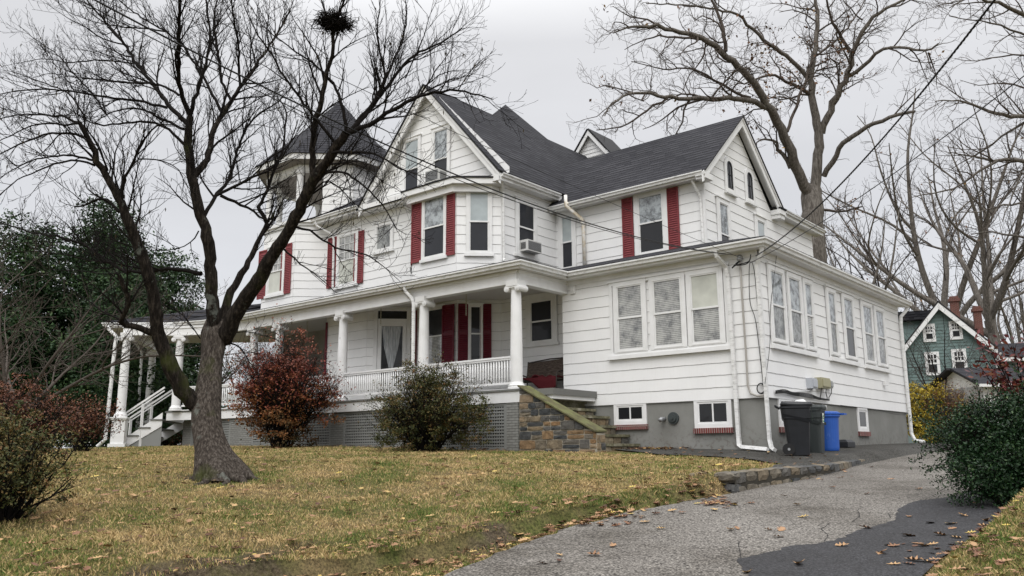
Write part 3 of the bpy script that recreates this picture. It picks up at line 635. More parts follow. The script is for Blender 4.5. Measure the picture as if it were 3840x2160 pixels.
# --- roofs
def roof(name, polys, thick=.035, under=None):
    mb = MB()
    for p in polys: mb.poly(p[0], uvdir=p[1], thick=thick, edge_mi=1)
    return mesh_obj(name, mb, [M['roof'], M['roofedge']], house)
S3 = .30; q = lambda x, y, z: (x, y, z)
zr = ZE+.03
roof('porch_roof', [([(-19.6, -2.65, zr), (-5.50, -2.55, zr), (-8.3, .25, zr+.84), (-19.6, .25, zr+.86)], (1, 0, 0)),
                    ([(-5.50, -2.55, zr), (-5.50, -.46, zr), (-8.3, 2.33, zr+.84), (-8.3, .25, zr+.84)], (0, 1, 0)),
                    ([(-21.2, -2.8, zr), (-19.6, -2.65, zr), (-19.6, .4, zr+.9)], (1, 0, 0)), ([(-22.75, -3.4, zr), (-21.2, -2.8, zr), (-19.6, .4, zr+.9)], (1, .4, 0)),
                    ([(-24.6, -5.08, zr), (-22.7, -3.4, zr), (-19.6, .4, zr+1.0), (-23.2, -1.3, zr+.85)], (1, .8, 0)),
                    ([(-28.7, -1.95, zr), (-24.6, -5.08, zr), (-23.2, -1.3, zr+.85)], (1, -.8, 0)), ([(-22.5, 3, zr), (-28.7, -1.95, zr), (-23.2, -1.3, zr+.85), (-19.6, .4, zr+1.0)], (-1, -.8, 0))])
roof('sunroom_roof', [([(-5.50, -.46, zr), (.40, -.46, zr), (-2.75, 2.71, zr+.95), (-8.3, 2.71, zr+.95)], (1, 0, 0)), ([(.40, -.46, zr), (.40, 11.65, zr), (-2.75, 11.65, zr+.95), (-2.75, 2.71, zr+.95)], (0, 1, 0))])
WE = 6.93
roof('wing_roof', [([(-8.45, 2.22, WE), (-2.42, 2.22, WE), (-2.42, 5.1, 9.52), (-9.9, 5.1, 9.52), (-8.45, 3.3, 7.9)], (1, 0, 0)),
                   ([(-2.42, 5.1, 9.52), (-2.42, 7.98, WE), (-9.9, 7.98, WE), (-9.9, 5.1, 9.52)], (-1, 0, 0)),
                   ([(-2.36, 7.55, 6.97), (-2.36, 11.55, 6.97), (-7.5, 11.55, 7.9), (-7.5, 7.55, 7.9)], (0, 1, 0))])
gutter([(-8.45, 2.30, WE), (-2.52, 2.30, WE)], .12, .12); fascia([(-8.4, 2.31, WE-.01), (-2.5, 2.31, WE-.01)], .17)
soffit([(-8.4, 2.31, 6.80), (-8.4, 2.72, 6.80), (-2.5, 2.72, 6.80), (-2.5, 2.31, 6.80)][::-1])
def rakeboard(name, pl, pts, h=.26, t=.05, o=0.0):
    """board under the rake: pts (s,z) top line; vertical height h"""
    mb = MB()
    for (a, za), (b, zb) in zip(pts[:-1], pts[1:]):
        V = [pl.p(a, za, o), pl.p(b, zb, o), pl.p(b, zb-h, o), pl.p(a, za-h, o), pl.p(a, za, o-t), pl.p(b, zb, o-t), pl.p(b, zb-h, o-t), pl.p(a, za-h, o-t)]
        mb.add(V, [(3, 2, 1, 0), (4, 5, 6, 7), (0, 1, 5, 4), (2, 3, 7, 6), (1, 2, 6, 5), (0, 4, 7, 3)])
    return mesh_obj(name, mb, M['trim'], house)
WR = Plane((-2.48, 2.25), (0, 1))
rakeboard('rake_board', WR, [(-.05, 6.87), (2.85, 9.46), (5.72, 6.87)], .30); rakeboard('rake_molding', WR, [(-.05, 6.90), (2.85, 9.50), (5.72, 6.90)], .11, .04, .03)
def rake_soffit(pl, pts, o0, o1, dz):
    mb = MB()
    for (a, za), (b, zb) in zip(pts[:-1], pts[1:]): mb.poly([pl.p(a, za-dz, o0), pl.p(b, zb-dz, o0), pl.p(b, zb-dz, o1), pl.p(a, za-dz, o1)])
    mesh_obj('soffit', mb, M['trim'], house)
rake_soffit(WR, [(-.05, 6.9), (2.85, 9.5), (5.72, 6.9)], -.03, -.27, .12)
rb = MB(); rb.box(-2.76, -2.40, 7.50, 7.98, 6.74, 6.90); rb.box(-2.76, -2.44, 7.54, 7.94, 6.60, 6.74); mesh_obj('eave_return', rb, M['trim'], house); rb = MB(); rb.box(-2.76, -2.43, 2.26, 2.72, 6.70, 6.88); mesh_obj('eave_return', rb, M['trim'], house)
gutter([(-2.45, 7.98, 6.95), (-2.45, 11.55, 6.95)], .11, .1); fascia([(-2.45, 7.98, 6.90), (-2.45, 11.55, 6.90)], .16); soffit([(-2.45, 7.6, 6.76), (-2.45, 11.55, 6.76), (-2.8, 11.55, 6.76), (-2.8, 7.6, 6.76)][::-1])
# main roof
AX, AZ = -11.42, 11.36; EXR, EZ = -7.95, 7.42; sl = (AZ-EZ)/(EXR-AX)
PKX, PKY = -12.8, 5.3; PKZ = EZ+sl*(EXR-PKX)
roof('main_roof', [([(EXR+.06, -.66, EZ), (EXR+.06, 11.4, EZ), (AX, 11.4, AZ), (AX, -.66, AZ)], (0, 1, 0)),
                   ([(AX, -.66, AZ), (AX, 11.4, AZ), (-14.85, 11.4, 7.50), (-14.85, -.66, 7.50)], (0, -1, 0)),
                   ([(AX, 3.0, AZ-.03), (AX, 6.45, AZ-.03), (PKX, PKY, PKZ)], (0, 1, 0)),
                   ([(-17.55, -.62, 7.68), (-14.62, -.62, 7.68), (-12.55, 2.9, 10.0), (-15.4, 2.9, 10.0)], (1, 0, 0)), ([(-15.4, 2.9, 10.0), (-10.8, 2.9, 10.0), (PKX, PKY, PKZ)], (1, 0, 0)),
                   ([(-17.6, 9, 7.68), (-17.6, -.62, 7.68), (-15.4, 2.9, 10.0), (PKX, PKY, PKZ)], (0, -1, 0)),
                   ([(-11.0, 7.2, 10.6), (-17.6, 9, 7.68), (PKX, PKY, PKZ)], (-1, 0, 0)), ([(AX, 6.45, AZ-.03), (-11.0, 7.6, 10.2), (PKX, PKY, PKZ)], (-1, 1, 0))])
gutter([(EXR, -.55, 7.36), (EXR, 2.42, 7.36)], .13, .12); fascia([(EXR, -.6, 7.34), (EXR, 2.6, 7.34)], .18); soffit([(EXR, -.6, 7.17), (EXR, 2.7, 7.17), (-8.4, 2.7, 7.17), (-8.4, -.6, 7.17)][::-1])
GR = Plane((-15.0, -.58), (1, 0))
ra = [(0.22, 7.60), (3.58, 11.34), (7.05, 7.40)]
rakeboard('rake_board', GR, [(a, z-.05) for a, z in ra], .33); rakeboard('rake_molding', GR, [(a, z-.05) for a, z in ra], .10, .03, .03); rake_soffit(GR, ra, -.03, -.30, .16)
rb = MB(); rb.box(-8.95, -7.93, -.60, .0, 7.14, 7.34); mesh_obj('eave_return', rb, M['trim'], house)
# pent band and left front eave
pb = MB(); pb.box(-14.9, -11.7, -.60, -.05, 7.46, 7.62); pb.box(-14.9, -11.7, -.5, -.05, 7.36, 7.46); mesh_obj('gable_band', pb, M['trim'], house)
gutter([(-17.5, -.60, 7.66), (-14.75, -.60, 7.66)], .12, .12); fascia([(-17.5, -.60, 7.64), (-14.75, -.60, 7.64)], .2); soffit([(-17.5, -.6, 7.46), (-17.5, -.05, 7.46), (-11.6, -.05, 7.46), (-11.6, -.6, 7.46)][::-1])
# bay roof on the second floor
BE = [(-12.25, -.62), (-11.50, -1.45), (-9.14, -1.45), (-8.15, -.50)]
bz = 7.10
def bay_slab(z0, z1, e=0.0):
    mb = MB(); c = [(x+(0 if i in (1, 2) else 0), y) for i, (x, y) in enumerate(BE)]; pts = [(-12.25, .0), *c, (-8.15, .0)]
    cx, cy = -10.35, -.2; pts = [(cx+(x-cx)*(1-e), cy+(y-cy)*(1-e)) for x, y in pts]
    mb.poly([(x, y, z0) for x, y in pts][::-1]); mb.poly([(x, y, z1) for x, y in pts])
    for i in range(len(pts)):
        a, b = pts[i], pts[(i+1) % len(pts)]; mb.add([(a[0], a[1], z0), (b[0], b[1], z0), (b[0], b[1], z1), (a[0], a[1], z1)], [(0, 1, 2, 3)])
    return mb
mesh_obj('bay_cornice', bay_slab(bz-.02, bz+.19), M['trim'], house); mesh_obj('bay_cornice', bay_slab(6.86, bz-.02, .10), M['trim'], house)
mb = MB(); c = [(x, y) for x, y in BE]; c2 = [(-10.35+(x+10.35)*1.02, -.2+(y+.2)*1.02) for x, y in c]
mb.poly([(-12.3, .0, bz+.20)]+[(x, y, bz+.195) for x, y in c2]+[(-8.1, .0, bz+.20)], thick=.04, edge_mi=1); inn = [(-12.2, -.3), (-11.2, -.62), (-9.4, -.62), (-8.4, -.3)]
for i in range(3): mb.poly([(*c2[i], bz+.2), (*c2[i+1], bz+.2), (*inn[i+1], bz+.34), (*inn[i], bz+.34)], uvdir=(1, 0, 0))
mb.poly([(x, y, bz+.34) for x, y in inn]+[(-8.4, 0, bz+.36), (-12.2, 0, bz+.36)], uvdir=(1, 0, 0)); mesh_obj('bay_roof', mb, [M['roof'], M['roofedge']], house)

# --- rear dormer seen over the wing ridge
D_A = at_y(2215, 490, 9); D_L = at_y(2167, 575, 9); D_R = at_y(2293, 573, 9)
dl = Plane((D_L[0]-.3, 9.0), (1, 0)); ax = D_A[0]-dl.A[0]; k_ = (D_A[2]-D_L[2])/(ax-.3); w2 = .3; zb = 9.8; lf = ax-(D_A[2]-zb)/k_; rt = ax+(D_A[2]-zb)/((D_A[2]-D_R[2])/(D_R[0]-D_A[0]))
dorm = [(lf+.1, zb), (rt-.1, zb), (ax, D_A[2]-.12)]
mbd = MB(); mbd.poly([dl.p(a, z, 0) for a, z in dorm]); 
z_ = zb+.1
while z_ < D_A[2]-.3:
    I = interval(dorm, z_); mbd.obox(dl.A+dl.d*I[0], dl.d, dl.n, 0, I[1]-I[0], 0, .02, z_, z_+.05, 0); z_ += .17
mesh_obj('dormer', mbd, M['siding'], house)
rr = [(lf, zb), (ax, D_A[2]), (rt, zb)]
mbd = MB()
for (a, za), (b, z2) in zip(rr[:-1], rr[1:]):
    P0_ = dl.p(a, za, .25); P1_ = dl.p(b, z2, .25); P2_ = dl.p(b, z2, -1.6); P3_ = dl.p(a, za, -1.6); mbd.poly([P0_, P1_, P2_, P3_][::-1], uvdir=(0, 1, 0), thick=.05, edge_mi=1)
dr = mesh_obj('dormer_roof', mbd, [M['roof'], M['roofedge']], house); rakeboard('rake_board', dl, [(a, z-.05) for a, z in rr], .22, .05, .22)

# --- turret: octagonal body, open belvedere, pointed roof
TC = np.array((-19.1, 1.6)); 
def octa(c, ap, z): r = ap/math.cos(PI/8); return [(c[0]+r*math.cos(PI/8+k*PI/4), c[1]+r*math.sin(PI/8+k*PI/4), z) for k in range(8)]
AP = 2.55
ov = octa(TC, AP, 0)
TPL = []
for k in range(8):
    a, b = ov[k], ov[(k+1) % 8]; pl_ = Plane(a[:2], (b[0]-a[0], b[1]-a[1])); TPL.append((pl_, math.hypot(b[0]-a[0], b[1]-a[1])))
for k in (4, 5, 6, 7):
    pl_, wd = TPL[k]; siding('turret_wall', pl_, rect(0, wd, 4.2, 7.55), z_ref=4.36); 
tm = MB()
for r_, z_0, z_1 in ((AP+.06, 7.45, 7.55), (AP+.14, 7.55, 7.68)):
    p0_, p1_ = octa(TC, r_, z_0), octa(TC, r_, z_1); tm.poly(p0_[::-1]); tm.poly(p1_)
    for k in range(8): tm.add([p0_[k], p0_[(k+1) % 8], p1_[(k+1) % 8], p1_[k]], [(0, 1, 2, 3)])
mesh_obj('turret_sill', tm, M['trim'], house)
# closed third-floor part of the turret (faces towards the house), columns and beams on the open sides
pl_, wd = TPL[6]; siding('turret_wall', pl_, rect(.95, wd, 7.68, 9.9), z_ref=7.7)
for k in (7, 0): pl_, wd = TPL[k]; siding('turret_wall', pl_, rect(0, wd, 7.68, 9.9), z_ref=7.7)
x_, y_ = TPL[6][0].p(.95, 0)[:2]; v1 = ov[1]; dd_ = (x_-v1[0], y_-v1[1]); siding('turret_wall', Plane((v1[0], v1[1]), dd_), rect(0, math.hypot(*dd_), 7.68, 9.9), z_ref=7.7)
for k in (2, 3, 4, 5, 6): tm = MB(); x, y, _ = octa(TC, AP-.12, 0)[k]; tm.lathe(x, y, [(.17, 7.68), (.17, 7.78), (.13, 7.82), (.125, 9.5), (.17, 9.56), (.17, 9.75)], 14); mesh_obj('turret_column', tm, M['trim'], house, smooth=False)
tm = MB()
for z_0, z_1, r_ in ((9.66, 9.95, AP-.02),):
    p0_, p1_ = octa(TC, r_, z_0), octa(TC, r_, z_1); q0_, q1_ = octa(TC, r_-.28, z_0), octa(TC, r_-.28, z_1)
    for k in range(8): j = (k+1) % 8; tm.add([p0_[k], p0_[j], p1_[j], p1_[k]], [(0, 1, 2, 3)]); tm.add([q0_[k], q0_[j], q1_[j], q1_[k]], [(3, 2, 1, 0)]); tm.add([p0_[k], p0_[j], q0_[j], q0_[k]], [(3, 2, 1, 0)])
mesh_obj('turret_beam', tm, M['trim'], house)
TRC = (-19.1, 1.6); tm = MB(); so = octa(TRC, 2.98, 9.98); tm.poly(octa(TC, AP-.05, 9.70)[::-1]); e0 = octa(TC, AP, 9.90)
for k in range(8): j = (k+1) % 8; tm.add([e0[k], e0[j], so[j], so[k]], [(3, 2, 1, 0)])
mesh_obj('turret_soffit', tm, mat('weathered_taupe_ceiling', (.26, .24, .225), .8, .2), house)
tm = MB(); e1 = octa(TRC, 3.0, 9.98); e2 = octa(TRC, 3.02, 10.2)
for k in range(8): j = (k+1) % 8; tm.add([e1[k], e1[j], e2[j], e2[k]], [(0, 1, 2, 3)])
mesh_obj('turret_fascia', tm, M['gutter'], house)
tm = MB(); APX = (-19.15, 1.75, 13.75); e = octa(TRC, 3.06, 10.2); mid = [((p[0]-TRC[0])*.52+TRC[0], (p[1]-TRC[1])*.52+TRC[1], 11.75) for p in e]
for k in range(8):
    j = (k+1) % 8; d_ = np.array(e[j])-np.array(e[k]); tm.poly([e[k], e[j], mid[j], mid[k]], uvdir=d_); tm.poly([mid[k], mid[j], APX], uvdir=d_)
mesh_obj('turret_roof', tm, M['roof'], house)

# --- windows
def pane(wobj, pl, s0, s1, z0, z1, m, o=.03, name='pane', label=None):
    mb = MB(); mb.add([pl.p(s0, z0, o), pl.p(s1, z0, o), pl.p(s1, z1, o), pl.p(s0, z1, o)], [(0, 1, 2, 3)]); return mesh_obj(name, mb, m, wobj)
def bar(mb, pl, s0, s1, z0, z1, o0, o1): mb.obox(pl.A, pl.d, pl.n, s0, s1, o0, o1, z0, z1)
def frame(mb, pl, s0, s1, z0, z1, w, o0, o1, wb=None):
    wb = wb or w
    bar(mb, pl, s0, s0+w, z0, z1, o0, o1); bar(mb, pl, s1-w, s1, z0, z1, o0, o1); bar(mb, pl, s0+w, s1-w, z1-w, z1, o0, o1); bar(mb, pl, s0+w, s1-w, z0, z0+wb, o0, o1)
def window(pl, s0, s1, z0, z1, up='g_pale', lo='g_screen', cas=.11, name='window', sill=True, split=.5, munt=None, cap=True, casing=True, low_mode='double'):
    """s0..z1 is the visible glazed opening"""
    mb = MB(); c = cas
    if casing:
        frame(mb, pl, s0-.05-c, s1+.05+c, z0-.06-.02, z1+.05+c, c, .024, .07, .1); frame(mb, pl, s0-.05, s1+.05, z0-.06, z1+.05, .028, .024, .078)
        if sill: bar(mb, pl, s0-c-.1, s1+c+.1, z0-.16, z0-.07, .0, .10); 
        if cap: bar(mb, pl, s0-c-.09, s1+c+.09, z1+c+.05, z1+c+.085, .0, .10)
    ob = mesh_obj(name, mb, M['trim'], house)
    zm = z0+(z1-z0)*split; sb = MB()
    if low_mode == 'double':
        frame(sb, pl, s0-.025, s1+.025, zm-.01, z1+.025, .035, .026, .064); frame(sb, pl, s0-.025, s1+.025, z0-.035, zm+.02, .035, .026, .050, .055)
        bar(sb, pl, s0-.02, s1+.02, zm-.022, zm+.022, .026, .067)
    else: frame(sb, pl, s0-.03, s1+.03, z0-.03, z1+.03, .04, .026, .06)
    if munt:
        for i in range(1, munt[0]): x = s0+(s1-s0)*i/munt[0]; bar(sb, pl, x-.011, x+.011, zm, z1, .026, .060)
        for i in range(1, munt[1]): z = zm+(z1-zm)*i/munt[1]; bar(sb, pl, s0, s1, z-.011, z+.011, .026, .060)
    mesh_obj('sash', sb, M['trim'], ob)
    if low_mode == 'double': pane(ob, pl, s0-.02, s1+.02, zm, z1+.02, M[up], .041); pane(ob, pl, s0-.02, s1+.02, z0-.02, zm, M[lo], .035)
    else: pane(ob, pl, s0-.02, s1+.02, z0-.02, z1+.02, M[up], .038)
    return ob
def wpx(pl, tl, br): a, z1 = pl.px(*tl); b, z0 = pl.px(*br); return min(a, b), max(a, b), z0, z1
k4 = lambda x, y: (2050+x*.6213, 850+y*.6213); k5 = lambda x, y: (2700+x*.6211, 850+y*.6211); k1 = lambda x, y: (2100+x*.4487, 350+y*.4487)
c1 = lambda x, y: (2550+x/4.14, 600+y/4.14); c2 = lambda x, y: (1850+x/3.22, 650+y/3.22); c3 = lambda x, y: (1500+x/2.8975, 550+y/2.8975)
c4 = lambda x, y: (1150+x/2.898, 700+y/2.898); c5 = lambda x, y: (1380+x/3.22, 300+y/3.22); c6 = lambda x, y: (2750+x/4.14, 650+y/4.14); c7 = lambda x, y: (1300+x/2.898, 1100+y/2.898)
k6 = lambda x, y: (1400+x*.5177, 1000+y*.5177); k7 = lambda x, y: (350+x*.5867, 1000+y*.5867); k3 = lambda x, y: (900+x*.552, 350+y*.552)
# sunroom front bank of three
gmb = MB(); bar(gmb, PF, 1.62, 5.28, 3.44, 3.50, .0, .09); bar(gmb, PF, 1.60, 5.30, 1.30, 1.40, .0, .11)
for s0, s1 in ((1.66, 1.87), (2.75, 2.99), (3.98, 4.14), (5.08, 5.24)): pass
frame(gmb, PF, 1.66, 5.22, 1.38, 3.46, .10, .024, .055)
mesh_obj('window_surround', gmb, M['trim'], house)
ws = [wpx(PF, k4(432, 345), k4(588, 745)), wpx(PF, k4(650, 315), k4(825, 715)), wpx(PF, k4(874, 270), k4(1055, 693))]
for (a, b, z0, z1), (u, l) in zip(ws, (('g_blind', 'g_blind'), ('g_blind', 'g_blind'), ('g_cream', 'g_blind'))): window(PF, a, b, 1.55, 3.28, u, l, cas=.10, sill=False, cap=False)
rs = [((288, 250), (392, 690)), ((398, 285), (495, 720)), ((495, 335), (565, 735)), ((637, 395), (708, 772)), ((731, 422), (815, 800)), ((847, 468), (930, 830)), ((925, 500), (1003, 850))]
rw_ = [wpx(PR, k5(*a), k5(*b)) for a, b in rs]
rx = [.62, 1.60, 2.66, 4.50, 5.72, 7.48, 8.72]; rwid = [.78, .86, .62, .80, .80, .86, .82]
for i, (a, b, z0, z1) in enumerate(rw_): 
    a2, b2 = a+.03, b-.03
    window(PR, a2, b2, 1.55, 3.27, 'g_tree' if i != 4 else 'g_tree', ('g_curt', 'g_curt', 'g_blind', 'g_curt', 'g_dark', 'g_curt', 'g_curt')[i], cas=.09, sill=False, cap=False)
sm = MB()
for a, b in ((rw_[0][0]-.15, rw_[2][1]+.15), (rw_[3][0]-.15, rw_[4][1]+.15), (rw_[5][0]-.15, rw_[6][1]+.15)): bar(sm, PR, a, b, 1.30, 1.40, 0, .11); frame(sm, PR, a+.02, b-.02, 1.38, 3.44, .05, .024, .05); bar(sm, PR, a, b, 3.43, 3.47, 0, .09)
mesh_obj('window_surround', sm, M['trim'], house)
# basement windows with brick sills
def base_window(pl, s0, s1, z0, z1, two=True, m='g_dark'):
    mb = MB(); frame(mb, pl, s0, s1, z0, z1, .09, -.03, .01, .10); frame(mb, pl, s0+.09, s1-.09, z0+.1, z1-.09, .05, -.03, -.005)
    if two: bar(mb, pl, (s0+s1)/2-.02, (s0+s1)/2+.02, z0+.1, z1-.1, -.03, -.006)
    ob = mesh_obj('basement_window', mb, M['trim'], house); pane(ob, pl, s0+.08, s1-.08, z0+.08, z1-.08, M[m], -.018)
    bm2 = MB(); bar(bm2, pl, s0-.03, s1+.03, z0-.13, z0, -.03, .045); mesh_obj('brick_sill', bm2, M['redbrick'], ob)
base_window(PF, 1.68, 2.70, -.46, .14); base_window(PF, 4.10, 5.12, -.60, .14)
base_window(PR, .66, 1.62, -.60, .12, False); base_window(PR, 6.28, 7.14, -.62, .10, False)
# wing
a = wpx(WF, k1(665, 882), k1(872, 1305)); window(WF, a[0], a[1], a[2], a[3], 'g_tree', 'g_dark', cas=.14, split=.52)
b = wpx(WF, c2(840, 545), c2(965, 1130)); window(WF, b[0], b[1], b[2], b[3], 'g_pale', 'g_screen', cas=.12)
def shutter(pl, s0, s1, z0, z1, m='shutter', o=.03, split=False, top=None):
    mb = MB(); fw = .05; frame(mb, pl, s0, s1, z0, z1, fw, o, o+.035, .08); bar(mb, pl, s0+fw, s1-fw, z0+.05, z1-.05, o, o+.008)
    n = int((z1-z0-.14)/.07)
    if split: bar(mb, pl, s0+fw, s1-fw, (z0+z1)/2-.05, (z0+z1)/2+.05, o, o+.035)
    for i in range(n):
        z = z0+.09+i*.07
        if split and abs(z+.02-(z0+z1)/2) < .07: continue
        P = [pl.p(s0+fw, z, o+.032), pl.p(s1-fw, z, o+.032), pl.p(s1-fw, z+.052, o+.010), pl.p(s0+fw, z+.052, o+.010), pl.p(s0+fw, z-.004, o+.012), pl.p(s1-fw, z-.004, o+.012)]; mb.add(P, [(0, 1, 2, 3), (4, 5, 1, 0)])
    return mesh_obj('shutter', mb, M[m], house)
for tl, br in (((520, 875), (628, 1378)), ((893, 778), (1014, 1302))): q = wpx(WF, k1(*tl), k1(*br)); shutter(WF, q[0], q[1], a[2]-.12, a[3]+.10)
# gable end windows
for tl, br, u, l, zb_ in (((582, 560), (742, 1290), 'g_tree', 'g_dark', None), ):
    q = wpx(WG, c1(*tl), c1(*br)); window(WG, q[0], q[1], 4.62, 6.28, u, l, cas=.12, split=.42)
q = wpx(WG, c6(342, 640), c6(467, 985)); window(WG, q[0], q[1], 4.62, 6.28, 'g_pale', 'g_pale', cas=.12, split=.62)
def arched(pl, s0, s1, z0, z1):
    r = (s1-s0)/2; zc = z1-r; c = (s0+s1)/2; n = 14
    def outline(e): return [(s0-e, z0-e)]+[(s1+e, z0-e)]+[(c+(r+e)*math.cos(PI*i/n), zc+(r+e)*math.sin(PI*i/n)) for i in range(n+1)]
    mb = MB(); o1, o2 = outline(.13), outline(.0); k = len(o1); V = [pl.p(*p, .06) for p in o1]+[pl.p(*p, .06) for p in o2]+[pl.p(*p, .02) for p in o1]+[pl.p(*p, .02) for p in o2]
    mb.add(V, [(i, (i+1) % k, k+(i+1) % k, k+i) for i in range(k)]+[(i, (i+1) % k, 2*k+(i+1) % k, 2*k+i) for i in range(k)]+[(k+i, k+(i+1) % k, 3*k+(i+1) % k, 3*k+i) for i in range(k)])
    bar(mb, pl, s0-.2, s1+.2, z0-.20, z0-.13, 0, .12); ob = mesh_obj('arched_window', mb, M['trim'], house)
    sb = MB(); bar(sb, pl, c-.006, c+.006, z0, z1, .026, .05); bar(sb, pl, s0, s1, (z0+zc)/2+.1, (z0+zc)/2+.12, .026, .05)
    o3, o4 = outline(.0), outline(-.035); V = [pl.p(*p, .052) for p in o3]+[pl.p(*p, .052) for p in o4]; sb.add(V, [(i, (i+1) % k, k+(i+1) % k, k+i) for i in range(k)]); mesh_obj('sash', sb, M['black'], ob)
    pb_ = MB(); pb_.add([pl.p(*p, .032) for p in outline(0)], [tuple(range(k))]); mesh_obj('pane', pb_, M['g_dark'], ob)
q1 = wpx(WG, c1(697, 15), c1(803, 365)); q2 = wpx(WG, c1(1010, 180), c1(1115, 525)); h_ = .92; z0 = 6.92
arched(WG, q1[0], q1[1], z0, z0+h_); arched(WG, q2[0], q2[1], z0, z0+h_)
# side wall window
q = wpx(MS, c2(297, 358), c2(478, 1000)); window(MS, q[0], q[1], q[2]-.0, q[3], 'g_screen', 'g_screen', cas=.12, split=.52); SWIN = q
# bay windows
q = wpx(BF, c3(282, 592), c3(482, 1165)); window(BF, q[0], q[1], q[2], q[3], 'g_tree', 'g_screen', cas=.07); BQ = q
for tl, br in (((142, 636), (240, 1233)), ((500, 530), (603, 1158))): s = wpx(BF, c3(*tl), c3(*br)); shutter(BF, s[0], s[1], q[2]-.10, q[3]+.10)
s = wpx(BR, c3(763, 542), c3(955, 1103)); window(BR, s[0], s[1], q[2], q[3], 'g_pale', 'g_screen', cas=.08)
window(BL, .35, 1.0, q[2], q[3], 'g_pale', 'g_screen', cas=.07); shutter(BL, 1.03, 1.33, q[2]-.1, q[3]+.1)
# gable windows above the bay
q = wpx(GB, c5(472, 765), c5(612, 1175)); window(GB, q[0], q[1], 7.50, q[3], 'g_pale', 'g_screen', cas=.07, split=.5)
s = wpx(GB, c5(818, 640), c5(966, 1030)); window(GB, s[0], s[1], 7.62, s[3], 'g_tree', 'g_dark', cas=.09, split=.48); GW = s
# main front windows
q = wpx(MF, c4(372, 560), c4(530, 1035)); window(MF, q[0], q[1], q[2], q[3], 'g_blind', 'g_cream', cas=.10, munt=(3, 3))
for tl, br in (((246, 568), (324, 1092)), ((535, 500), (618, 1044))): s = wpx(MF, c4(*tl), c4(*br)); shutter(MF, s[0], s[1], s[2], s[3])
q = wpx(MF, c4(780, 450), c4(918, 658)); window(MF, q[0], q[1], q[2], q[3], 'g_curt', low_mode='single', cas=.09)
TP = TPL[5][0]
q = wpx(TP, k3(212, 1075), k3(288, 1330)); window(TP, q[0], q[1], 4.95, 6.65, 'g_blind', 'g_cream', cas=.10, munt=(3, 3))
for x0_, x1_ in ((140, 180), (292, 346)): s = wpx(TP, k3(x0_, 1050), k3(x1_, 1330)); shutter(TP, s[0], s[1], 4.82, 6.78)
# porch level: back window, bay windows with maroon shutters, door
q = (1.30, 2.10, 2.22, 3.46); window(PB, *q, 'g_screen', 'g_screen', cas=.17, split=.5)
def onpl(pl, *xs): return [pl.px(x, 1300)[0] for x in xs]
a, b, c, d = onpl(B1F, c7(875, 0)[0], c7(1055, 0)[0], c7(1058, 0)[0], c7(1188, 0)[0]); window(B1F, a-.02, b-.02, 1.72, 3.50, 'g_dark', 'g_blind', cas=.05); shutter(B1F, c, d, 1.66, 3.58, 'maroon', .08, True)
s = onpl(B1F, c7(682, 0)[0], c7(735, 0)[0]); shutter(B1F, s[0], s[1]+.15, 1.66, 3.58, 'maroon', .03, True)
s = onpl(B1R, k6(612, 0)[0], k6(690, 0)[0], k6(706, 0)[0], k6(773, 0)[0], k6(775, 0)[0], k6(855, 0)[0]); shutter(B1R, s[0], s[1], 1.66, 3.58, 'maroon', .03, True); window(B1R, s[2], s[3], 1.72, 3.48, 'g_dark', 'g_dark', cas=.04); shutter(B1R, s[4], s[5], 1.66, 3.58, 'maroon', .03, True)
d0, d1 = onpl(LD, c7(335, 0)[0], c7(648, 0)[0]); zt_ = LD.px(*c7(500, 318))[1]; zt2 = LD.px(*c7(500, 150))[1]
db = MB(); frame(db, LD, d0-.14, d1+.14, .5, min(zt2+.25, 3.7), .13, .024, .08); bar(db, LD, d0, d1, zt_, zt_+.12, .024, .08); mesh_obj('door_frame', db, M['trim'], house)
db = MB(); frame(db, LD, d0, d1, .52, zt_, .13, .024, .055, .5); door = mesh_obj('door', db, M['trim'], house)
pane(door, LD, d0+.12, d1-.12, .9, zt_-.12, M['g_dark'], .034); pane(house, LD, d0+.0, d1-.0, zt_+.1, min(zt2+.12, 3.6), M['g_dark'], .034, 'transom')
cm = MB(); cc = (d0+d1)/2-.02
n = 24; zs_ = [zt_-.14, 2.35, 1.9, 1.62, 1.58, 1.1, .9]; hw = [.5, .36, .2, .1, .1, .24, .36]; V = []; sc_ = (d1-d0-.3)/1.0
for z, h in zip(zs_, hw):
    for i in range(n+1): u = i/n*2-1; V.append(LD.p(cc+u*h*sc_, z, .045+.006*math.sin(i*2.1)))
cm.add(V, [(r*(n+1)+i, r*(n+1)+i+1, (r+1)*(n+1)+i+1, (r+1)*(n+1)+i) for r in range(len(zs_)-1) for i in range(n)])
def b_curt(t, b):
    o = coords(t); setc(t, b, cramp(t, noise(t, o, 14, 3, vec=(3, 3, .2)), [(0.35, (.28, .30, .32)), (0.65, (.62, .64, .66))]))
mesh_obj('curtain', cm, mat('sheer_white_curtain', (.6, .6, .6), .7, .2, b_curt), door)
kn = MB(); x, y, _ = LD.p(d1-.06, 0, .09); kn.lathe(x, y, [(.01, 1.50), (.032, 1.52), (.035, 1.55), (.01, 1.58)], 10); mesh_obj('handle', kn, M['black'], door, True)
dk = MB(); bar(dk, LP, 1.30, 1.38, .5, 3.4, .02, .06); mesh_obj('shutter', dk, M['maroon'], house)

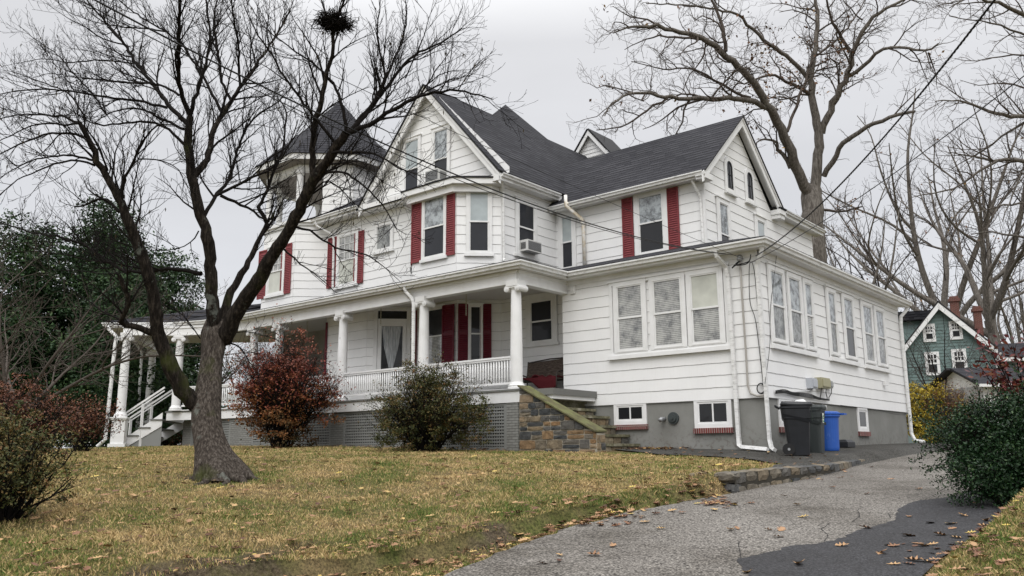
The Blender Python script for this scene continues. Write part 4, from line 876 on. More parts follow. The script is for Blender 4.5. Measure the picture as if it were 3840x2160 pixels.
# --- porch floor, skirt, piers, lattice
FLOOR = [(-25.3, -1.15), (-22.9, -3.15), (-21.0, -2.62), (-19.2, -2.48), (-5.60, -2.42), (-5.60, 1.0), (-15.7, 2.6), (-19.6, 2.6), (-23, 1.5)]
def slab(name, poly, z0, z1, m):
    mb = MB(); mb.poly([(x, y, z1) for x, y in poly]); mb.poly([(x, y, z0) for x, y in poly][::-1])
    for i in range(len(poly)): a, b = poly[i], poly[(i+1) % len(poly)]; mb.add([(*a, z0), (*b, z0), (*b, z1), (*a, z1)], [(0, 1, 2, 3)])
    return mesh_obj(name, mb, m, house)
slab('porch_floor', FLOOR, .42, .47, M['greypaint'])
sk = MB(); beam(sk, [(-25.0, -1.3), (-22.85, -3.08), (-21.0, -2.56), (-19.2, -2.42), (-5.66, -2.36), (-5.66, -.02)], .05, .12, .42); mesh_obj('porch_skirt', sk, M['trim'], house)
fe = MB(); fe.box(-5.66, -4.9, -2.0, -.02, .30, .47); mesh_obj('landing_edge', fe, M['greypaint'], house)
fe = MB(); fe.box(-5.62, -4.95, -1.95, -.03, .20, .30); mesh_obj('landing_skirt', fe, M['trim'], house)
PY0 = -2.34
piers = [(-6.17, -5.76), (-13.62, -12.98), (-19.5, -18.1), (-22.9, -22.3)]
def lattice(x0, x1, y, z0, z1, d=(1, 0)):
    mb = MB(); n = (d[1], -d[0]); A = (x0, y); Lx = x1-x0 if d == (1, 0) else x1
    wv = .046; p = .086
    mb.obox(A, d, n, 0, Lx, -.02, .02, z0, z0+.09); mb.obox(A, d, n, 0, Lx, -.02, .02, z1-.06, z1); mb.obox(A, d, n, 0, .09, -.02, .02, z0+.09, z1-.06); mb.obox(A, d, n, Lx-.09, Lx, -.02, .02, z0+.09, z1-.06)
    z = z0+.09
    while z < z1-.07: mb.obox(A, d, n, .08, Lx-.08, .0, .012, z+.02, z+.02+wv); z += p
    s = .09
    while s < Lx-.1: mb.obox(A, d, n, s+.03, s+.03+.044, -.012, .0, z0+.08, z1-.05); s += p
    ob = mesh_obj('lattice', mb, M['lattice'], house)
for a, b in ((-9.35, -6.17), (-12.98, -9.75), (-16.6, -13.62), (-18.1, -17.0), (-22.3, -19.5)): lattice(a, b, PY0-.0, gz((a+b)/2, -2.5)-.02, .12)
for a, b in piers+[(-9.75, -9.35), (-17.0, -16.6)]: pm = MB(); pm.box(a, b, PY0-.03, PY0+.35, -1.5, .12); mesh_obj('brick_pier', pm, M['pier'], house)
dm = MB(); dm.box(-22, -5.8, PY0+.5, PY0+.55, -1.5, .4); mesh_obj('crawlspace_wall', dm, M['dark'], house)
# --- columns with ionic capitals
def column(x, y, z0, z1, ang=0.0, r0=.165, ped=None):
    mb = MB(); zb_ = z0
    if ped:
        w_ = ped
        def sqr(z_a, z_b, h): c, s = math.cos(ang), math.sin(ang); mb.obox((x, y), (c, s), (-s, c), -h, h, -h, h, z_a, z_b)
        zt_p = z0+ped; sqr(z0, z0+.12, .30); sqr(z0+.12, zt_p-.10, .235); sqr(zt_p-.10, zt_p-.05, .27); sqr(zt_p-.05, zt_p, .30); zb_ = zt_p
    H_ = z1-zb_
    mb.lathe(x, y, [(.24, zb_), (.24, zb_+.05), (.225, zb_+.07), (.235, zb_+.10), (.20, zb_+.13), (.185, zb_+.16), (r0, zb_+.2), (r0, zb_+.2+H_*.3), (r0*.93, zb_+H_*.65), (r0*.84, z1-.2), (r0*.84, z1-.14), (r0*.95, z1-.12), (r0*.95, z1-.06)], 24)
    col = mesh_obj('column', mb, M['trim'], house); 
    cm_ = MB(); c, s = math.cos(ang), math.sin(ang); d = (c, s); n = (-s, c)
    cm_.obox((x, y), d, n, -.20, .20, -.20, .20, z1-.045, z1+.12)
    for sd in (-1, 1):
        cen = np.array((x, y))+np.array(d)*.19*sd; zc = z1-.11
        for r_, hw_ in ((.085, .19), (.055, .205), (.025, .215)):
            P = []; cm_.tube([(cen[0]-n[0]*hw_, cen[1]-n[1]*hw_, zc), (cen[0]+n[0]*hw_, cen[1]+n[1]*hw_, zc)], r_, 14)
    cm_.obox((x, y), d, n, -.2, .2, -.185, .185, z1-.09, z1-.04)
    mesh_obj('capital', cm_, M['trim'], col)
CZ = 3.30
for x in (-6.0, -9.6, -13.42, -17.0, -18.6): column(x, -2.15, .47, CZ)
column(-22.3, -3.05, .47, CZ, .7, ped=None)
column(-23.55, -4.55, -.88, CZ, .9, ped=1.10); column(-27.6, -1.5, -.86, CZ, .9, ped=1.10)
# --- railings with balusters
def railing(A, B, z0=.62, z1=1.38, stuff=False, name='porch_railing'):
    A = np.array(A, float); B = np.array(B, float); d = B-A; Ln = np.linalg.norm(d); d /= Ln; n = np.array((d[1], -d[0]))
    mb = MB(); mb.obox(A, d, n, 0, Ln, -.05, .05, z1-.05, z1); mb.obox(A, d, n, 0, Ln, -.035, .035, z1-.10, z1-.05); mb.obox(A, d, n, 0, Ln, -.04, .04, z0, z0+.06); mb.obox(A, d, n, 0, Ln, -.055, .055, .47, .50)
    r = mesh_obj(name, mb, M['trim'], house); k = int(Ln/.098); allb = MB()
    for i in range(k):
        p = A+d*((i+.5)*Ln/k); b = allb if stuff else MB(); b.lathe(p[0], p[1], [(.019, z0+.05), (.024, z0+.2), (.026, z0+.35), (.021, z1-.1)], 6)
        if not stuff: mesh_obj('baluster', b, M['trim'], r, True)
    if stuff: o = mesh_obj('balusters', allb, M['trim'], r, True); o['kind'] = 'stuff'
railing((-9.43, -2.15), (-6.17, -2.15)); railing((-13.25, -2.15), (-9.77, -2.15)); railing((-16.83, -2.15), (-13.6, -2.15), stuff=True); railing((-22.1, -2.9), (-18.8, -2.2), stuff=True)
rbm = MB()
for a, b in ((-9.43, -6.17), (-13.25, -9.77), (-16.8, -13.6)): rbm.box(a, b, -2.05, -1.98, .47, .52)
# --- wooden side steps with handrails (left end of the porch)
st = thing('porch_steps', 'white wooden side steps with sloping handrails at the left porch end', 'steps', (-23.2, -3.6, -.87))
T0 = np.array((-22.85, -3.25)); dv = np.array((-.66, -.75)); dv /= np.linalg.norm(dv); nv = np.array((dv[1], -dv[0]))   # going down and out
tr = MB(); 
for i in range(4):
    z = .47-.30*(i+1); tr.obox(T0, dv, nv, i*.40, i*.40+.45, -.1, 3.4, z-.05, z)
mesh_obj('tread', tr, M['greypaint'], st)
for o_ in (-.06, 3.4):
    sg = MB()
    P = [(0, .45), (1.75, -.85), (1.3, -.87), (0, -.1)]; 
    for t_ in (0,): V = [(T0[0]+dv[0]*a+nv[0]*(o_+w_), T0[1]+dv[1]*a+nv[1]*(o_+w_), z) for w_ in (0, .05) for a, z in ((0, .42), (.4, .12), (.4, .10), (.8, -.18), (1.2, -.48), (1.72, -.80), (1.72, -.90), (1.25, -.90), (0, -.10))]
    k = 9; sg.add(V, [tuple(range(k)), tuple(range(k, 2*k))[::-1]]+[(i, (i+1) % k, k+(i+1) % k, k+i) for i in range(k)]); mesh_obj('stringer', sg, M['trim'], st)
lt = MB(); V = [(T0[0]+dv[0]*a+nv[0]*w_, T0[1]+dv[1]*a+nv[1]*w_, z) for w_ in (-.03, .0) for a, z in ((0, -.12), (1.25, -.92), (0, -.92))]; lt.add(V, [(0, 1, 2), (5, 4, 3), (0, 3, 4, 1), (1, 4, 5, 2), (2, 5, 3, 0)]); mesh_obj('side_panel', lt, M['lattice'], st)
hr = MB(); 
for o_ in (-.02, 1.2):
    a_ = T0+nv*o_; b_ = a_+dv*1.75; hr.tube([(*a_, 1.38), (*b_, .10)], .045, 4, square=True); hr.tube([(*a_, 1.25), (*b_, -.03)], .03, 4, square=True)
mesh_obj('handrail', hr, M['trim'], st)
for o_ in (-.02, 1.2):
    for u in (.75, 1.5): 
        p = T0+nv*o_+dv*u; pm = MB(); pm.box(p[0]-.04, p[0]+.04, p[1]-.04, p[1]+.04, -.87+.0, 1.3-.73*u); mesh_obj('post', pm, M['trim'], st)

# --- downspouts
def downspout(pts, w=.052, m='gutter', par=house, name='downspout', sq=True):
    mb = MB(); mb.tube(pts, w, 4 if sq else 8, square=sq); return mesh_obj(name, mb, M[m], par)
gA = gz(-.3, -.5)
x1 = PF.px(*k4(1130, 320))[0]-6.05; x2 = PF.px(*k4(1180, 1330))[0]-6.05
downspout([(-.92, -.40, 3.76), (-.92, -.36, 3.62), (-.80, -.12, 3.36), (-.78, -.09, 3.1), (-.74, -.09, gA+.35), (-.72, -.12, gA+.18), (-.60, -.22, gA+.13), (.12, -.42, gA+.07)], .062)
downspout([(.24, -.30, 3.74), (.22, -.26, 3.60), (.02, -.12, 3.32), (.0, -.10, 3.1), (.04, -.10, gA+.30), (.10, -.16, gA+.12), (.26, -.34, gA+.06)], .055)
gB = gz(.2, 11.2); downspout([(.26, 11.45, 3.74), (.22, 11.42, 3.58), (.10, 11.2, 3.36), (.09, 11.14, 3.1), (.09, 11.14, gB+.35), (.2, 11.1, gB+.12), (.5, 11.05, gB+.06)], .06, sq=False)
downspout([(-2.95, 2.36, 6.80), (-2.93, 2.42, 6.66), (-2.86, 2.60, 6.35), (-2.84, 2.64, 6.2), (-2.82, 2.64, 4.7)], .042, sq=False)
downspout([(-8.0, -.40, 7.22), (-8.05, -.35, 7.12), (-8.20, -.14, 6.9), (-8.22, -.12, 6.7), (-8.20, -.12, 4.75), (-8.12, -.2, 4.62), (-7.9, -.4, 4.6)], .042, sq=False)
downspout([(-17.25, -.66, 7.5), (-17.22, -.6, 7.35), (-16.75, -.25, 7.0), (-16.66, -.2, 6.8), (-16.62, -.2, 4.7)], .045, sq=False)
downspout([(-10.1, -2.50, 3.74), (-10.08, -2.48, 3.62), (-9.88, -2.40, 3.38), (-9.82, -2.38, 3.2), (-9.80, -2.38, .1)], .055, sq=False)
downspout([(-24.35, -5.0, 3.74), (-24.25, -4.95, 3.6), (-23.95, -4.78, 3.3), (-23.95, -4.8, 3.0), (-24.0, -4.85, -.6), (-24.25, -5.0, -.85)], .07, sq=False)
downspout([(-28.2, -2.0, 3.7), (-28.0, -1.8, 3.3), (-27.95, -1.75, -.8)], .065, sq=False)
# vent pipe on the wing
vp = [WF.px(*c2(x, y)) for x, y in ((990, 275), (995, 400), (1015, 440), (1090, 555), (1110, 600), (1130, 1140))]
vm = MB(); vm.tube([(*WF.p(vp[0][0], 0, .55)[:2], vp[0][1]-.1), (*WF.p(vp[1][0], 0, .55)[:2], vp[1][1]-.1), (*WF.p(vp[3][0], 0, .14)[:2], vp[3][1]), (*WF.p(vp[4][0], 0, .12)[:2], vp[4][1]-.05), (*WF.p(vp[5][0], 0, .12)[:2], 4.62)], .06, 10)
for s_, z_ in (vp[1], vp[3], vp[4]): x, y, _ = WF.p(s_, 0, .12 if z_ != vp[1][1] else .5); vm.lathe(x, y, [(.08, z_-.08), (.08, z_+.02)], 10)
def b_pipe(t, b): o = coords(t); setc(t, b, cramp(t, noise(t, o, 5, 4), [(0.4, (.78, .77, .74)), (0.65, (.62, .52, .36))]))
mesh_obj('vent_pipe', vm, mat('yellowed_white_pipe', (.7, .68, .6), .5, .4, b_pipe), house, True)
# wall vents on the foundation
vb = MB(); s_, z_ = PF.px(*k4(708, 1160)); x, y, _ = PF.p(s_, 0, 0); vb.tube([(x, .05, z_), (x, -.12, z_-.01), (x, -.20, z_-.04)], .055, 10); mesh_obj('wall_vent', vb, M['metal'], house, True)
vb = MB(); s_, z_ = PF.px(*k4(764, 1156)); x, y, _ = PF.p(s_, 0, 0)
vb.tube([(x, .05, z_), (x, -.02, z_)], .155, 20); vb.tube([(x, -.02, z_), (x, -.06, z_)], .10, 20); vb.tube([(x, -.06, z_), (x, -.09, z_)], .04, 12); mesh_obj('wall_vent', vb, mat('dark_cast_metal', (.05, .06, .06), .6, .4), house)
vb = MB(); s_, z_ = PF.px(*k4(162, 382)); bar(vb, PF, s_-.09, s_+.09, z_-.12, z_+.12, .02, .06); bar(vb, PF, s_-.05, s_+.05, z_-.06, z_+.06, .06, .075); mesh_obj('wall_vent', vb, M['trim'], house)
# basement hatch doors on the side wall
hm = MB(); 
for tl, br in (((2985+12, 1495), (3060, 1660)), ((3062, 1498), (3118, 1660))):
    pass
ha, hb, hc = PR.px(2998, 1520)[0], PR.px(3058, 1520)[0], PR.px(3118, 1520)[0]
for a, b in ((ha, hb-.02), (hb+.02, hc)): bar(hm, PR, a, b, -1.0, .02, -.03, .03)
mesh_obj('basement_door', hm, M['stucco'], house)
pm = MB()
for x0_, x1_, y0_, y1_ in ((3015, 3032, 1511, 1529), (3077, 3093, 1518, 1535)): a = PR.px(x0_, y0_); b = PR.px(x1_, y1_); bar(pm, PR, a[0], b[0]+.05, b[1], a[1], .03, .04)
mesh_obj('paper_notice', pm, M['trim'], house)
pm = MB(); a = PR.px(3048, 1535); bar(pm, PR, a[0]-.03, a[0]+.05, a[1]-.15, a[1]+.02, .03, .07); b = PR.px(3063, 1525); bar(pm, PR, b[0]-.02, b[0]+.03, b[1]-.16, b[1]+.06, .03, .08); mesh_obj('handle', pm, M['black'], house)

# --- electric meter boxes (things of their own on the wall)
def kx(x, y): return (2980+x/3.723, 1360+y/3.723)
def boxthing(name, label, cat, tl, br, dep, m, rounded=.02):
    a = PR.px(*kx(*tl)); b = PR.px(*kx(*br)); s0, s1 = a[0], b[0]; z1_, z0_ = a[1], b[1]; x, y, _ = PR.p((s0+s1)/2, 0, .02)
    mb = MB(); bar(mb, PR, s0, s1, z0_, z1_, .0, dep); bar(mb, PR, s0+.04, s1-.04, z0_+.04, z1_-.04, dep, dep+.03); o = mesh_obj(name, mb, m, None, bevel=rounded); return tag(o, label, cat)
boxthing('electric_meter', 'grey rounded electric meter box on the white side wall, nearest the house corner', 'meter box', (150, 215), (232, 370), .17, mat('light_grey_plastic', (.45, .47, .50), .45, .4), .035)
boxthing('utility_box', 'beige utility cabinet in the middle between two grey meter boxes', 'utility box', (268, 208), (400, 372), .20, mat('beige_metal_box', (.36, .34, .22), .5, .4), .02)
boxthing('cable_box', 'small grey cable box beside the beige utility cabinet', 'cable box', (425, 255), (478, 362), .12, mat('grey_metal_box', (.33, .34, .34), .5, .4), .012)
def cable(name, pts, r, m='black', label=None, cat='cable', par=None, seg=5, smooth_=True):
    P = [np.array(p, float) for p in pts]; out = []
    n = len(P)
    for i in range(n-1):      # Catmull-Rom
        p0, p1, p2, p3 = P[max(i-1, 0)], P[i], P[i+1], P[min(i+2, n-1)]
        for k in range(6): t = k/6; out.append(.5*((2*p1)+(-p0+p2)*t+(2*p0-5*p1+4*p2-p3)*t*t+(-p0+3*p1-3*p2+p3)*t**3))
    out.append(P[-1]); mb = MB(); mb.tube(out, r, seg); o = mesh_obj(name, mb, M[m] if isinstance(m, str) else m, par, True)
    if label: tag(o, label, cat)
    return o
cb_ = MB()
def pr(x, y, o=.05): s, z = PR.px(x, y); q = PR.p(s, z, o); return q
def pf(x, y, o=.05): s, z = PF.px(x, y); q = PF.p(s, z, o); return q
for j in range(4):
    P = [pr(2900, 1466+j*3, .06), pr(2930, 1462+j*4, .08), pr(2965, 1473+j*3, .07), pr(3000, 1476+j*4, .1), pr(3030, 1480+j*4, .08), pr(3060, 1492+j*2, .08), pr(3100, 1499+j, .07)]
    cable('wall_cable', P, .012, 'black', None, par=house)
for a, b in ((3066, 3062), (3085, 3088), (3105, 3095)):
    cable('wall_cable', [pr(a, 1458, .1), pr(a-4, 1475, .12), pr(b, 1490, .1), pr(b+3, 1498, .08)], .012, 'black', par=house)
cable('wall_cable', [pr(3145, 1520, .05), pr(3270, 1535, .05), pr(3340, 1552, .07), pr(3380, 1556, .07), pr(3402, 1550, .05)], .008, 'black', par=house)
cable('conduit', [pr(2905, 1470, .05), pr(2985, 1470, .06), pr(3030, 1465, .06), pr(3035, 1455, .08)], .022, mat('pale_conduit', (.5, .5, .5), .5, .4), par=house)
MZ = mat('grey_conduit', (.38, .36, .33), .5, .4)
# service mast and conduit on the front near the corner
def kz(x, y): return (2640+x/2.0475, 900+y/2.0475)
mast = thing('service_mast', 'grey electric conduit with weatherhead rising by the white house corner', 'conduit', pf(*kz(325, 810), .05))
cm1 = MB(); P = [pf(*kz(285, 160), .07), pf(*kz(300, 400), .07), pf(2050+1210*.6213, 850+760*.6213, .07), pf(2050+1222*.6213, 850+960*.6213, .07), pf(2050+1240*.6213, 850+1008*.6213, .08), pf(2050+1280*.6213, 850+1022*.6213, .09), pf(2050+1325*.6213, 850+1018*.6213, .08)]
cm1.tube(P, .026, 8); mesh_obj('conduit', cm1, MZ, mast, True)
cm1 = MB(); q = P[0]; cm1.lathe(q[0], q[1], [(.05, q[2]-.02), (.075, q[2]+.02), (.07, q[2]+.10), (.03, q[2]+.15)], 12); mesh_obj('weatherhead', cm1, M['metal'], mast)
cable('drip_loop', [pf(*kz(285, 165), .1), pf(*kz(265, 190), .15), pf(*kz(240, 225), .18), pf(*kz(262, 205), .16), pf(*kz(310, 195), .2), pf(*kz(380, 175), .25), pf(*kz(392, 125), .25)], .014, 'black', par=mast)
cable('drip_loop', [pf(*kz(290, 165), .1), pf(*kz(270, 200), .15), pf(*kz(330, 200), .2), pf(*kz(375, 185), .25), pf(*kz(385, 140), .2)], .014, 'black', par=mast)
for off in (0, 14):
    cable('hanging_cable', [pf(*kz(395-off, 175), .2), pf(*kz(402-off*3, 260), .1), pf(*kz(418-off*4, 480), .06), pf(*kz(440-off*2.2, 650), .06), pf(2050+1322*.6213-off*.2, 850+980*.6213, .07)], .009, 'black', 'thin black cable hanging down the white wall by the corner downspout' if off == 0 else 'thin slack black wire looping down the white wall beside the grey conduit', 'cable')
rngc = MB(); cx_, cz_ = PF.px(2050+1303*.6213, 850+978*.6213)
for j in range(3):
    pts = [PF.p(cx_+.11*math.cos(2*PI*k/16)*(1-.1*j), cz_+.13*math.sin(2*PI*k/16)*(1-.08*j), .08+.01*j) for k in range(17)]; rngc.tube(pts, .008, 5)
tag(mesh_obj('cable_coil', rngc, M['black'], None, True), 'small black coil of spare cable at the siding bottom near the corner', 'cable')

# --- overhead wires
HC_ = at_y(2851, 985, -.12)
def wire(name, A, B, sag, r, label, m='black', twist=False):
    A = np.array(A, float); B = np.array(B, float); n = 40; pts = []
    for i in range(n+1): t = i/n; p = A+(B-A)*t; p[2] -= sag*4*t*(1-t); pts.append(p)
    mb = MB()
    if twist:
        n2 = 360; 
        for ph in (0, 2*PI/3, 4*PI/3):
            q = []
            for i in range(n2+1): t = i/n2; p = A+(B-A)*t; p[2] -= sag*4*t*(1-t); a = t*2*PI*45+ph; d = (B-A)/np.linalg.norm(B-A); u = np.cross(d, (0, 0, 1)); u /= np.linalg.norm(u); v = np.cross(u, d); q.append(p+u*math.cos(a)*r*1.1+v*math.sin(a)*r*1.1)
            mb.tube(q, r, 4)
    else: mb.tube(pts, r, 5)
    return tag(mesh_obj(name, mb, M[m], None, True), label, 'overhead wire', 'overhead wires running to the house')
c_att = tuple(at_y(2834, 960, -.3))
wire('overhead_wire', c_att, tuple(at_depth(3790, -80, 9.5)), .35, .0075, 'thick twisted black power line sloping from the top right corner to the house corner', twist=True)
wire('overhead_wire', tuple(at_y(2815, 985, -.25)), tuple(at_depth(3960, 190, 10)), .18, .008, 'thin black wire below the thick twisted power line on the right')
wire('overhead_wire', tuple(at_y(2720, 952, -.35)), tuple(at_depth(300, -30, 9.5)), .55, .012, 'upper of the two black wires crossing the front bay windows')
wire('overhead_wire', tuple(at_y(2780, 958, -.35)), tuple(at_depth(240, -30, 9.3)), .62, .007, 'lower thinner wire of the two crossing the front bay windows')
wire('overhead_wire', tuple(at_y(2790, 972, -.33)), tuple(at_depth(380, -130, 10)), .1, .005, 'faint thin wire passing in front of the roof gutter and red shutters')
cable('overhead_wire', [tuple(at_y(2905, 912, -.1)), tuple(at_x(2912, 950, .1)), tuple(at_x(2890, 1150, .08)), tuple(at_x(2886, 1300, .06)), tuple(at_x(2868, 1440, .06))], .007, 'black', 'thin black cable dangling from the gutter in front of the first side window', 'cable')

fl = MB(); q = at_y(*k7(1530, 962), -2.40); fl.tube([(q[0]-.05, q[1], q[2]+.06), (q[0]+.02, q[1]-.10, q[2]+.05), (q[0]+.16, q[1]-.18, q[2]-.02)], [.03, .06, .09], 10); fl.tube([(q[0]-.05, q[1]+.05, q[2]+.05), (q[0]-.05, q[1]-.02, q[2]+.12)], .02, 6); tag(mesh_obj('flood_lamp', fl, M['metal'], None), 'small grey hooded spotlight fixed to the brick pier below the porch', 'lamp')
# --- window air conditioners
def ac(label, pl, s0, s1, z0, h, dep):
    x, y, _ = pl.p((s0+s1)/2, z0, .1); t = thing('air_conditioner', label, 'air conditioner', (x, y, z0)); mb = MB(); bar(mb, pl, s0, s1, z0, z0+h, .04, dep); mesh_obj('housing', mb, mat('ac_casing', (.62, .62, .60), .5, .4), t, bevel=.012)
    mb = MB(); bar(mb, pl, s0+.03, s1-.03, z0+.04, z0+h-.04, dep, dep+.006); mesh_obj('grille', mb, mat('ac_grille', (.10, .10, .10), .6, .4), t)
    mb = MB(); k = 9
    for i in range(k): z = z0+.06+(h-.12)*i/(k-1); bar(mb, pl, s0+.04, s1-.04, z-.005, z+.005, dep+.006, dep+.012)
    mesh_obj('louvre', mb, M['metal'], t); mb = MB()
    for i in range(8): o_ = .10+(dep-.2)*i/7; bar(mb, pl, s1, s1+.006, z0+.06, z0+h-.08, o_, o_+.015); bar(mb, pl, s0-.006, s0, z0+.06, z0+h-.08, o_, o_+.015)
    mesh_obj('side_vent', mb, M['black'], t)
z0_ = MS.px(*c2(380, 985))[1]; ac('beige window air conditioner in the dark window above the porch roof corner', MS, SWIN[0]+.02, SWIN[1]-.02, SWIN[2]+.02, .36, .38)
ac('window air conditioner hanging out of the gable window above the bay', GB, GW[0]-.02, GW[1]+.0, 7.66, .42, .45)

# --- stone stairs with cheek wall
stairs = thing('stone_stairs', 'mossy fieldstone stairs with sloped cheek wall at the porch end', 'stairs', (-4.4, -1.2, -1.17))
CW = Plane((-5.72, -2.38), (1, 0)); j3 = lambda x, y: (1900+x/4.14, 1400+y/4.14)
s_t, z_t = CW.px(*j3(225, 190)); s_b, z_b = CW.px(*j3(1395, 890)); s_e, z_e = CW.px(*j3(1390, 1240))
sm_, mm_ = MB(), MB(); L_ = s_b; z_b0 = -1.28
slope = lambda s: z_t-.05+(z_b-z_t)*(s-s_t)/(s_b-s_t)
mm_.add([CW.p(0, z_b0, .0), CW.p(L_, z_b0, .0), CW.p(L_, z_b-.06, .0), CW.p(0, z_t-.06, .0), CW.p(0, z_b0, -.36), CW.p(L_, z_b0, -.36), CW.p(L_, z_b-.06, -.36), CW.p(0, z_t-.06, -.36)], [(0, 1, 2, 3), (5, 4, 7, 6), (1, 5, 6, 2), (3, 2, 6, 7), (4, 0, 3, 7)])
random.seed(11); z = z_b0
while z < z_t-.1:
    h = random.uniform(.13, .25); s = 0.0 + .01
    while s < L_-.06:
        wd_ = random.uniform(.17, .46)*(1.2 if h > .18 else .9); e = min(s+wd_, L_-.005); top_s = min(z+h, slope(s)), min(z+h, slope(e))
        if top_s[0]-z > .05:
            if top_s[1]-z < .04: e = s+max(.05, (e-s)*.6); top_s = (top_s[0], max(z+.03, min(z+h, slope(e))))
            split_ = h > .17 and random.random() < .3
            a_, b_ = CW.p(s+.006, 0, 0)[:2], CW.p(e-.006, 0, 0)[:2]; tn = random.choice([.05, .15, .25, .35, .45, .55, .62, .7, .78, .85, .95])
            if split_:
                zm_ = z+h*.5; rough_block(sm_, a_, b_, -.022, .05, z+.008, z+.008, min(zm_, top_s[0])-.008, min(zm_, top_s[1])-.008, tn, .007, rnd=.006); tn = random.random()
                if top_s[1] > zm_+.03: rough_block(sm_, a_, b_, -.022, .05, zm_+.006, zm_+.006, top_s[0]-.008, top_s[1]-.008, tn, .007, rnd=.006)
            else: rough_block(sm_, a_, b_, -.020-random.uniform(0, .014), .05, z+.008, z+.008, top_s[0]-.008, top_s[1]-.008, tn, .009, rnd=.006)
        s = e
    z += h
z = z_b0; random.seed(4)
while z < z_b-.10:
    h = min(random.uniform(.13, .22), z_b-.065-z); xe_ = CW.p(L_, 0, 0)[0]; ym = random.uniform(.13, .23)
    for ya, yb_ in ((0.0, ym), (ym+.006, .36)): rough_block(sm_, (xe_, -2.38+ya), (xe_, -2.38+yb_-.006), -.022, .05, z+.006, z+.006, z+h-.006, z+h-.006, random.choice([.25, .45, .55, .7, .8, .95]), .007, rnd=.006)
    z += h
mesh_obj('mortar', mm_, M['mortar'], stairs); o = mesh_obj('stone', sm_, M['stone'], stairs)
cp = MB(); sd0 = (s_t-.05, z_t+.02); sd1 = (s_b+.02, z_b+.01)
V = []
for o_ in (.10, -.42):
    for (s, z), dz_ in ((sd0, 0), (sd1, 0), (sd1, -.05), (sd0, -.05)): V.append(CW.p(s, z+dz_, o_))
cp.add(V, [(0, 1, 2, 3), (7, 6, 5, 4), (0, 4, 5, 1), (3, 2, 6, 7), (1, 5, 6, 2), (0, 3, 7, 4)]); mesh_obj('coping', cp, M['mossy'], stairs, bevel=.01)
step_px = [(1195, 435), (1375, 555), (1590, 668), (1700, 812), (1900, 950), (2060, 1093)]
ss = MB(); st2 = MB(); prev = -4.9
for i, (x, y) in enumerate(step_px):
    q = at_y(*j3(x, y), -.02); xe, ze = q[0], q[2]; y0_ = -2.0
    st2.box(prev-.35, xe+.03, y0_-.0, -.02, ze-.07, ze)
    # stone risers
    yy = y0_
    zb2 = ze-.07
    nxt = at_y(*j3(*step_px[i+1]), -.02)[2] if i+1 < len(step_px) else gz(xe, -1)-.1
    while yy < -.10:
        wd_ = random.uniform(.22, .45); e = min(yy+wd_, -.03); rough_block(ss, (xe-.02, yy+.01), (xe-.02, e-.01), -.02, .25, nxt-.02, nxt-.02, zb2-.005, zb2-.005, random.choice([.35, .5, .6, .7, 1.0]), .010, rnd=.006); yy = e
    xx = prev-.1
    while xx < xe-.08:
        e = min(xx+random.uniform(.2, .4), xe-.01); rough_block(ss, (xx+.008, y0_+.05), (e-.008, y0_+.05), -.08, .15, nxt-.02 if xx > -3.9 else nxt, nxt-.02, zb2-.005, zb2-.005, random.choice([.35, .5, .6, .7, 1.0]), .010, rnd=.006); xx = e
    st2.box(-5.3, xe-.04, y0_+.04, -.04, -1.3, ze-.06)
    if i == 0: pass
    prev = xe
mesh_obj('step', st2, M['mossstone'], stairs, bevel=.012); mesh_obj('riser_stone', ss, M['stone'], stairs)

# --- porch bench with a cushion
bt = thing('porch_bench', 'brown woven metal bench on the porch behind the stone stairs', 'bench', (-7.0, .5, .47)); WM = mat('brown_woven_mesh', (.10, .075, .06), .8, .2, lambda t, b: setc(t, b, cramp(t, noise(t, coords(t), 30, 2, vec=(.3, .3, 3)), [(0.4, (.06, .045, .038)), (0.6, (.14, .11, .09))])))
FM = mat('bronze_bench_frame', (.05, .04, .035), .5, .4)
BX0, BX1 = -8.15, -6.5
mb = MB(); mb.add([(BX0, .85, 1.0), (BX1, .85, 1.0), (BX1, .95, 1.62), (BX0, .95, 1.56)], [(0, 1, 2, 3)]); mb.add([(BX0, .87, 1.0), (BX1, .87, 1.0), (BX1, .97, 1.62), (BX0, .97, 1.56)], [(3, 2, 1, 0)]); mesh_obj('backrest', mb, WM, bt)
mb = MB(); mb.box(BX0, BX1, .25, .86, .94, .985); mesh_obj('seat', mb, WM, bt, bevel=.01)
mb = MB()
for x in (BX0, BX1): mb.tube([(x, .22, .47), (x, .24, 1.05), (x, .30, 1.16), (x, .55, 1.20), (x, .88, 1.12)], .022, 6)
mb.tube([(BX0, .25, .96), (BX1, .25, .96)], .025, 6); mb.tube([(BX0, .97, 1.57), (-7.3, .98, 1.64), (BX1, .97, 1.63)], .02, 6); mesh_obj('armrest', mb, FM, bt, True)
for x in (BX0, BX1): 
    mb = MB(); mb.tube([(x, .92, .47), (x, .9, 1.0), (x, .97, 1.6)], .022, 6); mesh_obj('leg', mb, FM, bt, True)
RC = mat('dark_red_cushion', (.085, .012, .016), .8, .2); mb = MB()
xs = np.linspace(-7.95, -6.5, 16); V = []; 
for i, x in enumerate(xs):
    for k, y in enumerate(np.linspace(.20, .80, 6)): V.append((x, y, .995+.05*math.sin(i*1.1+k)*math.cos(k*1.7)+.02+(.05 if 5 < i < 9 else 0)))
mb.add(V, [(i*6+k, (i+1)*6+k, (i+1)*6+k+1, i*6+k+1) for i in range(15) for k in range(5)])
V = []
for i in range(13):
    x = -7.7+i*.1; dp_ = .05+.50*math.exp(-((i-8.5)/4.0)**2)
    for k in range(4): V.append((x, .19-.015*math.sin(i*1.3+k), 1.02-dp_*k/3))
mb.add(V, [(i*4+k, i*4+k+1, (i+1)*4+k+1, (i+1)*4+k) for i in range(12) for k in range(3)])
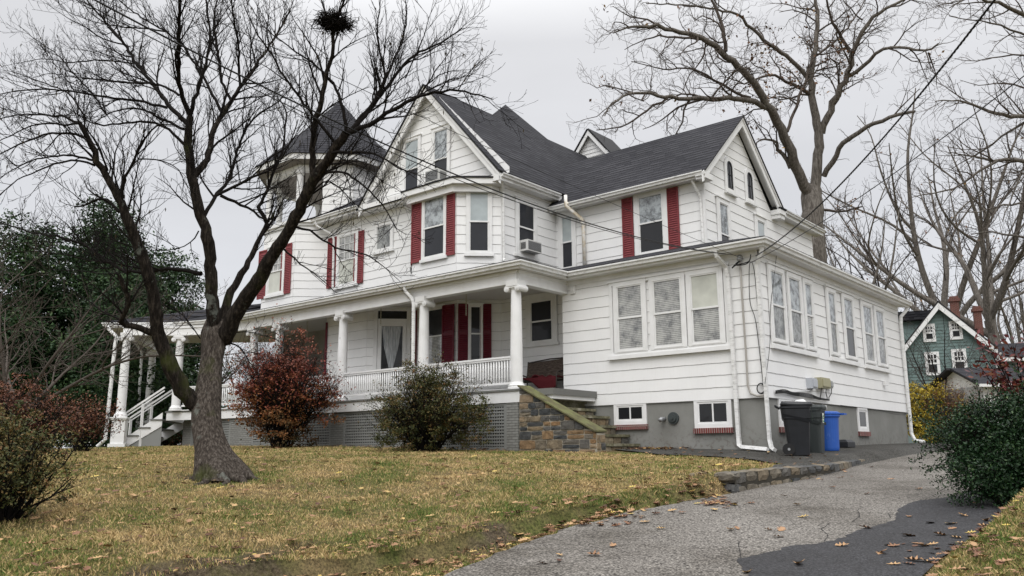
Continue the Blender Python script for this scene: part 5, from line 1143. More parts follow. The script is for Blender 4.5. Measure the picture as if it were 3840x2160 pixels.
cu = mesh_obj('cushion', mb, RC, None, True); md = cu.modifiers.new('solid', 'SOLIDIFY'); md.thickness = .03; tag(cu, 'rumpled dark red cushion draped over the brown porch bench', 'cushion')
# --- porch swing chains
CH = mat('pale_chain', (.45, .42, .33), .6, .4)
for (px_, y0_, y1_), lb in (((k6(673, 0)[0], 1092, 1176), 'short pale chain hanging from the porch ceiling before the maroon shutters'), ((k6(56, 0)[0], 1150, 1216), 'short pale chain hanging from the porch ceiling in front of the glass door'), ((1154, 1190, 1275), 'pale chain hanging from the porch ceiling above the red shrub')):
    q = at_y(px_, y0_, -1.3); qb = at_y(px_, y1_, -1.3); mb = MB(); z = 3.71; i = 0
    while z > qb[2]:
        a = (i % 2)*PI/2; mb.tube([(q[0]+.022*math.cos(t)*math.cos(a), q[1]+.022*math.cos(t)*math.sin(a), z-.035+.035*math.sin(t)) for t in np.linspace(0, 2*PI, 9)], .0075, 4, cap=False); z -= .052; i += 1
    tag(mesh_obj('chain', mb, CH, None), lb, 'chain', 'porch swing chains')

# --- bins
def surf_pt(px, py, fit=LAWN): return on_surf(px, py, fit)
def bkx(x, y): return (2850+x/4.83, 1480+y/4.83)
fwd = -R[2].copy(); fwd[2] = 0; fwd /= np.linalg.norm(fwd); rgt = np.array([fwd[1], -fwd[0], 0])
def wheeled_bin(label, base, ang, m, w_=.60, dp_=.72, h=1.05, cat='wheelie bin', sticker=True):
    t = thing('wheeled_bin', label, cat, base); c, s = math.cos(ang), math.sin(ang); ex = np.array([c, s, 0]); ey = np.array([-s, c, 0]); B = np.array(base, float)
    P = lambda u, v, z: tuple(B+ex*u+ey*v+np.array([0, 0, z]))
    mb = MB(); rings = []; secs = [(0.0, .78, .74), (.10, .80, .76), (.62, .92, .90), (.78, .97, .95), (.80, 1.03, 1.02), (h-.12, 1.06, 1.06), (h-.10, 1.12, 1.10), (h-.06, 1.12, 1.10)]
    n = 20; V = []
    for z, ku, kv in secs:
        for i in range(n):
            a = 2*PI*i/n; cu_, su_ = math.cos(a), math.sin(a); r_ = .32; x = np.sign(cu_)*abs(cu_)**r_*w_/2*ku; y = np.sign(su_)*abs(su_)**r_*dp_/2*kv; V.append(P(x, y+(1-kv)*.08, z))
    k = len(secs); mb.add(V, [(j*n+i, j*n+(i+1) % n, (j+1)*n+(i+1) % n, (j+1)*n+i) for j in range(k-1) for i in range(n)]+[tuple(range(n))[::-1]]); mesh_obj('body', mb, m, t, False)
    mb = MB(); V = []
    for z, sc in ((h-.06, 1.13), (h-.02, 1.15), (h+.03, 1.05)):
        for i in range(n):
            a = 2*PI*i/n; cu_, su_ = math.cos(a), math.sin(a); r_ = .32; V.append(P(np.sign(cu_)*abs(cu_)**r_*w_/2*sc, np.sign(su_)*abs(su_)**r_*dp_/2*sc+.02, z+.02*(su_ < 0)))
    mb.add(V, [(j*n+i, j*n+(i+1) % n, (j+1)*n+(i+1) % n, (j+1)*n+i) for j in range(2) for i in range(n)]+[tuple(range(2*n, 3*n))]); mesh_obj('lid', mb, m, t)
    mb = MB(); mb.tube([P(-w_*.4, -dp_*.56, h-.10), P(-w_*.4, -dp_*.72, h-.04), P(w_*.4, -dp_*.72, h-.04), P(w_*.4, -dp_*.56, h-.10)], .022, 6); mesh_obj('handle', mb, m, t)
    for sd_ in (-1, 1):
        mb = MB(); mb.tube([P(sd_*w_*.40, -dp_*.33, .13), P(sd_*w_*.52, -dp_*.33, .13)], .13, 18); wo = mesh_obj('wheel', mb, M['black'], t); mb = MB(); mb.tube([P(sd_*w_*.52, -dp_*.33, .13), P(sd_*w_*.535, -dp_*.33, .13)], .03, 12); mesh_obj('hub', mb, M['metal'], wo)
    mb = MB()
    for sd_ in (-1, 1):
        V = [P(sd_*w_*.535, -dp_*.5, h-.22), P(sd_*w_*.535, dp_*.5, h-.36), P(sd_*w_*.50, dp_*.5, h-.43), P(sd_*w_*.50, -dp_*.5, h-.29)]; mb.add(V, [(0, 1, 2, 3)]); 
    mesh_obj('side_rib', mb, m, t)
    if sticker:
        mb = MB(); mb.add([P(w_*.22-.06, dp_*.555, h-.38), P(w_*.22+.06, dp_*.555, h-.38), P(w_*.22+.06, dp_*.565, h-.16), P(w_*.22-.06, dp_*.565, h-.16)], [(0, 1, 2, 3)]); so_ = mesh_obj('sticker', mb, mat('white_sticker', (.7, .72, .66), .5, .3), t)
        mb = MB(); V = []
        for i in range(17): a = 2*PI*i/16; V += [P(w_*.22+.045*math.cos(a), dp_*.572, h-.25+.045*math.sin(a)), P(w_*.22+.028*math.cos(a), dp_*.572, h-.25+.028*math.sin(a))]
        mb.add(V, [(2*i, 2*i+1, 2*i+3, 2*i+2) for i in range(16)]); mb.add([P(w_*.22-.04, dp_*.572, h-.36), P(w_*.22+.04, dp_*.572, h-.36), P(w_*.22+.04, dp_*.572, h-.325), P(w_*.22-.04, dp_*.572, h-.325)], [(0, 1, 2, 3)])
        mesh_obj('emblem', mb, mat('green_print', (.02, .22, .08), .5, .3), so_)
    return t
BK = mat('black_bin_plastic', (.010, .011, .014), .42, .5, lambda t, b: setc(t, b, cramp(t, noise(t, coords(t), 3, 4), [(0.3, (.008, .009, .012)), (0.7, (.015, .017, .021))])))
GK = mat('charcoal_green_bin_plastic', (.035, .042, .042), .5, .5); BL_ = mat('blue_bin_plastic', (.03, .12, .42), .45, .5, lambda t, b: setc(t, b, mixc(t, cramp(t, noise(t, coords(t), 5, 6, .75, vec=(1, 1, .5)), [(0.6, (0, 0, 0)), (0.72, (.6, .6, .6))]), (.022, .095, .40), (.16, .27, .5))))
def bin_base(px, py, Y): 
    p = at_x(px, py, Y); return (float(p[0]), float(p[1]), gz(p[0], p[1])+.03)
b1 = at_x(*bkx(700, 1125), .95); b2 = at_x(*bkx(1010, 1130), 1.0)
wheeled_bin('black wheeled rubbish bin nearest the house corner, with a rigid wheel showing', (float(b1[0]), float(b1[1]), gz(*b1[:2])+.03), math.radians(-66), BK, .50, .60, 1.13)
wheeled_bin('charcoal wheeled bin standing between the black bin and the blue bin', (float(b2[0])-.10, float(b2[1])+.18, gz(*b2[:2])+.03), math.radians(-85), GK, .44, .52, 1.06)
b3 = at_x(*bkx(1265, 1125), .95); b3 = (float(b3[0]), float(b3[1]), gz(*b3[:2])+.03)
bb = thing('recycling_bin', 'scuffed round blue recycling bin with lid beside the charcoal bin', 'recycling bin', b3); mb = MB()
mb.lathe(b3[0], b3[1], [(.225, b3[2]), (.235, b3[2]+.05), (.25, b3[2]+.5), (.27, b3[2]+.78), (.30, b3[2]+.80), (.30, b3[2]+.84), (.275, b3[2]+.845)], 28); mesh_obj('body', mb, BL_, bb, False)
mb = MB(); mb.lathe(b3[0], b3[1], [(.29, b3[2]+.845), (.31, b3[2]+.85), (.31, b3[2]+.89), (.25, b3[2]+.92), (.1, b3[2]+.93)], 28); mb.box(b3[0]+.20, b3[0]+.38, b3[1]+.1, b3[1]+.28, b3[2]+.84, b3[2]+.88); mesh_obj('lid', mb, BL_, bb)
q = at_x(*bkx(1535, 1100), .55); q = (float(q[0]), float(q[1]), gz(*q[:2])+.03); mb = MB(); V = []
for z, e in ((0, 0), (.14, .0), (.20, .07)): V += [(q[0]-.2+e, q[1]-.28+e, q[2]+z), (q[0]+.2-e, q[1]-.28+e, q[2]+z), (q[0]+.2-e, q[1]+.28-e, q[2]+z), (q[0]-.2+e, q[1]+.28-e, q[2]+z)]
mb.add(V, [(j*4+i, j*4+(i+1) % 4, (j+1)*4+(i+1) % 4, (j+1)*4+i) for j in range(2) for i in range(4)]+[(8, 9, 10, 11), (3, 2, 1, 0)]); tag(mesh_obj('bait_box', mb, BK, None, bevel=.01), 'low black plastic box on the ground at the foundation past the blue bin', 'box')
q = at_x(*bkx(795, 350), .8); mb = MB(); qz = b1[2]; zt_ = gz(*b1[:2])+1.19; mb.add([(q[0]-.2, q[1]-.25, zt_), (q[0]+.2, q[1]-.15, zt_), (q[0]+.2, q[1]+.2, zt_), (q[0]-.2, q[1]+.15, zt_), (q[0]-.1, q[1]-.15, zt_+.1), (q[0]+.05, q[1]-.1, zt_+.12), (q[0]+.02, q[1]+.1, zt_+.03), (q[0]-.12, q[1]+.08, zt_+.09)], [(0, 1, 5, 4), (1, 2, 6, 5), (2, 3, 7, 6), (3, 0, 4, 7), (4, 5, 6, 7), (3, 2, 1, 0)])
tag(mesh_obj('rubbish_bag', mb, mat('white_plastic_bag', (.7, .7, .7), .5, .4), None, True), 'crumpled white plastic bag lying on the lid of the black bin', 'bag')
dsm = MB(); s_, z_ = PR.px(3312, 1440); bar(dsm, PR, s_-.07, s_+.07, z_-.05, z_+.09, .02, .16); tag(mesh_obj('wall_lamp', dsm, M['trim'], None, bevel=.02), 'small white floodlight fixture on the side wall below the far windows', 'wall lamp')

# ------------------------------------------------------------------ trees, generic bare-branch generator
class Tubes:
    """collects many tapered tubes into arrays"""
    def __init__(s): s.V = []; s.F = []; s.M = []; s.n = 0
    def add(s, P, r, seg, mi):
        P = np.asarray(P, float); k = len(P); T = np.gradient(P, axis=0); T /= (np.linalg.norm(T, axis=1)[:, None]+1e-9)
        ref = np.array([0.13, .21, 1.]) if abs(T[0][2]) < .9 else np.array([1., .1, 0]); U = np.cross(T, ref); U /= (np.linalg.norm(U, axis=1)[:, None]+1e-9); Vv = np.cross(T, U)
        a = np.arange(seg)*2*PI/seg; C_ = np.cos(a)[None, :, None]; S_ = np.sin(a)[None, :, None]
        ring = P[:, None]+(U[:, None]*C_+Vv[:, None]*S_)*np.asarray(r)[:, None, None]; s.V.append(ring.reshape(-1, 3))
        i = np.arange(k-1)[:, None]*seg; j = np.arange(seg)[None]; j2 = (j+1) % seg; f = np.stack([i+j, i+j2, i+seg+j2, i+seg+j], -1).reshape(-1, 4)+s.n; s.F.append(f); s.M.append(np.full(len(f), mi)); s.n += k*seg
    def build(s, name, mats, parent, smooth=True):
        return np_obj(name, np.concatenate(s.V), np.concatenate(s.F), None, parent, mats=mats, mi=np.concatenate(s.M), smooth=smooth)
def norm(v): return v/(np.linalg.norm(v)+1e-9)
def resample(P, r, step):
    P = np.asarray(P, float); d = np.r_[0, np.cumsum(np.linalg.norm(np.diff(P, axis=0), axis=1))]; n = max(3, int(d[-1]/step)+1); t = np.linspace(0, d[-1], n)
    Q = np.stack([np.interp(t, d, P[:, i]) for i in range(3)], 1); rr_ = np.interp(t, d, r)
    for _ in range(2): Q[1:-1] = (Q[:-2]+2*Q[1:-1]+Q[2:])/4
    return Q, rr_
class TreeGen:
    def __init__(s, seed, up=.25, wob=.25, ang=(28, 60), tipr=.0025, levels=3, spacing=(.16, .14, .12), ratio=(.45, .5, .5), lens=(1.2, .6, .3), droop=0.0, thick_mi=0, thin_mi=1, rthin=.02, gnarl=0.0):
        s.r = np.random.default_rng(seed); s.up = up; s.wob = wob; s.ang = ang; s.tipr = tipr; s.levels = levels; s.spacing = spacing; s.lens = lens; s.droop = droop; s.T = Tubes(); s.tips = []; s.rthin = rthin; s.gnarl = gnarl
    def tube(s, P, r):
        rm = max(r); seg = 10 if rm > .12 else 7 if rm > .04 else 5 if rm > .015 else 3; s.T.add(P, r, seg, 0 if rm > s.rthin else 1)
    def grow(s, P, r, level, lenscale=1.0, t0=.15):
        d = np.r_[0, np.cumsum(np.linalg.norm(np.diff(P, axis=0), axis=1))]; Lt = d[-1]
        if level >= s.levels: return
        sp = s.spacing[level]; pos = Lt*t0 if level == 0 else Lt*.15; pos += s.r.uniform(0, sp)
        side = s.r.choice([-1, 1])
        while pos < Lt:
            i = min(np.searchsorted(d, pos), len(P)-1); i0 = max(i-1, 0); f = (pos-d[i0])/max(d[i]-d[i0], 1e-6); p = P[i0]+(P[i]-P[i0])*f; rb = r[i0]+(r[i]-r[i0])*f
            t = norm(P[i]-P[i0]) if i != i0 else np.array([0, 0, 1.]); a = math.radians(s.r.uniform(*s.ang)); q = norm(np.cross(t, s.r.normal(size=3))); dirn = norm(t*math.cos(a)+q*math.sin(a)+np.array([0, 0, s.up*s.r.uniform(.3, 1.3)]))
            ln = s.lens[level]*lenscale*s.r.uniform(.45, 1.25)*(1-.35*pos/Lt); ln = min(ln, 2.4*(Lt-pos)+s.lens[level]*.25)
            r0 = min(rb*.62, ln*.013+s.tipr*1.2); n = 6 if level == 0 else 5 if level == 1 else 4
            pts = [p]; dd = dirn
            for k in range(n):
                dd = norm(dd+s.r.normal(size=3)*s.wob*.45+np.array([0, 0, (s.up*.14-s.droop*(k/n))])); 
                if s.gnarl: dd = norm(dd+s.r.normal(size=3)*s.gnarl)
                pts.append(pts[-1]+dd*ln/n)
            Q = np.array(pts); rq = np.linspace(r0, s.tipr*(.9 if level else 1.1), n+1); s.tube(Q, rq)
            if level == s.levels-1 or s.r.random() < .3: s.tips.append(Q[-1])
            s.grow(Q, rq, level+1, lenscale*s.r.uniform(.8, 1.1)); pos += sp*s.r.uniform(.5, 1.6)
def branch3d(spec, base_depth, taken, spread, rs, step):
    """pixel polyline -> 3D polyline; starts at the depth of the branch it leaves"""
    px = spec['p']; st = None
    if taken:
        q = np.array(px[0], float); best = min(((np.hypot(*(np.array(a)-q)), dpt) for a, dpt in taken), key=lambda t: t[0]); st = best[1]
    if st is None: st = base_depth
    dl = np.hypot(*(np.array(px[-1], float)-np.array(px[0], float))); de = spec.get('d', rs.uniform(-1, 1)*spread*dl/600); k = len(px); out = []
    acc = np.r_[0, np.cumsum([np.hypot(px[i+1][0]-px[i][0], px[i+1][1]-px[i][1]) for i in range(k-1)])]; acc = acc/acc[-1]
    for i, (x, y) in enumerate(px):
        dpt = st+de*acc[i]**1.1; out.append(at_depth(x, y, dpt)); taken.append(((x, y), dpt))
        if i < k-1:
            for m in (1, 2, 3): f = m/4; taken.append(((x+(px[i+1][0]-x)*f, y+(px[i+1][1]-y)*f), st+de*(acc[i]+(acc[i+1]-acc[i])*f)**1.1))
    return np.array(out)
r3 = lambda *q: [(x*.6211, y*.6211) for x, y in q]
r4 = lambda *q: [(900+x*.6211, y*.6211) for x, y in q]
K3 = lambda *q: [k3(x, y) for x, y in q]; K7 = lambda *q: [k7(x, y) for x, y in q]
R5 = lambda *q: [(x*.828, 700+y*.828) for x, y in q]
R6 = lambda *q: [(2100+x*.6211, y*.6211) for x, y in q]; R7 = lambda *q: [(2900+x*.7593, y*.7593) for x, y in q]

# ---- the big bare tree on the lawn
HD = 12.4
hero = thing('bare_tree', 'big bare dark multi-stemmed tree with a swollen mossy trunk on the front lawn', 'tree', tuple(HERO))
TG = TreeGen(3, up=.30, wob=.26, ang=(20, 55), tipr=.0030, levels=3, spacing=(.13, .12, .11), lens=(1.05, .50, .26), rthin=.05)
hero_br = [
 dict(p=[(812, 1800), (806, 1750), (788, 1680), (772, 1590), (778, 1500), (788, 1430), (798, 1340), (816, 1200)], r=(.40, .235), trunk=1),
 dict(p=[(770, 1545)]+K7((600, 830), (560, 780), (490, 640), (440, 500), (400, 420), (410, 300), (370, 150), (360, 50))+R5((640, 300), (590, 180), (545, 80))+r3((740, 1250), (700, 1150), (620, 1030), (560, 900), (520, 800), (480, 740)), r=(.16, .035), d=-.6),
 dict(p=[(808, 1270)]+K7((760, 200), (752, 50))+r3((1262, 1440), (1200, 1250), (1160, 1050), (1135, 900), (1140, 780), (1150, 700)), r=(.13, .066), d=.2),
 dict(p=K7((830, 470), (870, 390), (920, 280), (980, 190), (1040, 110))+K3((190, 1150), (240, 1070), (330, 930), (430, 730), (500, 570), (600, 450), (680, 330), (720, 270)), r=(.165, .072), d=-.9),
 dict(p=K7((800, 420), (850, 230), (920, 100), (980, 0))+[(968, 900), (1000, 840), (1030, 790)], r=(.10, .02), d=1.2),
 dict(p=r3((1150, 700), (1140, 650), (1090, 590), (1078, 450), (1078, 300), (1072, 150), (1090, 0), (1095, -80)), r=(.052, .02)),
 dict(p=r3((1140, 760), (1100, 720), (1020, 640), (950, 540), (850, 420), (790, 330), (750, 260), (680, 180), (600, 90), (540, 20), (500, -40)), r=(.05, .014)),
 dict(p=r3((1150, 690), (1165, 620), (1185, 560), (1220, 450), (1250, 380), (1270, 230), (1250, 50), (1235, -60)), r=(.045, .016)),
 dict(p=r3((1158, 1075), (1190, 1040), (1240, 980), (1265, 900), (1290, 780), (1350, 680), (1400, 600), (1450, 530), (1540, 400), (1610, 300), (1690, 180), (1750, 60)), r=(.075, .016)),
 dict(p=r3((1345, 690), (1300, 600), (1230, 480), (1170, 380), (1110, 270), (1000, 190), (880, 120), (760, 40), (690, -30)), r=(.036, .012)),
 dict(p=r3((1395, 605), (1360, 560), (1330, 420), (1300, 250), (1290, 120), (1310, 0), (1320, -60)), r=(.034, .014)),
 dict(p=r3((1450, 530), (1440, 400), (1440, 250), (1410, 120), (1400, 0), (1395, -60)), r=(.03, .012)),
 dict(p=K3((715, 275), (800, 200), (900, 90), (960, 0))+r4((870, 560), (950, 430), (1050, 330), (1150, 290), (1250, 240), (1340, 170)), r=(.05, .01)),
 dict(p=r4((645, 800), (760, 770), (900, 670), (1050, 600), (1150, 560), (1300, 540), (1450, 570), (1530, 600)), r=(.048, .007)),
 dict(p=r4((440, 1050), (430, 900), (450, 750), (500, 590), (520, 450), (560, 350), (570, 200), (575, 130), (620, 30), (650, -60)), r=(.06, .014)),
 dict(p=r4((640, 800), (640, 700), (600, 600), (580, 520), (540, 470), (480, 410), (380, 340), (250, 250), (130, 150)), r=(.036, .008)),
 dict(p=K3((600, 410), (700, 400), (850, 395), (960, 430), (1060, 500), (1160, 540), (1230, 560)), r=(.028, .006)),
 dict(p=K3((580, 540), (700, 530), (800, 590), (900, 680), (970, 760), (1030, 850), (1050, 920), (1130, 960)), r=(.024, .005)),
 dict(p=K3((370, 905), (450, 915), (530, 960), (620, 1050), (750, 1070), (850, 1085), (950, 1150), (1020, 1220), (1100, 1290)), r=(.026, .005)),
 dict(p=K3((290, 1050), (360, 1110), (430, 1180), (520, 1230), (590, 1300), (660, 1360)), r=(.02, .004)),
 dict(p=K3((480, 700), (560, 580), (640, 600), (700, 660), (760, 740), (850, 800), (910, 830)), r=(.018, .004)),
 dict(p=r3((1215, 1330), (1255, 1270), (1290, 1190), (1380, 1100), (1420, 950), (1450, 850), (1510, 730), (1600, 660), (1680, 620), (1760, 520)), r=(.045, .01)),
 dict(p=r3((1290, 1190), (1400, 1130), (1500, 1090), (1610, 1040), (1700, 960), (1760, 850), (1800, 720)), r=(.034, .01)),
 dict(p=r3((1330, 1180), (1450, 1230), (1540, 1290), (1610, 1330)), r=(.036, .018)),
 dict(p=[(1000, 835), (955, 758)]+K3((130, 800), (220, 550), (300, 380), (300, 260), (330, 130), (260, 40)), r=(.045, .012)),
 dict(p=K3((300, 380), (180, 460), (60, 590), (0, 640))+r3((1380, 650), (1300, 640)), r=(.022, .006)),
 dict(p=K3((640, 330), (500, 160), (440, 60))+r4((250, 450), (190, 300), (110, 230), (60, 120), (20, 20)), r=(.03, .008)),
 dict(p=r4((700, 740), (820, 600), (900, 440), (960, 300), (1000, 180), (1010, 60), (990, -40)), r=(.03, .008)),
 dict(p=r4((800, 650), (880, 480), (850, 330), (820, 200), (840, 80), (850, -40)), r=(.026, .008)),
 dict(p=r4((1000, 470), (1040, 380), (1110, 230), (1140, 100), (1190, 0)), r=(.016, .005)),
 dict(p=r4((1060, 600), (1130, 500), (1230, 430), (1330, 420), (1440, 420)), r=(.015, .004)),
 dict(p=r4((900, 670), (980, 600), (1090, 570), (1200, 520), (1290, 470), (1400, 460)), r=(.016, .004)),
 dict(p=r3((1110, 870), (1050, 800), (950, 740), (830, 730), (700, 750), (560, 760), (480, 700), (400, 640)), r=(.032, .007)),
 dict(p=r3((1110, 780), (980, 720), (880, 660), (760, 650), (640, 690), (560, 750)), r=(.03, .008)),
 dict(p=r3((1010, 650), (880, 615), (720, 595), (550, 575), (400, 545), (200, 535), (60, 555), (-60, 580)), r=(.03, .006)),
 dict(p=r3((1080, 575), (1000, 520), (880, 500), (740, 500), (620, 480), (480, 470), (300, 440), (200, 470)), r=(.026, .005)),
 dict(p=r3((820, 380), (700, 370), (560, 360), (420, 380), (260, 350), (120, 380), (10, 400)), r=(.018, .004)),
 dict(p=r3((760, 270), (640, 250), (500, 150), (400, 110), (280, 20)), r=(.018, .004)),
 dict(p=r3((1000, 190), (860, 170), (700, 160), (560, 130), (430, 80), (330, 40)), r=(.02, .005)),
 dict(p=r3((950, 550), (820, 500), (760, 420), (640, 340), (520, 300), (400, 290)), r=(.016, .004)),
 dict(p=r3((580, 970), (450, 940), (380, 935), (200, 960), (60, 1030), (-40, 1110)), r=(.024, .006)),
 dict(p=r3((575, 1000), (470, 955), (340, 980), (220, 1040), (100, 1080), (0, 1180)), r=(.022, .006)),
 dict(p=r3((505, 830), (420, 790), (300, 800), (150, 850), (0, 930), (-60, 960)), r=(.026, .007)),
 dict(p=r3((480, 740), (380, 700), (250, 690), (120, 690), (0, 720), (-60, 740)), r=(.024, .006)),
 dict(p=r3((490, 745), (400, 760), (300, 740), (180, 760), (40, 830), (-60, 880)), r=(.02, .006)),
 dict(p=r3((640, 690), (560, 560), (440, 440), (350, 330), (200, 230), (110, 150)), r=(.02, .005)),
 dict(p=r3((520, 720), (420, 560), (330, 520), (200, 480), (80, 430), (0, 420)), r=(.018, .004)),
 dict(p=r3((740, 1200), (740, 1100), (770, 1030), (830, 950), (850, 850), (900, 790), (970, 730), (1060, 760)), r=(.03, .01)),
 dict(p=r3((830, 960), (880, 950), (1000, 970), (1110, 1030), (1115, 1100), (1090, 1200)), r=(.017, .004)),
 dict(p=r3((720, 1280), (650, 1200), (580, 1195), (540, 1240), (450, 1248)), r=(.03, .014)),
 dict(p=r3((650, 1030), (600, 900), (560, 820), (520, 770)), r=(.02, .006)),
 dict(p=r3((640, 680), (600, 560), (620, 470), (690, 560), (680, 480)), r=(.014, .004)),
 dict(p=K7((690, 45), (580, 20), (480, 10), (300, 45), (180, 20))+R5((430, 300), (380, 260), (280, 230), (150, 210), (0, 160), (-60, 150)), r=(.045, .012)),
 dict(p=R5((500, 345), (380, 330), (250, 300), (120, 290), (-20, 300)), r=(.018, .005)),
 dict(p=R5((600, 385), (480, 400), (370, 380), (260, 380), (140, 350)), r=(.014, .004)),
 dict(p=R5((900, 200), (870, 260), (800, 285), (690, 290), (560, 270), (470, 200)), r=(.016, .005)),
 dict(p=[(587, 1255), (567, 1248), (526, 1232), (476, 1226), (439, 1211), (443, 1199), (472, 1182), (492, 1153), (484, 1120), (470, 1075), (445, 1030)], r=(.062, .035), d=-.4),
 dict(p=[(857, 1285), (898, 1290), (919, 1327), (945, 1365), (960, 1400)], r=(.018, .005)),
 dict(p=[(855, 1250), (930, 1240), (1010, 1262), (1090, 1300)], r=(.014, .004)), dict(p=[(750, 1270), (700, 1190), (640, 1150), (600, 1140)], r=(.015, .004)),
 dict(p=K3((640, 420), (750, 470), (880, 520), (960, 600), (1050, 640), (1130, 700)), r=(.012, .004)),
 dict(p=K3((700, 530), (760, 620), (740, 720), (800, 790), (900, 900)), r=(.010, .003)),
]
taken = []; rs_ = np.random.default_rng(21); trunkT = Tubes()
for b in hero_br:
    P = branch3d(b, HD, taken, 2.6, rs_, .1); r_ = np.interp(np.linspace(0, 1, len(P)), [0, 1], b['r'])*.86
    if b.get('trunk'):
        Q, rq = resample(P, r_, .08); n = len(Q); seg = 40; V = []; zz = np.linspace(0, 1, n)
        wpx_ = [(1800, 96), (1775, 94), (1740, 83), (1700, 67), (1650, 59), (1587, 54), (1500, 52), (1450, 46), (1400, 43), (1350, 43), (1300, 48), (1250, 55), (1200, 44)]
        for i, (p, t) in enumerate(zip(Q, zz)):
            y_ = 1800-(600*t); rad = np.interp(-y_, [-a for a, _ in wpx_], [b_ for _, b_ in wpx_])*HD/F
            for k in range(seg):
                a = 2*PI*k/seg; fl = max(0, 1-t*3.4); rr__ = rad*(1+.22*fl*fl*math.sin(5*a+1.2)+.16*fl*math.cos(a-.2)+.07*math.sin(3*a+t*5)+.03*math.sin(11*a+t*9)+.02*math.sin(17*a-t*14)); 
                off = rgt*(.03*fl) ; V.append(p+off+rgt*math.cos(a)*rr__+fwd*math.sin(a)*rr__)
        V = np.array(V); i = np.arange(n-1)[:, None]*seg; j = np.arange(seg)[None]; Fq = np.stack([i+j, i+(j+1) % seg, i+seg+(j+1) % seg, i+seg+j], -1).reshape(-1, 4)
        to = np_obj('trunk', V, Fq, M['bark'], hero, smooth=True)
        continue
    Q, rq = resample(P, r_, .12); Q[1:-1] += rs_.normal(size=(len(Q)-2, 3))*np.minimum(rq[1:-1], .02)[:, None]*.5
    if b['r'][0] > .06: rq = rq*(1+rs_.normal(size=len(rq))*.05)
    TG.tube(Q, rq); TG.grow(Q, rq, 0, min(1.25, .5+b['r'][0]*12), t0=.55 if b['r'][0] > .09 else .12)
TG.T.build('crown', [M['limbbark'], M['twig']], hero)
# roots
rt_ = Tubes()
for a in (-2.8, -1.9, -1.2, -.6, -.1):
    d_ = rgt*math.cos(a)+fwd*math.sin(a); P = []
    for k in range(6): u = .27+k*.09; p = HERO+rgt*.1+d_*u+rgt*.05*math.sin(k*1.7+a); P.append([p[0], p[1], gz(p[0], p[1])+.05-.02*k])
    rt_.add(P, np.linspace(.075, .02, 6), 8, 0)
rt_.build('root', [M['bark']], hero)
# dangling seed pods and last leaves
def quads(points, size, asp, r, flat=.0, curl=0):
    n = len(points); a = r.normal(size=(n, 3)); a /= np.linalg.norm(a, axis=1)[:, None]; b = r.normal(size=(n, 3)); 
    if flat: a[:, 2] *= (1-flat); b[:, 2] *= (1-flat); a /= np.linalg.norm(a, axis=1)[:, None]
    b -= a*(a*b).sum(1)[:, None]; b /= np.linalg.norm(b, axis=1)[:, None]; sz = size*r.uniform(.6, 1.3, n)[:, None]
    A = a*sz*.5; B = b*sz*.5*asp; P = np.asarray(points); V = np.stack([P-A, P+B, P+A, P-B], 1).reshape(-1, 3); F_ = np.arange(4*n).reshape(-1, 4); return V, F_
rp = np.random.default_rng(5); tips = np.array(TG.tips); sel = tips[rp.choice(len(tips), 260, replace=False)]; V = []; 
vec = np.array([0, 0, -1.]); L0 = rp.uniform(.05, .10, len(sel)); W0 = rp.uniform(.008, .014, len(sel))
for p, l_, w_ in zip(sel, L0, W0): V += [p, p+rgt*w_+vec*l_*.4, p+vec*l_, p-rgt*w_+vec*l_*.5]
po = np_obj('pods', np.array(V), np.arange(len(V)).reshape(-1, 4), mat('dry_seed_pods', (.045, .035, .02), .9, .1), hero, kind='stuff')
# squirrel nest in the top
nc = at_depth(1252, 78, HD-.2); nt_ = Tubes(); rn = np.random.default_rng(9)
for _ in range(520):
    d = rn.normal(size=3); d /= np.linalg.norm(d); p = nc+d*np.array([.24, .24, .13])*rn.uniform(.2, 1.05)+rgt*rn.normal()*.05-np.array([0, 0, .03]); u = norm(rn.normal(size=3)*np.array([1, 1, .5])); l_ = rn.uniform(.06, .17); nt_.add([p-u*l_, p+rn.normal(size=3)*.01, p+u*l_], [.004, .006, .004], 3, 0)
mb = MB(); nest = nt_.build('squirrel_nest', [M['twig']], None); tag(nest, 'dark round squirrel nest of sticks high in the bare front tree', 'nest')
Vn, Fn = quads(nc+rn.normal(size=(500, 3))*np.array([.12, .12, .06]), .09, .6, rn)

# ---- grey oak behind the house
def px_tree(name, label, D0, base, brs, gen, mats, spread, group=None, base_z=None, shift=(0, 0)):
    t = thing(name, label, 'tree', base, group); taken = []; rs = np.random.default_rng(int(D0*7)+3)
    for b in brs:
        P = branch3d(b, D0, taken, spread, rs, .3); r_ = np.interp(np.linspace(0, 1, len(P)), [0, 1], b['r'])*(.95 if b.get('root') is not None else .74)
        if b.get('root') is not None: P = np.r_[[np.array(base)], P]; r_ = np.r_[b['r'][0]*1.25, r_]
        Q, rq = resample(P, r_, .35); Q[1:-1] += rs.normal(size=(len(Q)-2, 3))*np.minimum(rq[1:-1], .05)[:, None]*.7
        if b.get('root') is not None: tt = Tubes(); tt.add(Q, rq, 14, 0); tt.build('trunk', [mats[0]], t)
        else: gen.tube(Q, rq)
        if b.get('root') is None: gen.grow(Q, rq, 0, b.get('ls', min(1.3, .55+b['r'][0]*4)), t0=.45 if b['r'][0] > .25 else .1)
    gen.T.build('crown', mats, t); return t
OD = 37.0; p0 = at_depth(3044, 835, OD)
oak = TreeGen(11, up=.18, wob=.55, ang=(30, 75), tipr=.006, levels=3, spacing=(.42, .32, .24), lens=(2.5, 1.2, .6), rthin=.09, gnarl=.2)
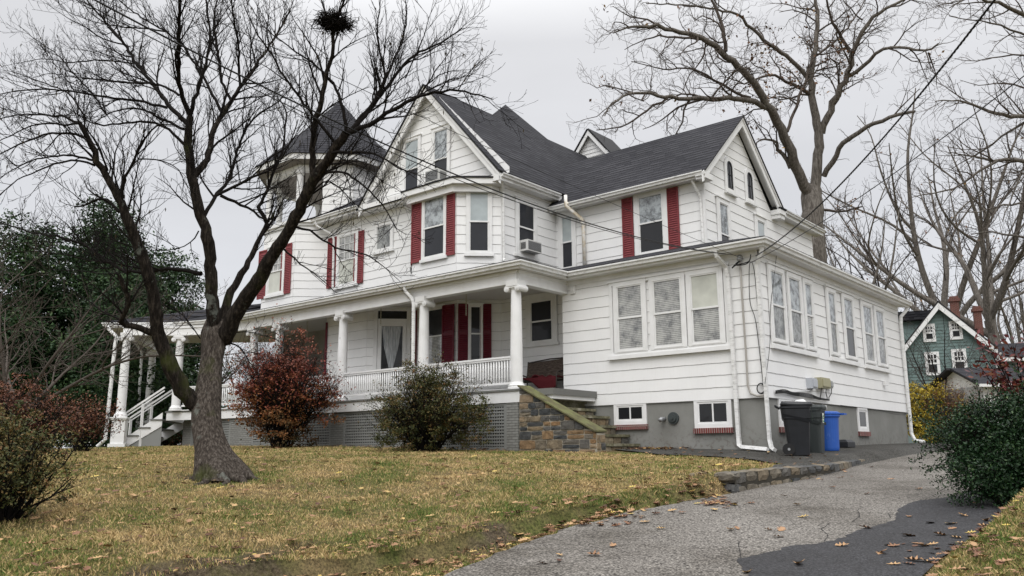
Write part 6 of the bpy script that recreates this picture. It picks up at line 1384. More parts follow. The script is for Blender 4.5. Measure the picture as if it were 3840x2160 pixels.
oak_br = [
 dict(p=[(3044, 835), (3044, 759), (3044, 714)], r=(.50, .46), root=1),
 dict(p=R7((180, 990), (160, 950), (100, 800), (60, 680), (0, 570))+R6((1250, 640), (1170, 500), (1050, 370), (900, 250), (850, 215), (700, 190), (560, 155), (480, 150), (400, 170), (320, 200)), r=(.34, .03), d=-5),
 dict(p=R6((1250, 650), (1150, 600), (1050, 600), (900, 600), (760, 590), (650, 590), (560, 555), (450, 555), (370, 580), (310, 620), (270, 700)), r=(.17, .03), d=-4),
 dict(p=R6((650, 590), (540, 660), (430, 740), (330, 780), (220, 785)), r=(.07, .025)), dict(p=R6((860, 600), (740, 630), (650, 690), (610, 740), (500, 780)), r=(.07, .02)),
 dict(p=R6((1000, 310), (990, 200), (960, 90), (910, 0), (890, -60)), r=(.12, .05)), dict(p=R6((1150, 590), (1080, 570), (960, 500), (860, 430), (800, 400), (650, 430), (550, 400), (430, 370)), r=(.09, .02)),
 dict(p=R6((890, 235), (740, 230), (600, 215), (500, 240), (390, 300)), r=(.08, .02)), dict(p=R6((880, 260), (870, 380), (800, 400), (760, 500), (740, 560)), r=(.05, .02)),
 dict(p=R7((205, 960), (220, 800), (232, 650), (200, 560), (185, 450), (190, 330), (210, 240), (215, 100), (210, 0), (212, -60)), r=(.32, .07), d=1),
 dict(p=R7((238, 660), (290, 520), (330, 430), (375, 370), (385, 270), (430, 180), (480, 80), (560, 35), (650, 0), (720, -60)), r=(.22, .05), d=-2),
 dict(p=R7((375, 375), (440, 350), (470, 290), (520, 250), (580, 230), (680, 235), (750, 265), (800, 225), (815, 215)), r=(.13, .04), d=-3),
 dict(p=R7((765, 260), (780, 310), (810, 345), (805, 420)), r=(.05, .02)), dict(p=R7((188, 470), (130, 430), (60, 400), (0, 360))+R6((1180, 470), (1120, 520), (1050, 470), (960, 460)), r=(.12, .02), d=-2),
 dict(p=R7((165, 380), (100, 300), (0, 230))+R6((1200, 210), (1110, 140), (1090, 90), (980, 60), (850, 40), (680, 30), (520, 20)), r=(.14, .03), d=-3),
 dict(p=R7((68, 650), (100, 560), (150, 440), (180, 320), (250, 240), (340, 170), (400, 90), (440, 30), (470, -40)), r=(.10, .03)), dict(p=R7((378, 260), (330, 180), (280, 90), (260, 0), (250, -50)), r=(.11, .04)),
 dict(p=R7((250, 870), (310, 770), (350, 700), (430, 640), (520, 600), (600, 575), (650, 545), (700, 550)), r=(.17, .08), d=-3, ls=.3), dict(p=R7((590, 575), (610, 520), (660, 525), (680, 480), (720, 440)), r=(.05, .02)),
 dict(p=R7((85, 830), (50, 760), (0, 710))+R6((1340, 880), (1280, 840), (1170, 830), (1190, 900)), r=(.14, .03)), dict(p=R7((230, 1035), (300, 1050), (350, 1065), (370, 1030), (440, 1020)), r=(.09, .04)), dict(p=R7((400, 1035), (405, 1130), (430, 1190)), r=(.05, .02)),
 dict(p=R7((170, 470), (120, 380), (60, 330), (0, 310)), r=(.06, .02)), dict(p=R7((215, 350), (300, 330), (370, 320)), r=(.06, .02)),
 dict(p=R7((215, 110), (150, 60), (80, 40), (30, 60)), r=(.05, .02)), dict(p=R7((440, 100), (380, 40), (330, -20)), r=(.05, .02)), dict(p=R6((1320, 660), (1150, 650), (1100, 720), (1050, 740)), r=(.05, .02))]
to = px_tree('oak_tree', 'tall bare grey oak with rusty leaf tufts rising behind the white house', OD, (float(p0[0]), float(p0[1]), -.9), oak_br, oak, [M['oakbark'], M['oaktwig']], 5)
rp = np.random.default_rng(6); tips = np.array(oak.tips); k_ = rp.choice(len(tips), 420, replace=False)
# leaf tufts gather on some limbs
pj = lambda P: np.stack([W/2+F*((P-CAM)@R[0])/-((P-CAM)@R[2]), H/2-F*((P-CAM)@R[1])/-((P-CAM)@R[2])], 1)
tp = pj(tips); near = np.zeros(len(tips))
for cx, cy, rr_ in ((2850, 380, 110), (2880, 150, 90), (2960, 270, 90), (3040, 330, 80), (2780, 440, 60), (3200, 270, 70), (3510, 170, 50), (2920, 600, 70), (3090, 200, 80), (3180, 800, 60), (2900, 520, 60)): near = np.maximum(near, np.exp(-(((tp[:, 0]-cx)**2+(tp[:, 1]-cy)**2)/rr_**2)))
sel = tips[rp.random(len(tips)) < near*.34+.008]; pts = (sel[:, None]+rp.normal(size=(len(sel), 4, 3))*.13).reshape(-1, 3)
V, F_ = quads(pts, .15, .6, rp); np_obj('foliage', V, F_, M['farleaf'], to, tint=rp.random(len(F_))**1.2)

# ---- generated bare trees (no drawn limbs)
def bare_tree(name, label, base, h, r0, seed, lean=(0, 0), forks=4, gen=None, mats=None, group=None, leaf=None, spread=.5, trunk_frac=.35, nleaf=0, leafsize=.12):
    rs = np.random.default_rng(seed); t = thing(name, label, 'tree', base, group); B = np.array(base, float); top = B+np.array([lean[0]*h*trunk_frac, lean[1]*h*trunk_frac, h*trunk_frac])
    P = np.array([B, B*.5+top*.5+rs.normal(size=3)*r0*.4, top]); Q, rq = resample(P, [r0*1.2, r0, r0*.8], h/20); tt = Tubes(); tt.add(Q, rq, 10, 0); tt.build('trunk', [mats[0]], t)
    for f in range(forks):
        a = 2*PI*(f+rs.uniform(-.3, .3))/forks; el = rs.uniform(.5, 1.2)*spread; d = norm(np.array([math.cos(a)*el+lean[0], math.sin(a)*el+lean[1], 1.0])); p = Q[-1-int(rs.integers(0, max(1, len(Q)//3)))]; pts = [p]; n = 7; ln = h*(1-trunk_frac)*rs.uniform(.8, 1.15)
        for k in range(n): d = norm(d+rs.normal(size=3)*.16+np.array([0, 0, .10])); pts.append(pts[-1]+d*ln/n)
        q, r_ = resample(np.array(pts), np.linspace(r0*.55, r0*.08, n+1), h/25); gen.tube(q, r_); gen.grow(q, r_, 0, 1, t0=.18)
        for m in range(3):
            i = int(len(q)*rs.uniform(.2, .6)); d2 = norm(np.array([math.cos(a+rs.uniform(-1.3, 1.3))*el*1.5, math.sin(a+rs.uniform(-1.3, 1.3))*el*1.5, .8])); pts = [q[i]]
            for k in range(6): d2 = norm(d2+rs.normal(size=3)*.2+np.array([0, 0, .08])); pts.append(pts[-1]+d2*ln*.55/6)
            q2, r2 = resample(np.array(pts), np.linspace(r_[i]*.6, r0*.06, 7), h/25); gen.tube(q2, r2); gen.grow(q2, r2, 0, .85, t0=.1)
    gen.T.build('crown', mats, t)
    if leaf: 
        tips = np.array(gen.tips); sel = tips[rs.random(len(tips)) < leaf[1]]; pts = (sel[:, None]+rs.normal(size=(len(sel), leaf[2], 3))*leaf[3]).reshape(-1, 3); V, F_ = quads(pts, leafsize, .6, rs); np_obj('foliage', V, F_, M[leaf[0]], t, tint=rs.random(len(F_)))
    return t
def gpos(px, depth, z=-.85): p = at_depth(px, 1690, depth); return (float(p[0]), float(p[1]), gz(p[0], p[1])-.05)
FM_ = [M['oakbark'], M['fartwig']]
def fg(seed, **k): 
    kw = dict(up=.22, wob=.35, ang=(25, 60), tipr=.010, levels=3, spacing=(.85, .66, .52), lens=(3.0, 1.5, .8), rthin=.06); kw.update(k); return TreeGen(seed, **kw)
bare_tree('bare_tree', 'leaning tall bare tree directly behind the green house chimney', gpos(3690, 62), 27, .50, 31, (-.20, .05), 5, fg(41), FM_, 'bare trees behind the green house', spread=.55, leaf=('farleaf', .03, 2, .25), leafsize=.2)
bare_tree('bare_tree', 'bare tree with some rusty leaves right of the green house chimneys', gpos(3800, 58), 25, .46, 32, (-.06, .0), 5, fg(42), FM_, 'bare trees behind the green house', spread=.6, leaf=('farleaf', .10, 3, .3), leafsize=.2)
bare_tree('bare_tree', 'thin bare tree between the white house and the green house roof', gpos(3480, 75), 17, .25, 33, (.0, .0), 5, fg(43), FM_, 'bare trees behind the green house', spread=.5)
bare_tree('bare_tree', 'small bare tree with pink-brown leaves just right of the upper wing wall', gpos(3240, 46), 13.5, .22, 34, (-.0, .0), 5, fg(44, lens=(2.0, 1.0, .5), spacing=(.7, .5, .4), tipr=.008), FM_, None, spread=.5, leaf=('brownleaf', .10, 3, .15), leafsize=.13)
bare_tree('bare_tree', 'far thin bare tree at the right horizon behind the garage', gpos(3900, 70), 19, .3, 35, (-.1, 0), 5, fg(45), FM_, 'bare trees behind the green house', spread=.7)
# boughs reaching in from the right: a tree standing outside the right frame
RD = 27.0; rb0 = at_depth(4350, 1500, RD)
big = fg(51, tipr=.0055, spacing=(.34, .27, .21), lens=(1.9, .95, .5), up=.12, rthin=.04)
rbr = [dict(p=[(4350, 1500), (4330, 900), (4300, 650)], r=(.42, .34), root=1), dict(p=[(4310, 720), (4050, 620), (3840, 604), (3735, 604), (3659, 585), (3560, 570)], r=(.16, .02)), dict(p=[(3740, 604), (3659, 653), (3583, 706), (3507, 721), (3420, 740)], r=(.07, .02)),
  dict(p=[(4300, 650), (4050, 480), (3840, 440), (3758, 437), (3697, 414), (3644, 387), (3583, 372), (3507, 380)], r=(.12, .02)), dict(p=[(3840, 460), (3780, 480), (3720, 547), (3640, 590), (3560, 640)], r=(.06, .015)), dict(p=[(4300, 600), (4100, 200), (3840, 53), (3735, 8), (3640, -20), (3560, 30)], r=(.14, .02)),
  dict(p=[(3980, 160), (3840, 137), (3735, 84), (3650, 80), (3560, 60)], r=(.06, .015)), dict(p=[(3980, 250), (3840, 200), (3740, 210), (3660, 240), (3580, 220)], r=(.05, .012)), dict(p=[(4300, 800), (4000, 830), (3840, 620), (3800, 720), (3760, 830)], r=(.08, .02)), dict(p=[(4280, 900), (4020, 880), (3830, 900), (3740, 860), (3640, 880)], r=(.10, .02)),
  dict(p=[(3840, 330), (3760, 300), (3690, 330), (3600, 300)], r=(.04, .01)), dict(p=[(4000, 760), (3850, 760), (3750, 770), (3650, 800), (3560, 790)], r=(.06, .015))]
px_tree('bare_tree', 'bare boughs reaching in from a tree beyond the right edge', RD, (float(rb0[0]), float(rb0[1]), -1.0), rbr, big, [M['oakbark'], M['oaktwig']], 4)

# ------------------------------------------------------------------ evergreens and shrubs
def leafcloud(blobs, n, size, r, asp=.55, shell=.55, flat=.3):
    """leaf clumps through the volume of ellipsoids (centre, radii), denser outside, with gaps"""
    vol = np.array([b[1][0]*b[1][1]*b[1][2] for b in blobs])**.75; pr_ = vol/vol.sum(); out = []
    ncl = max(8, n//38); which = r.choice(len(blobs), ncl, p=pr_)
    C_ = np.array([b[0] for b in blobs])[which]; Rr = np.array([b[1] for b in blobs])[which]; d = r.normal(size=(ncl, 3)); d /= np.linalg.norm(d, axis=1)[:, None]; rad = (r.random(ncl)**.33)*(1-shell)+shell*r.uniform(.8, 1.08, ncl); cl = C_+d*Rr*rad[:, None]; k = n//ncl
    sc = (vol.mean()**(1/2.25))*.18
    P = cl[:, None]+r.normal(size=(ncl, k, 3))*sc*np.array([1, 1, .6]); tint = np.clip(r.random(ncl)[:, None]*.55+r.random((ncl, k))*.5-.05, 0, 1)
    P = P.reshape(-1, 3); V, F_ = quads(P, size, asp, r, flat); return V, F_, tint.ravel()
def big_evergreen(label, base, h, w_, seed, n=26000, size=.22, m='evergreen', name='evergreen_tree', zlow=.12, parts=11, group=None):
    r = np.random.default_rng(seed); t = thing(name, label, 'tree', base, group); B = np.array(base, float); tt = Tubes(); tt.add([B, B+np.array([0, 0, h*.5]), B+np.array([0, 0, h*.85])], [.22, .16, .05], 8, 0); tt.build('trunk', [M['bark']], t); blobs = []
    for i in range(parts):
        f = i/(parts-1); z = h*(zlow+(.9-zlow)*f); rr_ = w_*(1-.62*f**1.6); a = r.uniform(0, 2*PI); off = rr_*r.uniform(.25, .55); blobs.append((B+np.array([math.cos(a)*off, math.sin(a)*off, z]), (rr_*.62, rr_*.62, h*.10)))
        a += 2.3; blobs.append((B+np.array([math.cos(a)*off, math.sin(a)*off, z+h*.02]), (rr_*.6, rr_*.6, h*.09)))
    for k in range(26):
        b = blobs[int(r.integers(len(blobs)))]; tt2 = None
    V, F_, tn = leafcloud(blobs, n, size, r, .5, .5, .25); np_obj('crown', V, F_, M[m], t, tint=tn)
    inner = Tubes(); 
    for b in blobs: inner.add([B+np.array([0, 0, b[0][2]-B[2]-h*.05]), (B*np.array([1, 1, 0])+b[0]*np.array([1, 1, 2]))/2, b[0]], [.06, .04, .02], 5, 0)
    inner.build('limb', [M['bark']], t); return t
EG = 'dark evergreens left of the porch'
big_evergreen('tall broad dark evergreen left of the porch, with its top against the sky', gpos(300, 44), 13.6, 5.2, 61, 90000, .19, group=EG)
big_evergreen('dark evergreen directly behind the left porch columns', gpos(590, 50), 12.0, 4.6, 62, 60000, .20, group=EG, zlow=.05)
big_evergreen('dark evergreen at the left picture edge behind the pale bare shrub', gpos(40, 40), 11.4, 4.6, 63, 60000, .19, group=EG, zlow=.04)
big_evergreen('lower dark evergreen filling the gap low between the others', gpos(440, 38), 8.6, 3.8, 64, 45000, .18, group=EG, zlow=.12)
bare_tree('bare_tree', 'pale grey bare tree with spreading twigs at the left edge', gpos(60, 22), 6.6, .10, 65, (.10, -.05), 6, TreeGen(66, up=.15, wob=.3, ang=(25, 60), tipr=.005, levels=3, spacing=(.32, .26, .2), lens=(1.5, .8, .4), rthin=.03), [M['greytwig'], M['greytwig']], spread=1.1, trunk_frac=.18)
def shrub(name, label, base, rx_, ry_, h, seed, m, n, size, stems=26, vol=0, blobs=None, low=.15, mats=None, twm='twig', tint_f=None, cat='shrub', bare=.0, leafprob=None, asp=.55):
    r = np.random.default_rng(seed); t = thing(name, label, cat, base); B = np.array(base, float); g_ = TreeGen(seed, up=.35, wob=.35, ang=(20, 50), tipr=.0022, levels=2, spacing=(.10, .07), lens=(.42*h/1.6, .2*h/1.6), rthin=.0)
    for i in range(stems):
        a = r.uniform(0, 2*PI); k = math.sqrt(r.random()); e = B+np.array([rx_*k*math.cos(a)*1.08, ry_*k*math.sin(a), h*r.uniform(.45, 1.05)*(1-.38*k)]); P = np.array([B+np.array([rx_*.18*k*math.cos(a), ry_*.18*k*math.sin(a), 0]), B+(e-B)*np.array([.45, .45, .5])+r.normal(size=3)*.06, e]); q, rq = resample(P, [.018, .012, .005], .14); q[1:-1] += r.normal(size=(len(q)-2, 3))*.015; g_.tube(q, rq); g_.grow(q, rq, 0, 1, t0=.25)
    g_.T.build('stems', [M[twm], M[twm]], t, smooth=False); tips = np.array(g_.tips); k = max(1, n//len(tips)); P = (tips[:, None]+r.normal(size=(len(tips), k, 3))*np.array([.07, .07, .05])*h/1.6); cl = r.random(len(tips))
    keep = np.ones(len(tips), bool) if leafprob is None else r.random(len(tips)) < leafprob(tips-B)
    tn = np.clip(cl[:, None]*.5+r.random((len(tips), k))*.5, 0, 1)
    if vol:
        bl = []
        for _ in range(38):
            a_ = r.uniform(0, 2*PI); k_ = math.sqrt(r.random()); z_ = r.uniform(.06, .86); lim = 1.0-.55*max(0, z_-.35)/.5; q_ = r.uniform(.16, .34); bl.append(((k_*math.cos(a_)*lim*.92, k_*math.sin(a_)*lim*.92, z_), (q_, q_, q_*.55)))
        bl += [((0, 0, .2), (.6, .6, .18))]
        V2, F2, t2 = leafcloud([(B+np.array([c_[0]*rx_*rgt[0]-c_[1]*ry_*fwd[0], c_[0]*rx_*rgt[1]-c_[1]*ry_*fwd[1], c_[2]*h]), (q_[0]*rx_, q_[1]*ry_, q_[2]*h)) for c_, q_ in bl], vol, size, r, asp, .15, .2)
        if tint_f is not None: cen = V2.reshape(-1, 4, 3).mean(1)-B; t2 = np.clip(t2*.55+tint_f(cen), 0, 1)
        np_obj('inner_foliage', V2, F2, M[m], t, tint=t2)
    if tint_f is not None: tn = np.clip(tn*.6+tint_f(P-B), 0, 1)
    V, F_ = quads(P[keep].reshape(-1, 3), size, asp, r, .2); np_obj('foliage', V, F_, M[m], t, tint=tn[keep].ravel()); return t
rb_ = at_y(1050, 1685, -4.2); rb_ = (float(rb_[0]), float(rb_[1]), gz(rb_[0], rb_[1])-.02)
REDG = mat('red_to_green_leaves', (.2, .05, .02), .6, .3)
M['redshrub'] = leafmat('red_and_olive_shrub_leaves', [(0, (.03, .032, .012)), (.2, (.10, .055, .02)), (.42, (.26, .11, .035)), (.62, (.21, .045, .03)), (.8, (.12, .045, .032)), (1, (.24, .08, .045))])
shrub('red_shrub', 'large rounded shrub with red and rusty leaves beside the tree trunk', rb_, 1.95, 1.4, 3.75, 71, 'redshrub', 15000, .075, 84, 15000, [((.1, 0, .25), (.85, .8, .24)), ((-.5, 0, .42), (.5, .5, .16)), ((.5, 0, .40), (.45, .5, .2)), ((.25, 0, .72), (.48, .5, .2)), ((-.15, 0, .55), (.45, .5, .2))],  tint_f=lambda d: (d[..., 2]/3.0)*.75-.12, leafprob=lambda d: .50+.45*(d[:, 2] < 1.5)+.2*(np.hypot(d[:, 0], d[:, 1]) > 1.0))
ab = at_y(1600, 1697, -4.0); ab = (float(ab[0]), float(ab[1]), gz(ab[0], ab[1])-.02)
shrub('azalea_shrub', 'wide olive-green azalea with bronze leaves before the porch railing and lattice', ab, 1.80, 1.1, 2.45, 72, 'azalea', 15000, .055, 84, 20000)
lb = at_depth(20, 1850, 9.2); lb = (float(lb[0]), float(lb[1]), gz(lb[0], lb[1])-.02)
shrub('azalea_shrub', 'dark shrub with rusty leaves cut off by the left edge', lb, .75, .75, 1.35, 73, 'azalea', 8000, .035, 40, 7000)
lb = at_depth(60, 1720, 15.5); lb = (float(lb[0]), float(lb[1]), gz(lb[0], lb[1])-.02)
shrub('azalea_shrub', 'brownish twiggy shrub left on the lawn behind the corner shrub', lb, 1.0, 1.0, 1.9, 74, 'brownleaf', 4500, .05, 50, 3500)
lb = gpos(300, 27); shrub('red_shrub', 'small loose reddish shrub between the left shrubs and the porch', lb, 1.2, 1.0, 2.1, 75, 'brownleaf', 3200, .08, 30)
lb = gpos(500, 45); shrub('rusty_shrub', 'rusty brown shrub seen behind the side steps of the porch', lb, 1.6, 1.2, 3.2, 76, 'brownleaf', 9000, .11, 40)
lb = gpos(630, 44); shrub('rusty_shrub', 'rust-coloured shrub right of the steps, seen through the porch', lb, 1.6, 1.2, 2.6, 77, 'brownleaf', 7000, .11, 36)
bare_tree('small_tree', 'orange-leaved small tree seen through the open porch behind the trunk', gpos(720, 52), 7.5, .12, 78, (0, 0), 5, fg(79, lens=(1.6, .8, .4), spacing=(.5, .4, .3), tipr=.008), [M['oakbark'], M['oaktwig']], leaf=('farleaf', .35, 3, .2), leafsize=.16, spread=.7)
lb = gpos(620, 60); shrub('rusty_shrub', 'low crimson shrub far behind the front porch column', lb, 2.0, 1.6, 1.7, 80, 'redleaf', 4000, .12, 26)
# right side
fb = at_depth(3500, 1662, 36); fb = (float(fb[0]), float(fb[1]), gz(fb[0], fb[1]))
M['forsyth'] = leafmat('yellow_green_leaves', [(0, (.10, .09, .02)), (.3, (.30, .22, .03)), (.7, (.52, .40, .04)), (1, (.65, .52, .08))])
shrub('forsythia_shrub', 'bright yellow-leaved shrub just right of the white house corner', fb, 1.5, 1.4, 2.7, 81, 'forsyth', 9000, .085, 50, 9000)
fb2 = at_depth(3600, 1668, 35); fb2 = (float(fb2[0]), float(fb2[1]), gz(fb2[0], fb2[1]))
shrub('forsythia_shrub', 'brown and olive twiggy shrub beside the bright yellow shrub', fb2, 1.2, 1.1, 2.7, 82, 'brownleaf', 4500, .07, 46, twm='oaktwig')
bare_tree('bare_tree', 'small dark bare tree in front of the green house wall', gpos(3560, 44), 6.5, .10, 83, (.0, 0), 6, TreeGen(84, up=.05, wob=.35, ang=(30, 70), tipr=.007, levels=3, spacing=(.42, .34, .26), lens=(1.7, .9, .45), rthin=.03, droop=.1), [M['twig'], M['fartwig']], spread=1.2, trunk_frac=.22)
hb = at_depth(3790, 1890, 10.2); hb = np.array([float(hb[0]), float(hb[1]), gz(hb[0], hb[1])])
holly = thing('holly_bush', 'dark green glossy bush hanging over the driveway at the right', 'bush', tuple(hb)); r_h = np.random.default_rng(85); HB = []
for px_, py_, dd, rr_ in ((3700, 1600, 11.2, .45), (3800, 1580, 11.0, .50), (3640, 1660, 11.0, .36), (3740, 1700, 10.8, .52), (3840, 1700, 10.6, .6), (3900, 1600, 10.8, .6), (3650, 1750, 10.6, .30), (3720, 1790, 10.5, .38), (3820, 1810, 10.4, .42), (3900, 1800, 10.3, .5), (3600, 1690, 11.0, .20), (3580, 1640, 11.1, .13), (3690, 1830, 10.4, .22), (3780, 1860, 10.3, .2), (3980, 1700, 10.8, .7), (4080, 1650, 11, .8)): HB.append((at_depth(px_, py_, dd), (rr_*.9, rr_*.9, rr_*.75)))
V, F_, tn = leafcloud(HB, 62000, .042, r_h, .5, .15, .2); np_obj('foliage', V, F_, M['holly'], holly, tint=tn)
tt = TreeGen(86, up=.1, wob=.3, ang=(20, 50), tipr=.002, levels=2, spacing=(.12, .1), lens=(.3, .15), rthin=0)
for b in HB: P = np.array([hb+(b[0]-hb)*np.array([.15, .15, 0]), hb+(b[0]-hb)*.55, b[0]]); q, rq = resample(P, [.03, .02, .006], .15); tt.tube(q, rq); tt.grow(q, rq, 0)
for sx, sy in ((3540, 1555), (3530, 1640), (3560, 1700), (3580, 1790), (3640, 1850), (3700, 1880), (3590, 1600), (3760, 1500), (3690, 1500)):
    e = at_depth(sx, sy, 10.9+r_h.uniform(-.3, .3)); P = np.array([at_depth(3720, 1690, 10.9), (at_depth(3720, 1690, 10.9)+e)/2+np.array([0, 0, .05]), e]); q, rq = resample(P, [.012, .008, .003], .1); tt.tube(q, rq); tt.grow(q, rq, 0)
for b in HB:
    for _ in range(9):
        d = r_h.normal(size=3)-rgt*.8+np.array([0, 0, .25]); d /= np.linalg.norm(d); st_ = b[0]+d*np.array(b[1])*.6; ln = r_h.uniform(.28, .62); P = np.array([st_, st_+d*ln*.5+np.array([0, 0, .04]), st_+d*ln+np.array([0, 0, -.02])]); q, rq = resample(P, [.007, .005, .0025], .08); tt.tube(q, rq); tt.tips += list(q[2:]); tt.tips += list(q[2:]+r_h.normal(size=q[2:].shape)*.02)
tips = np.array(tt.tips); pts = (tips[:, None]+r_h.normal(size=(len(tips), 7, 3))*.035).reshape(-1, 3); V, F_ = quads(pts, .040, .5, r_h); np_obj('foliage', V, F_, M['holly'], holly, tint=r_h.random(len(F_))); tt.T.build('stems', [M['twig']]*2, holly)
pb_ = at_depth(3900, 1780, 12.0); pb_ = np.array([float(pb_[0]), float(pb_[1]), gz(pb_[0], pb_[1])]); ph = thing('photinia_shrub', 'red and bronze broad-leaved shrub above the dark holly at the right edge', 'shrub', tuple(pb_)); tt = TreeGen(88, up=.2, wob=.3, ang=(25, 55), tipr=.003, levels=1, spacing=(.09,), lens=(.28,), rthin=0)
for sx, sy in ((3690, 1330), (3700, 1290), (3740, 1345), (3680, 1380), (3720, 1420), (3770, 1390), (3800, 1300), (3830, 1340), (3790, 1460), (3740, 1500), (3830, 1420), (3860, 1500), (3800, 1540), (3750, 1560), (3860, 1570), (3780, 1600), (3840, 1620), (3900, 1400), (3920, 1520), (3735, 1610)):
    e = at_depth(sx, sy, 12+r_h.uniform(-.5, .5)); P = np.array([pb_, pb_+(e-pb_)*np.array([.4, .4, .6]), e]); q, rq = resample(P, [.02, .014, .005], .12); tt.tube(q, rq); tt.grow(q, rq, 0, t0=.5)
tips = np.array(tt.tips); pts = (tips[:, None]+r_h.normal(size=(len(tips), 6, 3))*.055).reshape(-1, 3); V, F_ = quads(pts, .10, .42, r_h); np_obj('foliage', V, F_, M['photinia'], ph, tint=r_h.random(len(F_))); tt.T.build('stems', [M['twig']]*2, ph)

# ------------------------------------------------------------------ green house and white garage behind
GD = 52.0
def gh(x, y, d=GD): return at_depth(x, y, d)
gk = lambda x, y: (3250+x*.552, 900+y*.552)
gA_ = gh(*gk(255, 700)); gB_ = gh(*gk(885, 735), 50.0)
green = thing('green_house', 'green clapboard house with steep white-trimmed gable and two brick chimneys', 'house', (float((gA_[0]+gB_[0])/2), float((gA_[1]+gB_[1])/2), -.9))
gp = Plane(gA_[:2], (gB_-gA_)[:2]); 
def gpx(x, y): return gp.px(*gk(x, y))
def b_green(t, b): o = coords(t); setc(t, b, cramp(t, noise(t, o, 1, 4), [(0.3, (.16, .225, .22)), (0.7, (.19, .26, .25))]))
GW_ = mat('green_clapboard', (.095, .16, .145), .7, .3, b_green); sl0, zl0 = gpx(262, 735); sr0, zr0 = gpx(885, 735); sa, za = gpx(485, 440); zg = -.95
poly = [(sl0, zg), (sr0, zg), (sr0, zr0), (sa, za-.2), (sl0, zl0)]; mb = MB(); mb.add([gp.p(a, z) for a, z in poly], [tuple(range(5))]); z = zg
while z < za:
    I = interval(poly, z+.001); 
    if I and I[1]-I[0] > .1: mb.obox(gp.A, gp.d, gp.n, I[0], I[1], 0, .03, z, z+.03)
    z += .2
mb.obox(gp.A, gp.d, gp.n, sl0, sr0, -9, -8.9, zg, zr0-.4); mb.obox(gp.A, gp.d, gp.n, sr0-.1, sr0, -9, 0, zg, zr0-.05); mb.obox(gp.A, gp.d, gp.n, sl0, sl0+.1, -9, 0, zg, zl0-.05); mesh_obj('wall', mb, GW_, green)
mb = MB(); ra_ = [gpx(250, 715), gpx(480, 420), gpx(880, 732)]
for (a, z1_), (b, z2_) in zip(ra_[:-1], ra_[1:]):
    mb.poly([gp.p(a, z1_, .45), gp.p(b, z2_, .45), gp.p(b, z2_, -9), gp.p(a, z1_, -9)], uvdir=(gp.n[0], gp.n[1], 0), thick=.08, edge_mi=1)
mesh_obj('roof', mb, [M['roof'], M['roofedge']], green)
def gboard(pts, h, t, o, nm='rake_board', par=green):
    mb = MB()
    for (a, z1_), (b, z2_) in zip(pts[:-1], pts[1:]):
        V = [gp.p(a, z1_, o), gp.p(b, z2_, o), gp.p(b, z2_-h, o), gp.p(a, z1_-h, o), gp.p(a, z1_, o-t), gp.p(b, z2_, o-t), gp.p(b, z2_-h, o-t), gp.p(a, z1_-h, o-t)]; mb.add(V, [(3, 2, 1, 0), (4, 5, 6, 7), (0, 1, 5, 4), (2, 3, 7, 6), (1, 2, 6, 5), (0, 4, 7, 3)])
    mesh_obj(nm, mb, M['trim'], par)
gboard([(a, z-.09) for a, z in ra_], .42, .06, .44); rake = MB()
for tl, br in (((398, 592), (450, 672)), ((578, 572), (632, 655)), ((412, 782), (482, 898)), ((594, 762), (666, 885)), ((440, 1010), (500, 1100)), ((620, 1000), (690, 1090))):
    a, z1_ = gpx(*tl); b, z0_ = gpx(*br); mb = MB(); bar(mb, gp, a-.17, b+.17, z0_-.18, z1_+.18, .02, .09); wo = mesh_obj('window', mb, M['trim'], green); pane(wo, gp, a, b, z0_, z1_, M['g_dark'], .10); sb = MB(); zm = (z0_+z1_)/2; bar(sb, gp, a, b, zm-.05, zm+.05, .10, .13)
    for i in (1, 2): x = a+(b-a)*i/3; bar(sb, gp, x-.025, x+.025, zm, z1_, .10, .125)
    bar(sb, gp, a, b, (zm+z1_)/2-.025, (zm+z1_)/2+.025, .10, .125); mesh_obj('sash', sb, M['trim'], wo)
for (x0_, y0_, x1_, y1_) in ((565, 385, 615, 470), (722, 452, 770, 530)):
    a, z1_ = gpx(x0_, y0_); b, z0_ = gpx(x1_, y1_); o0 = -2.5 if x0_ < 600 else -3.5; sc_ = 1.0; mb = MB(); a2 = gp.d; q = at_depth(*gk((x0_+x1_)/2, y0_+10), GD+2.5); zt_ = at_depth(*gk(x0_, y0_), GD+2.5)[2]; hwc = (b-a)/2*1.5
    mb.obox(q[:2], gp.d, gp.n, -hwc, hwc, -hwc, hwc, zt_-5, zt_-.35); mb.obox(q[:2], gp.d, gp.n, -hwc-.08, hwc+.08, -hwc-.08, hwc+.08, zt_-.35, zt_-.15); mb.obox(q[:2], gp.d, gp.n, -hwc, hwc, -hwc, hwc, zt_-.15, zt_); mesh_obj('chimney', mb, M['chimneybrick'], green)
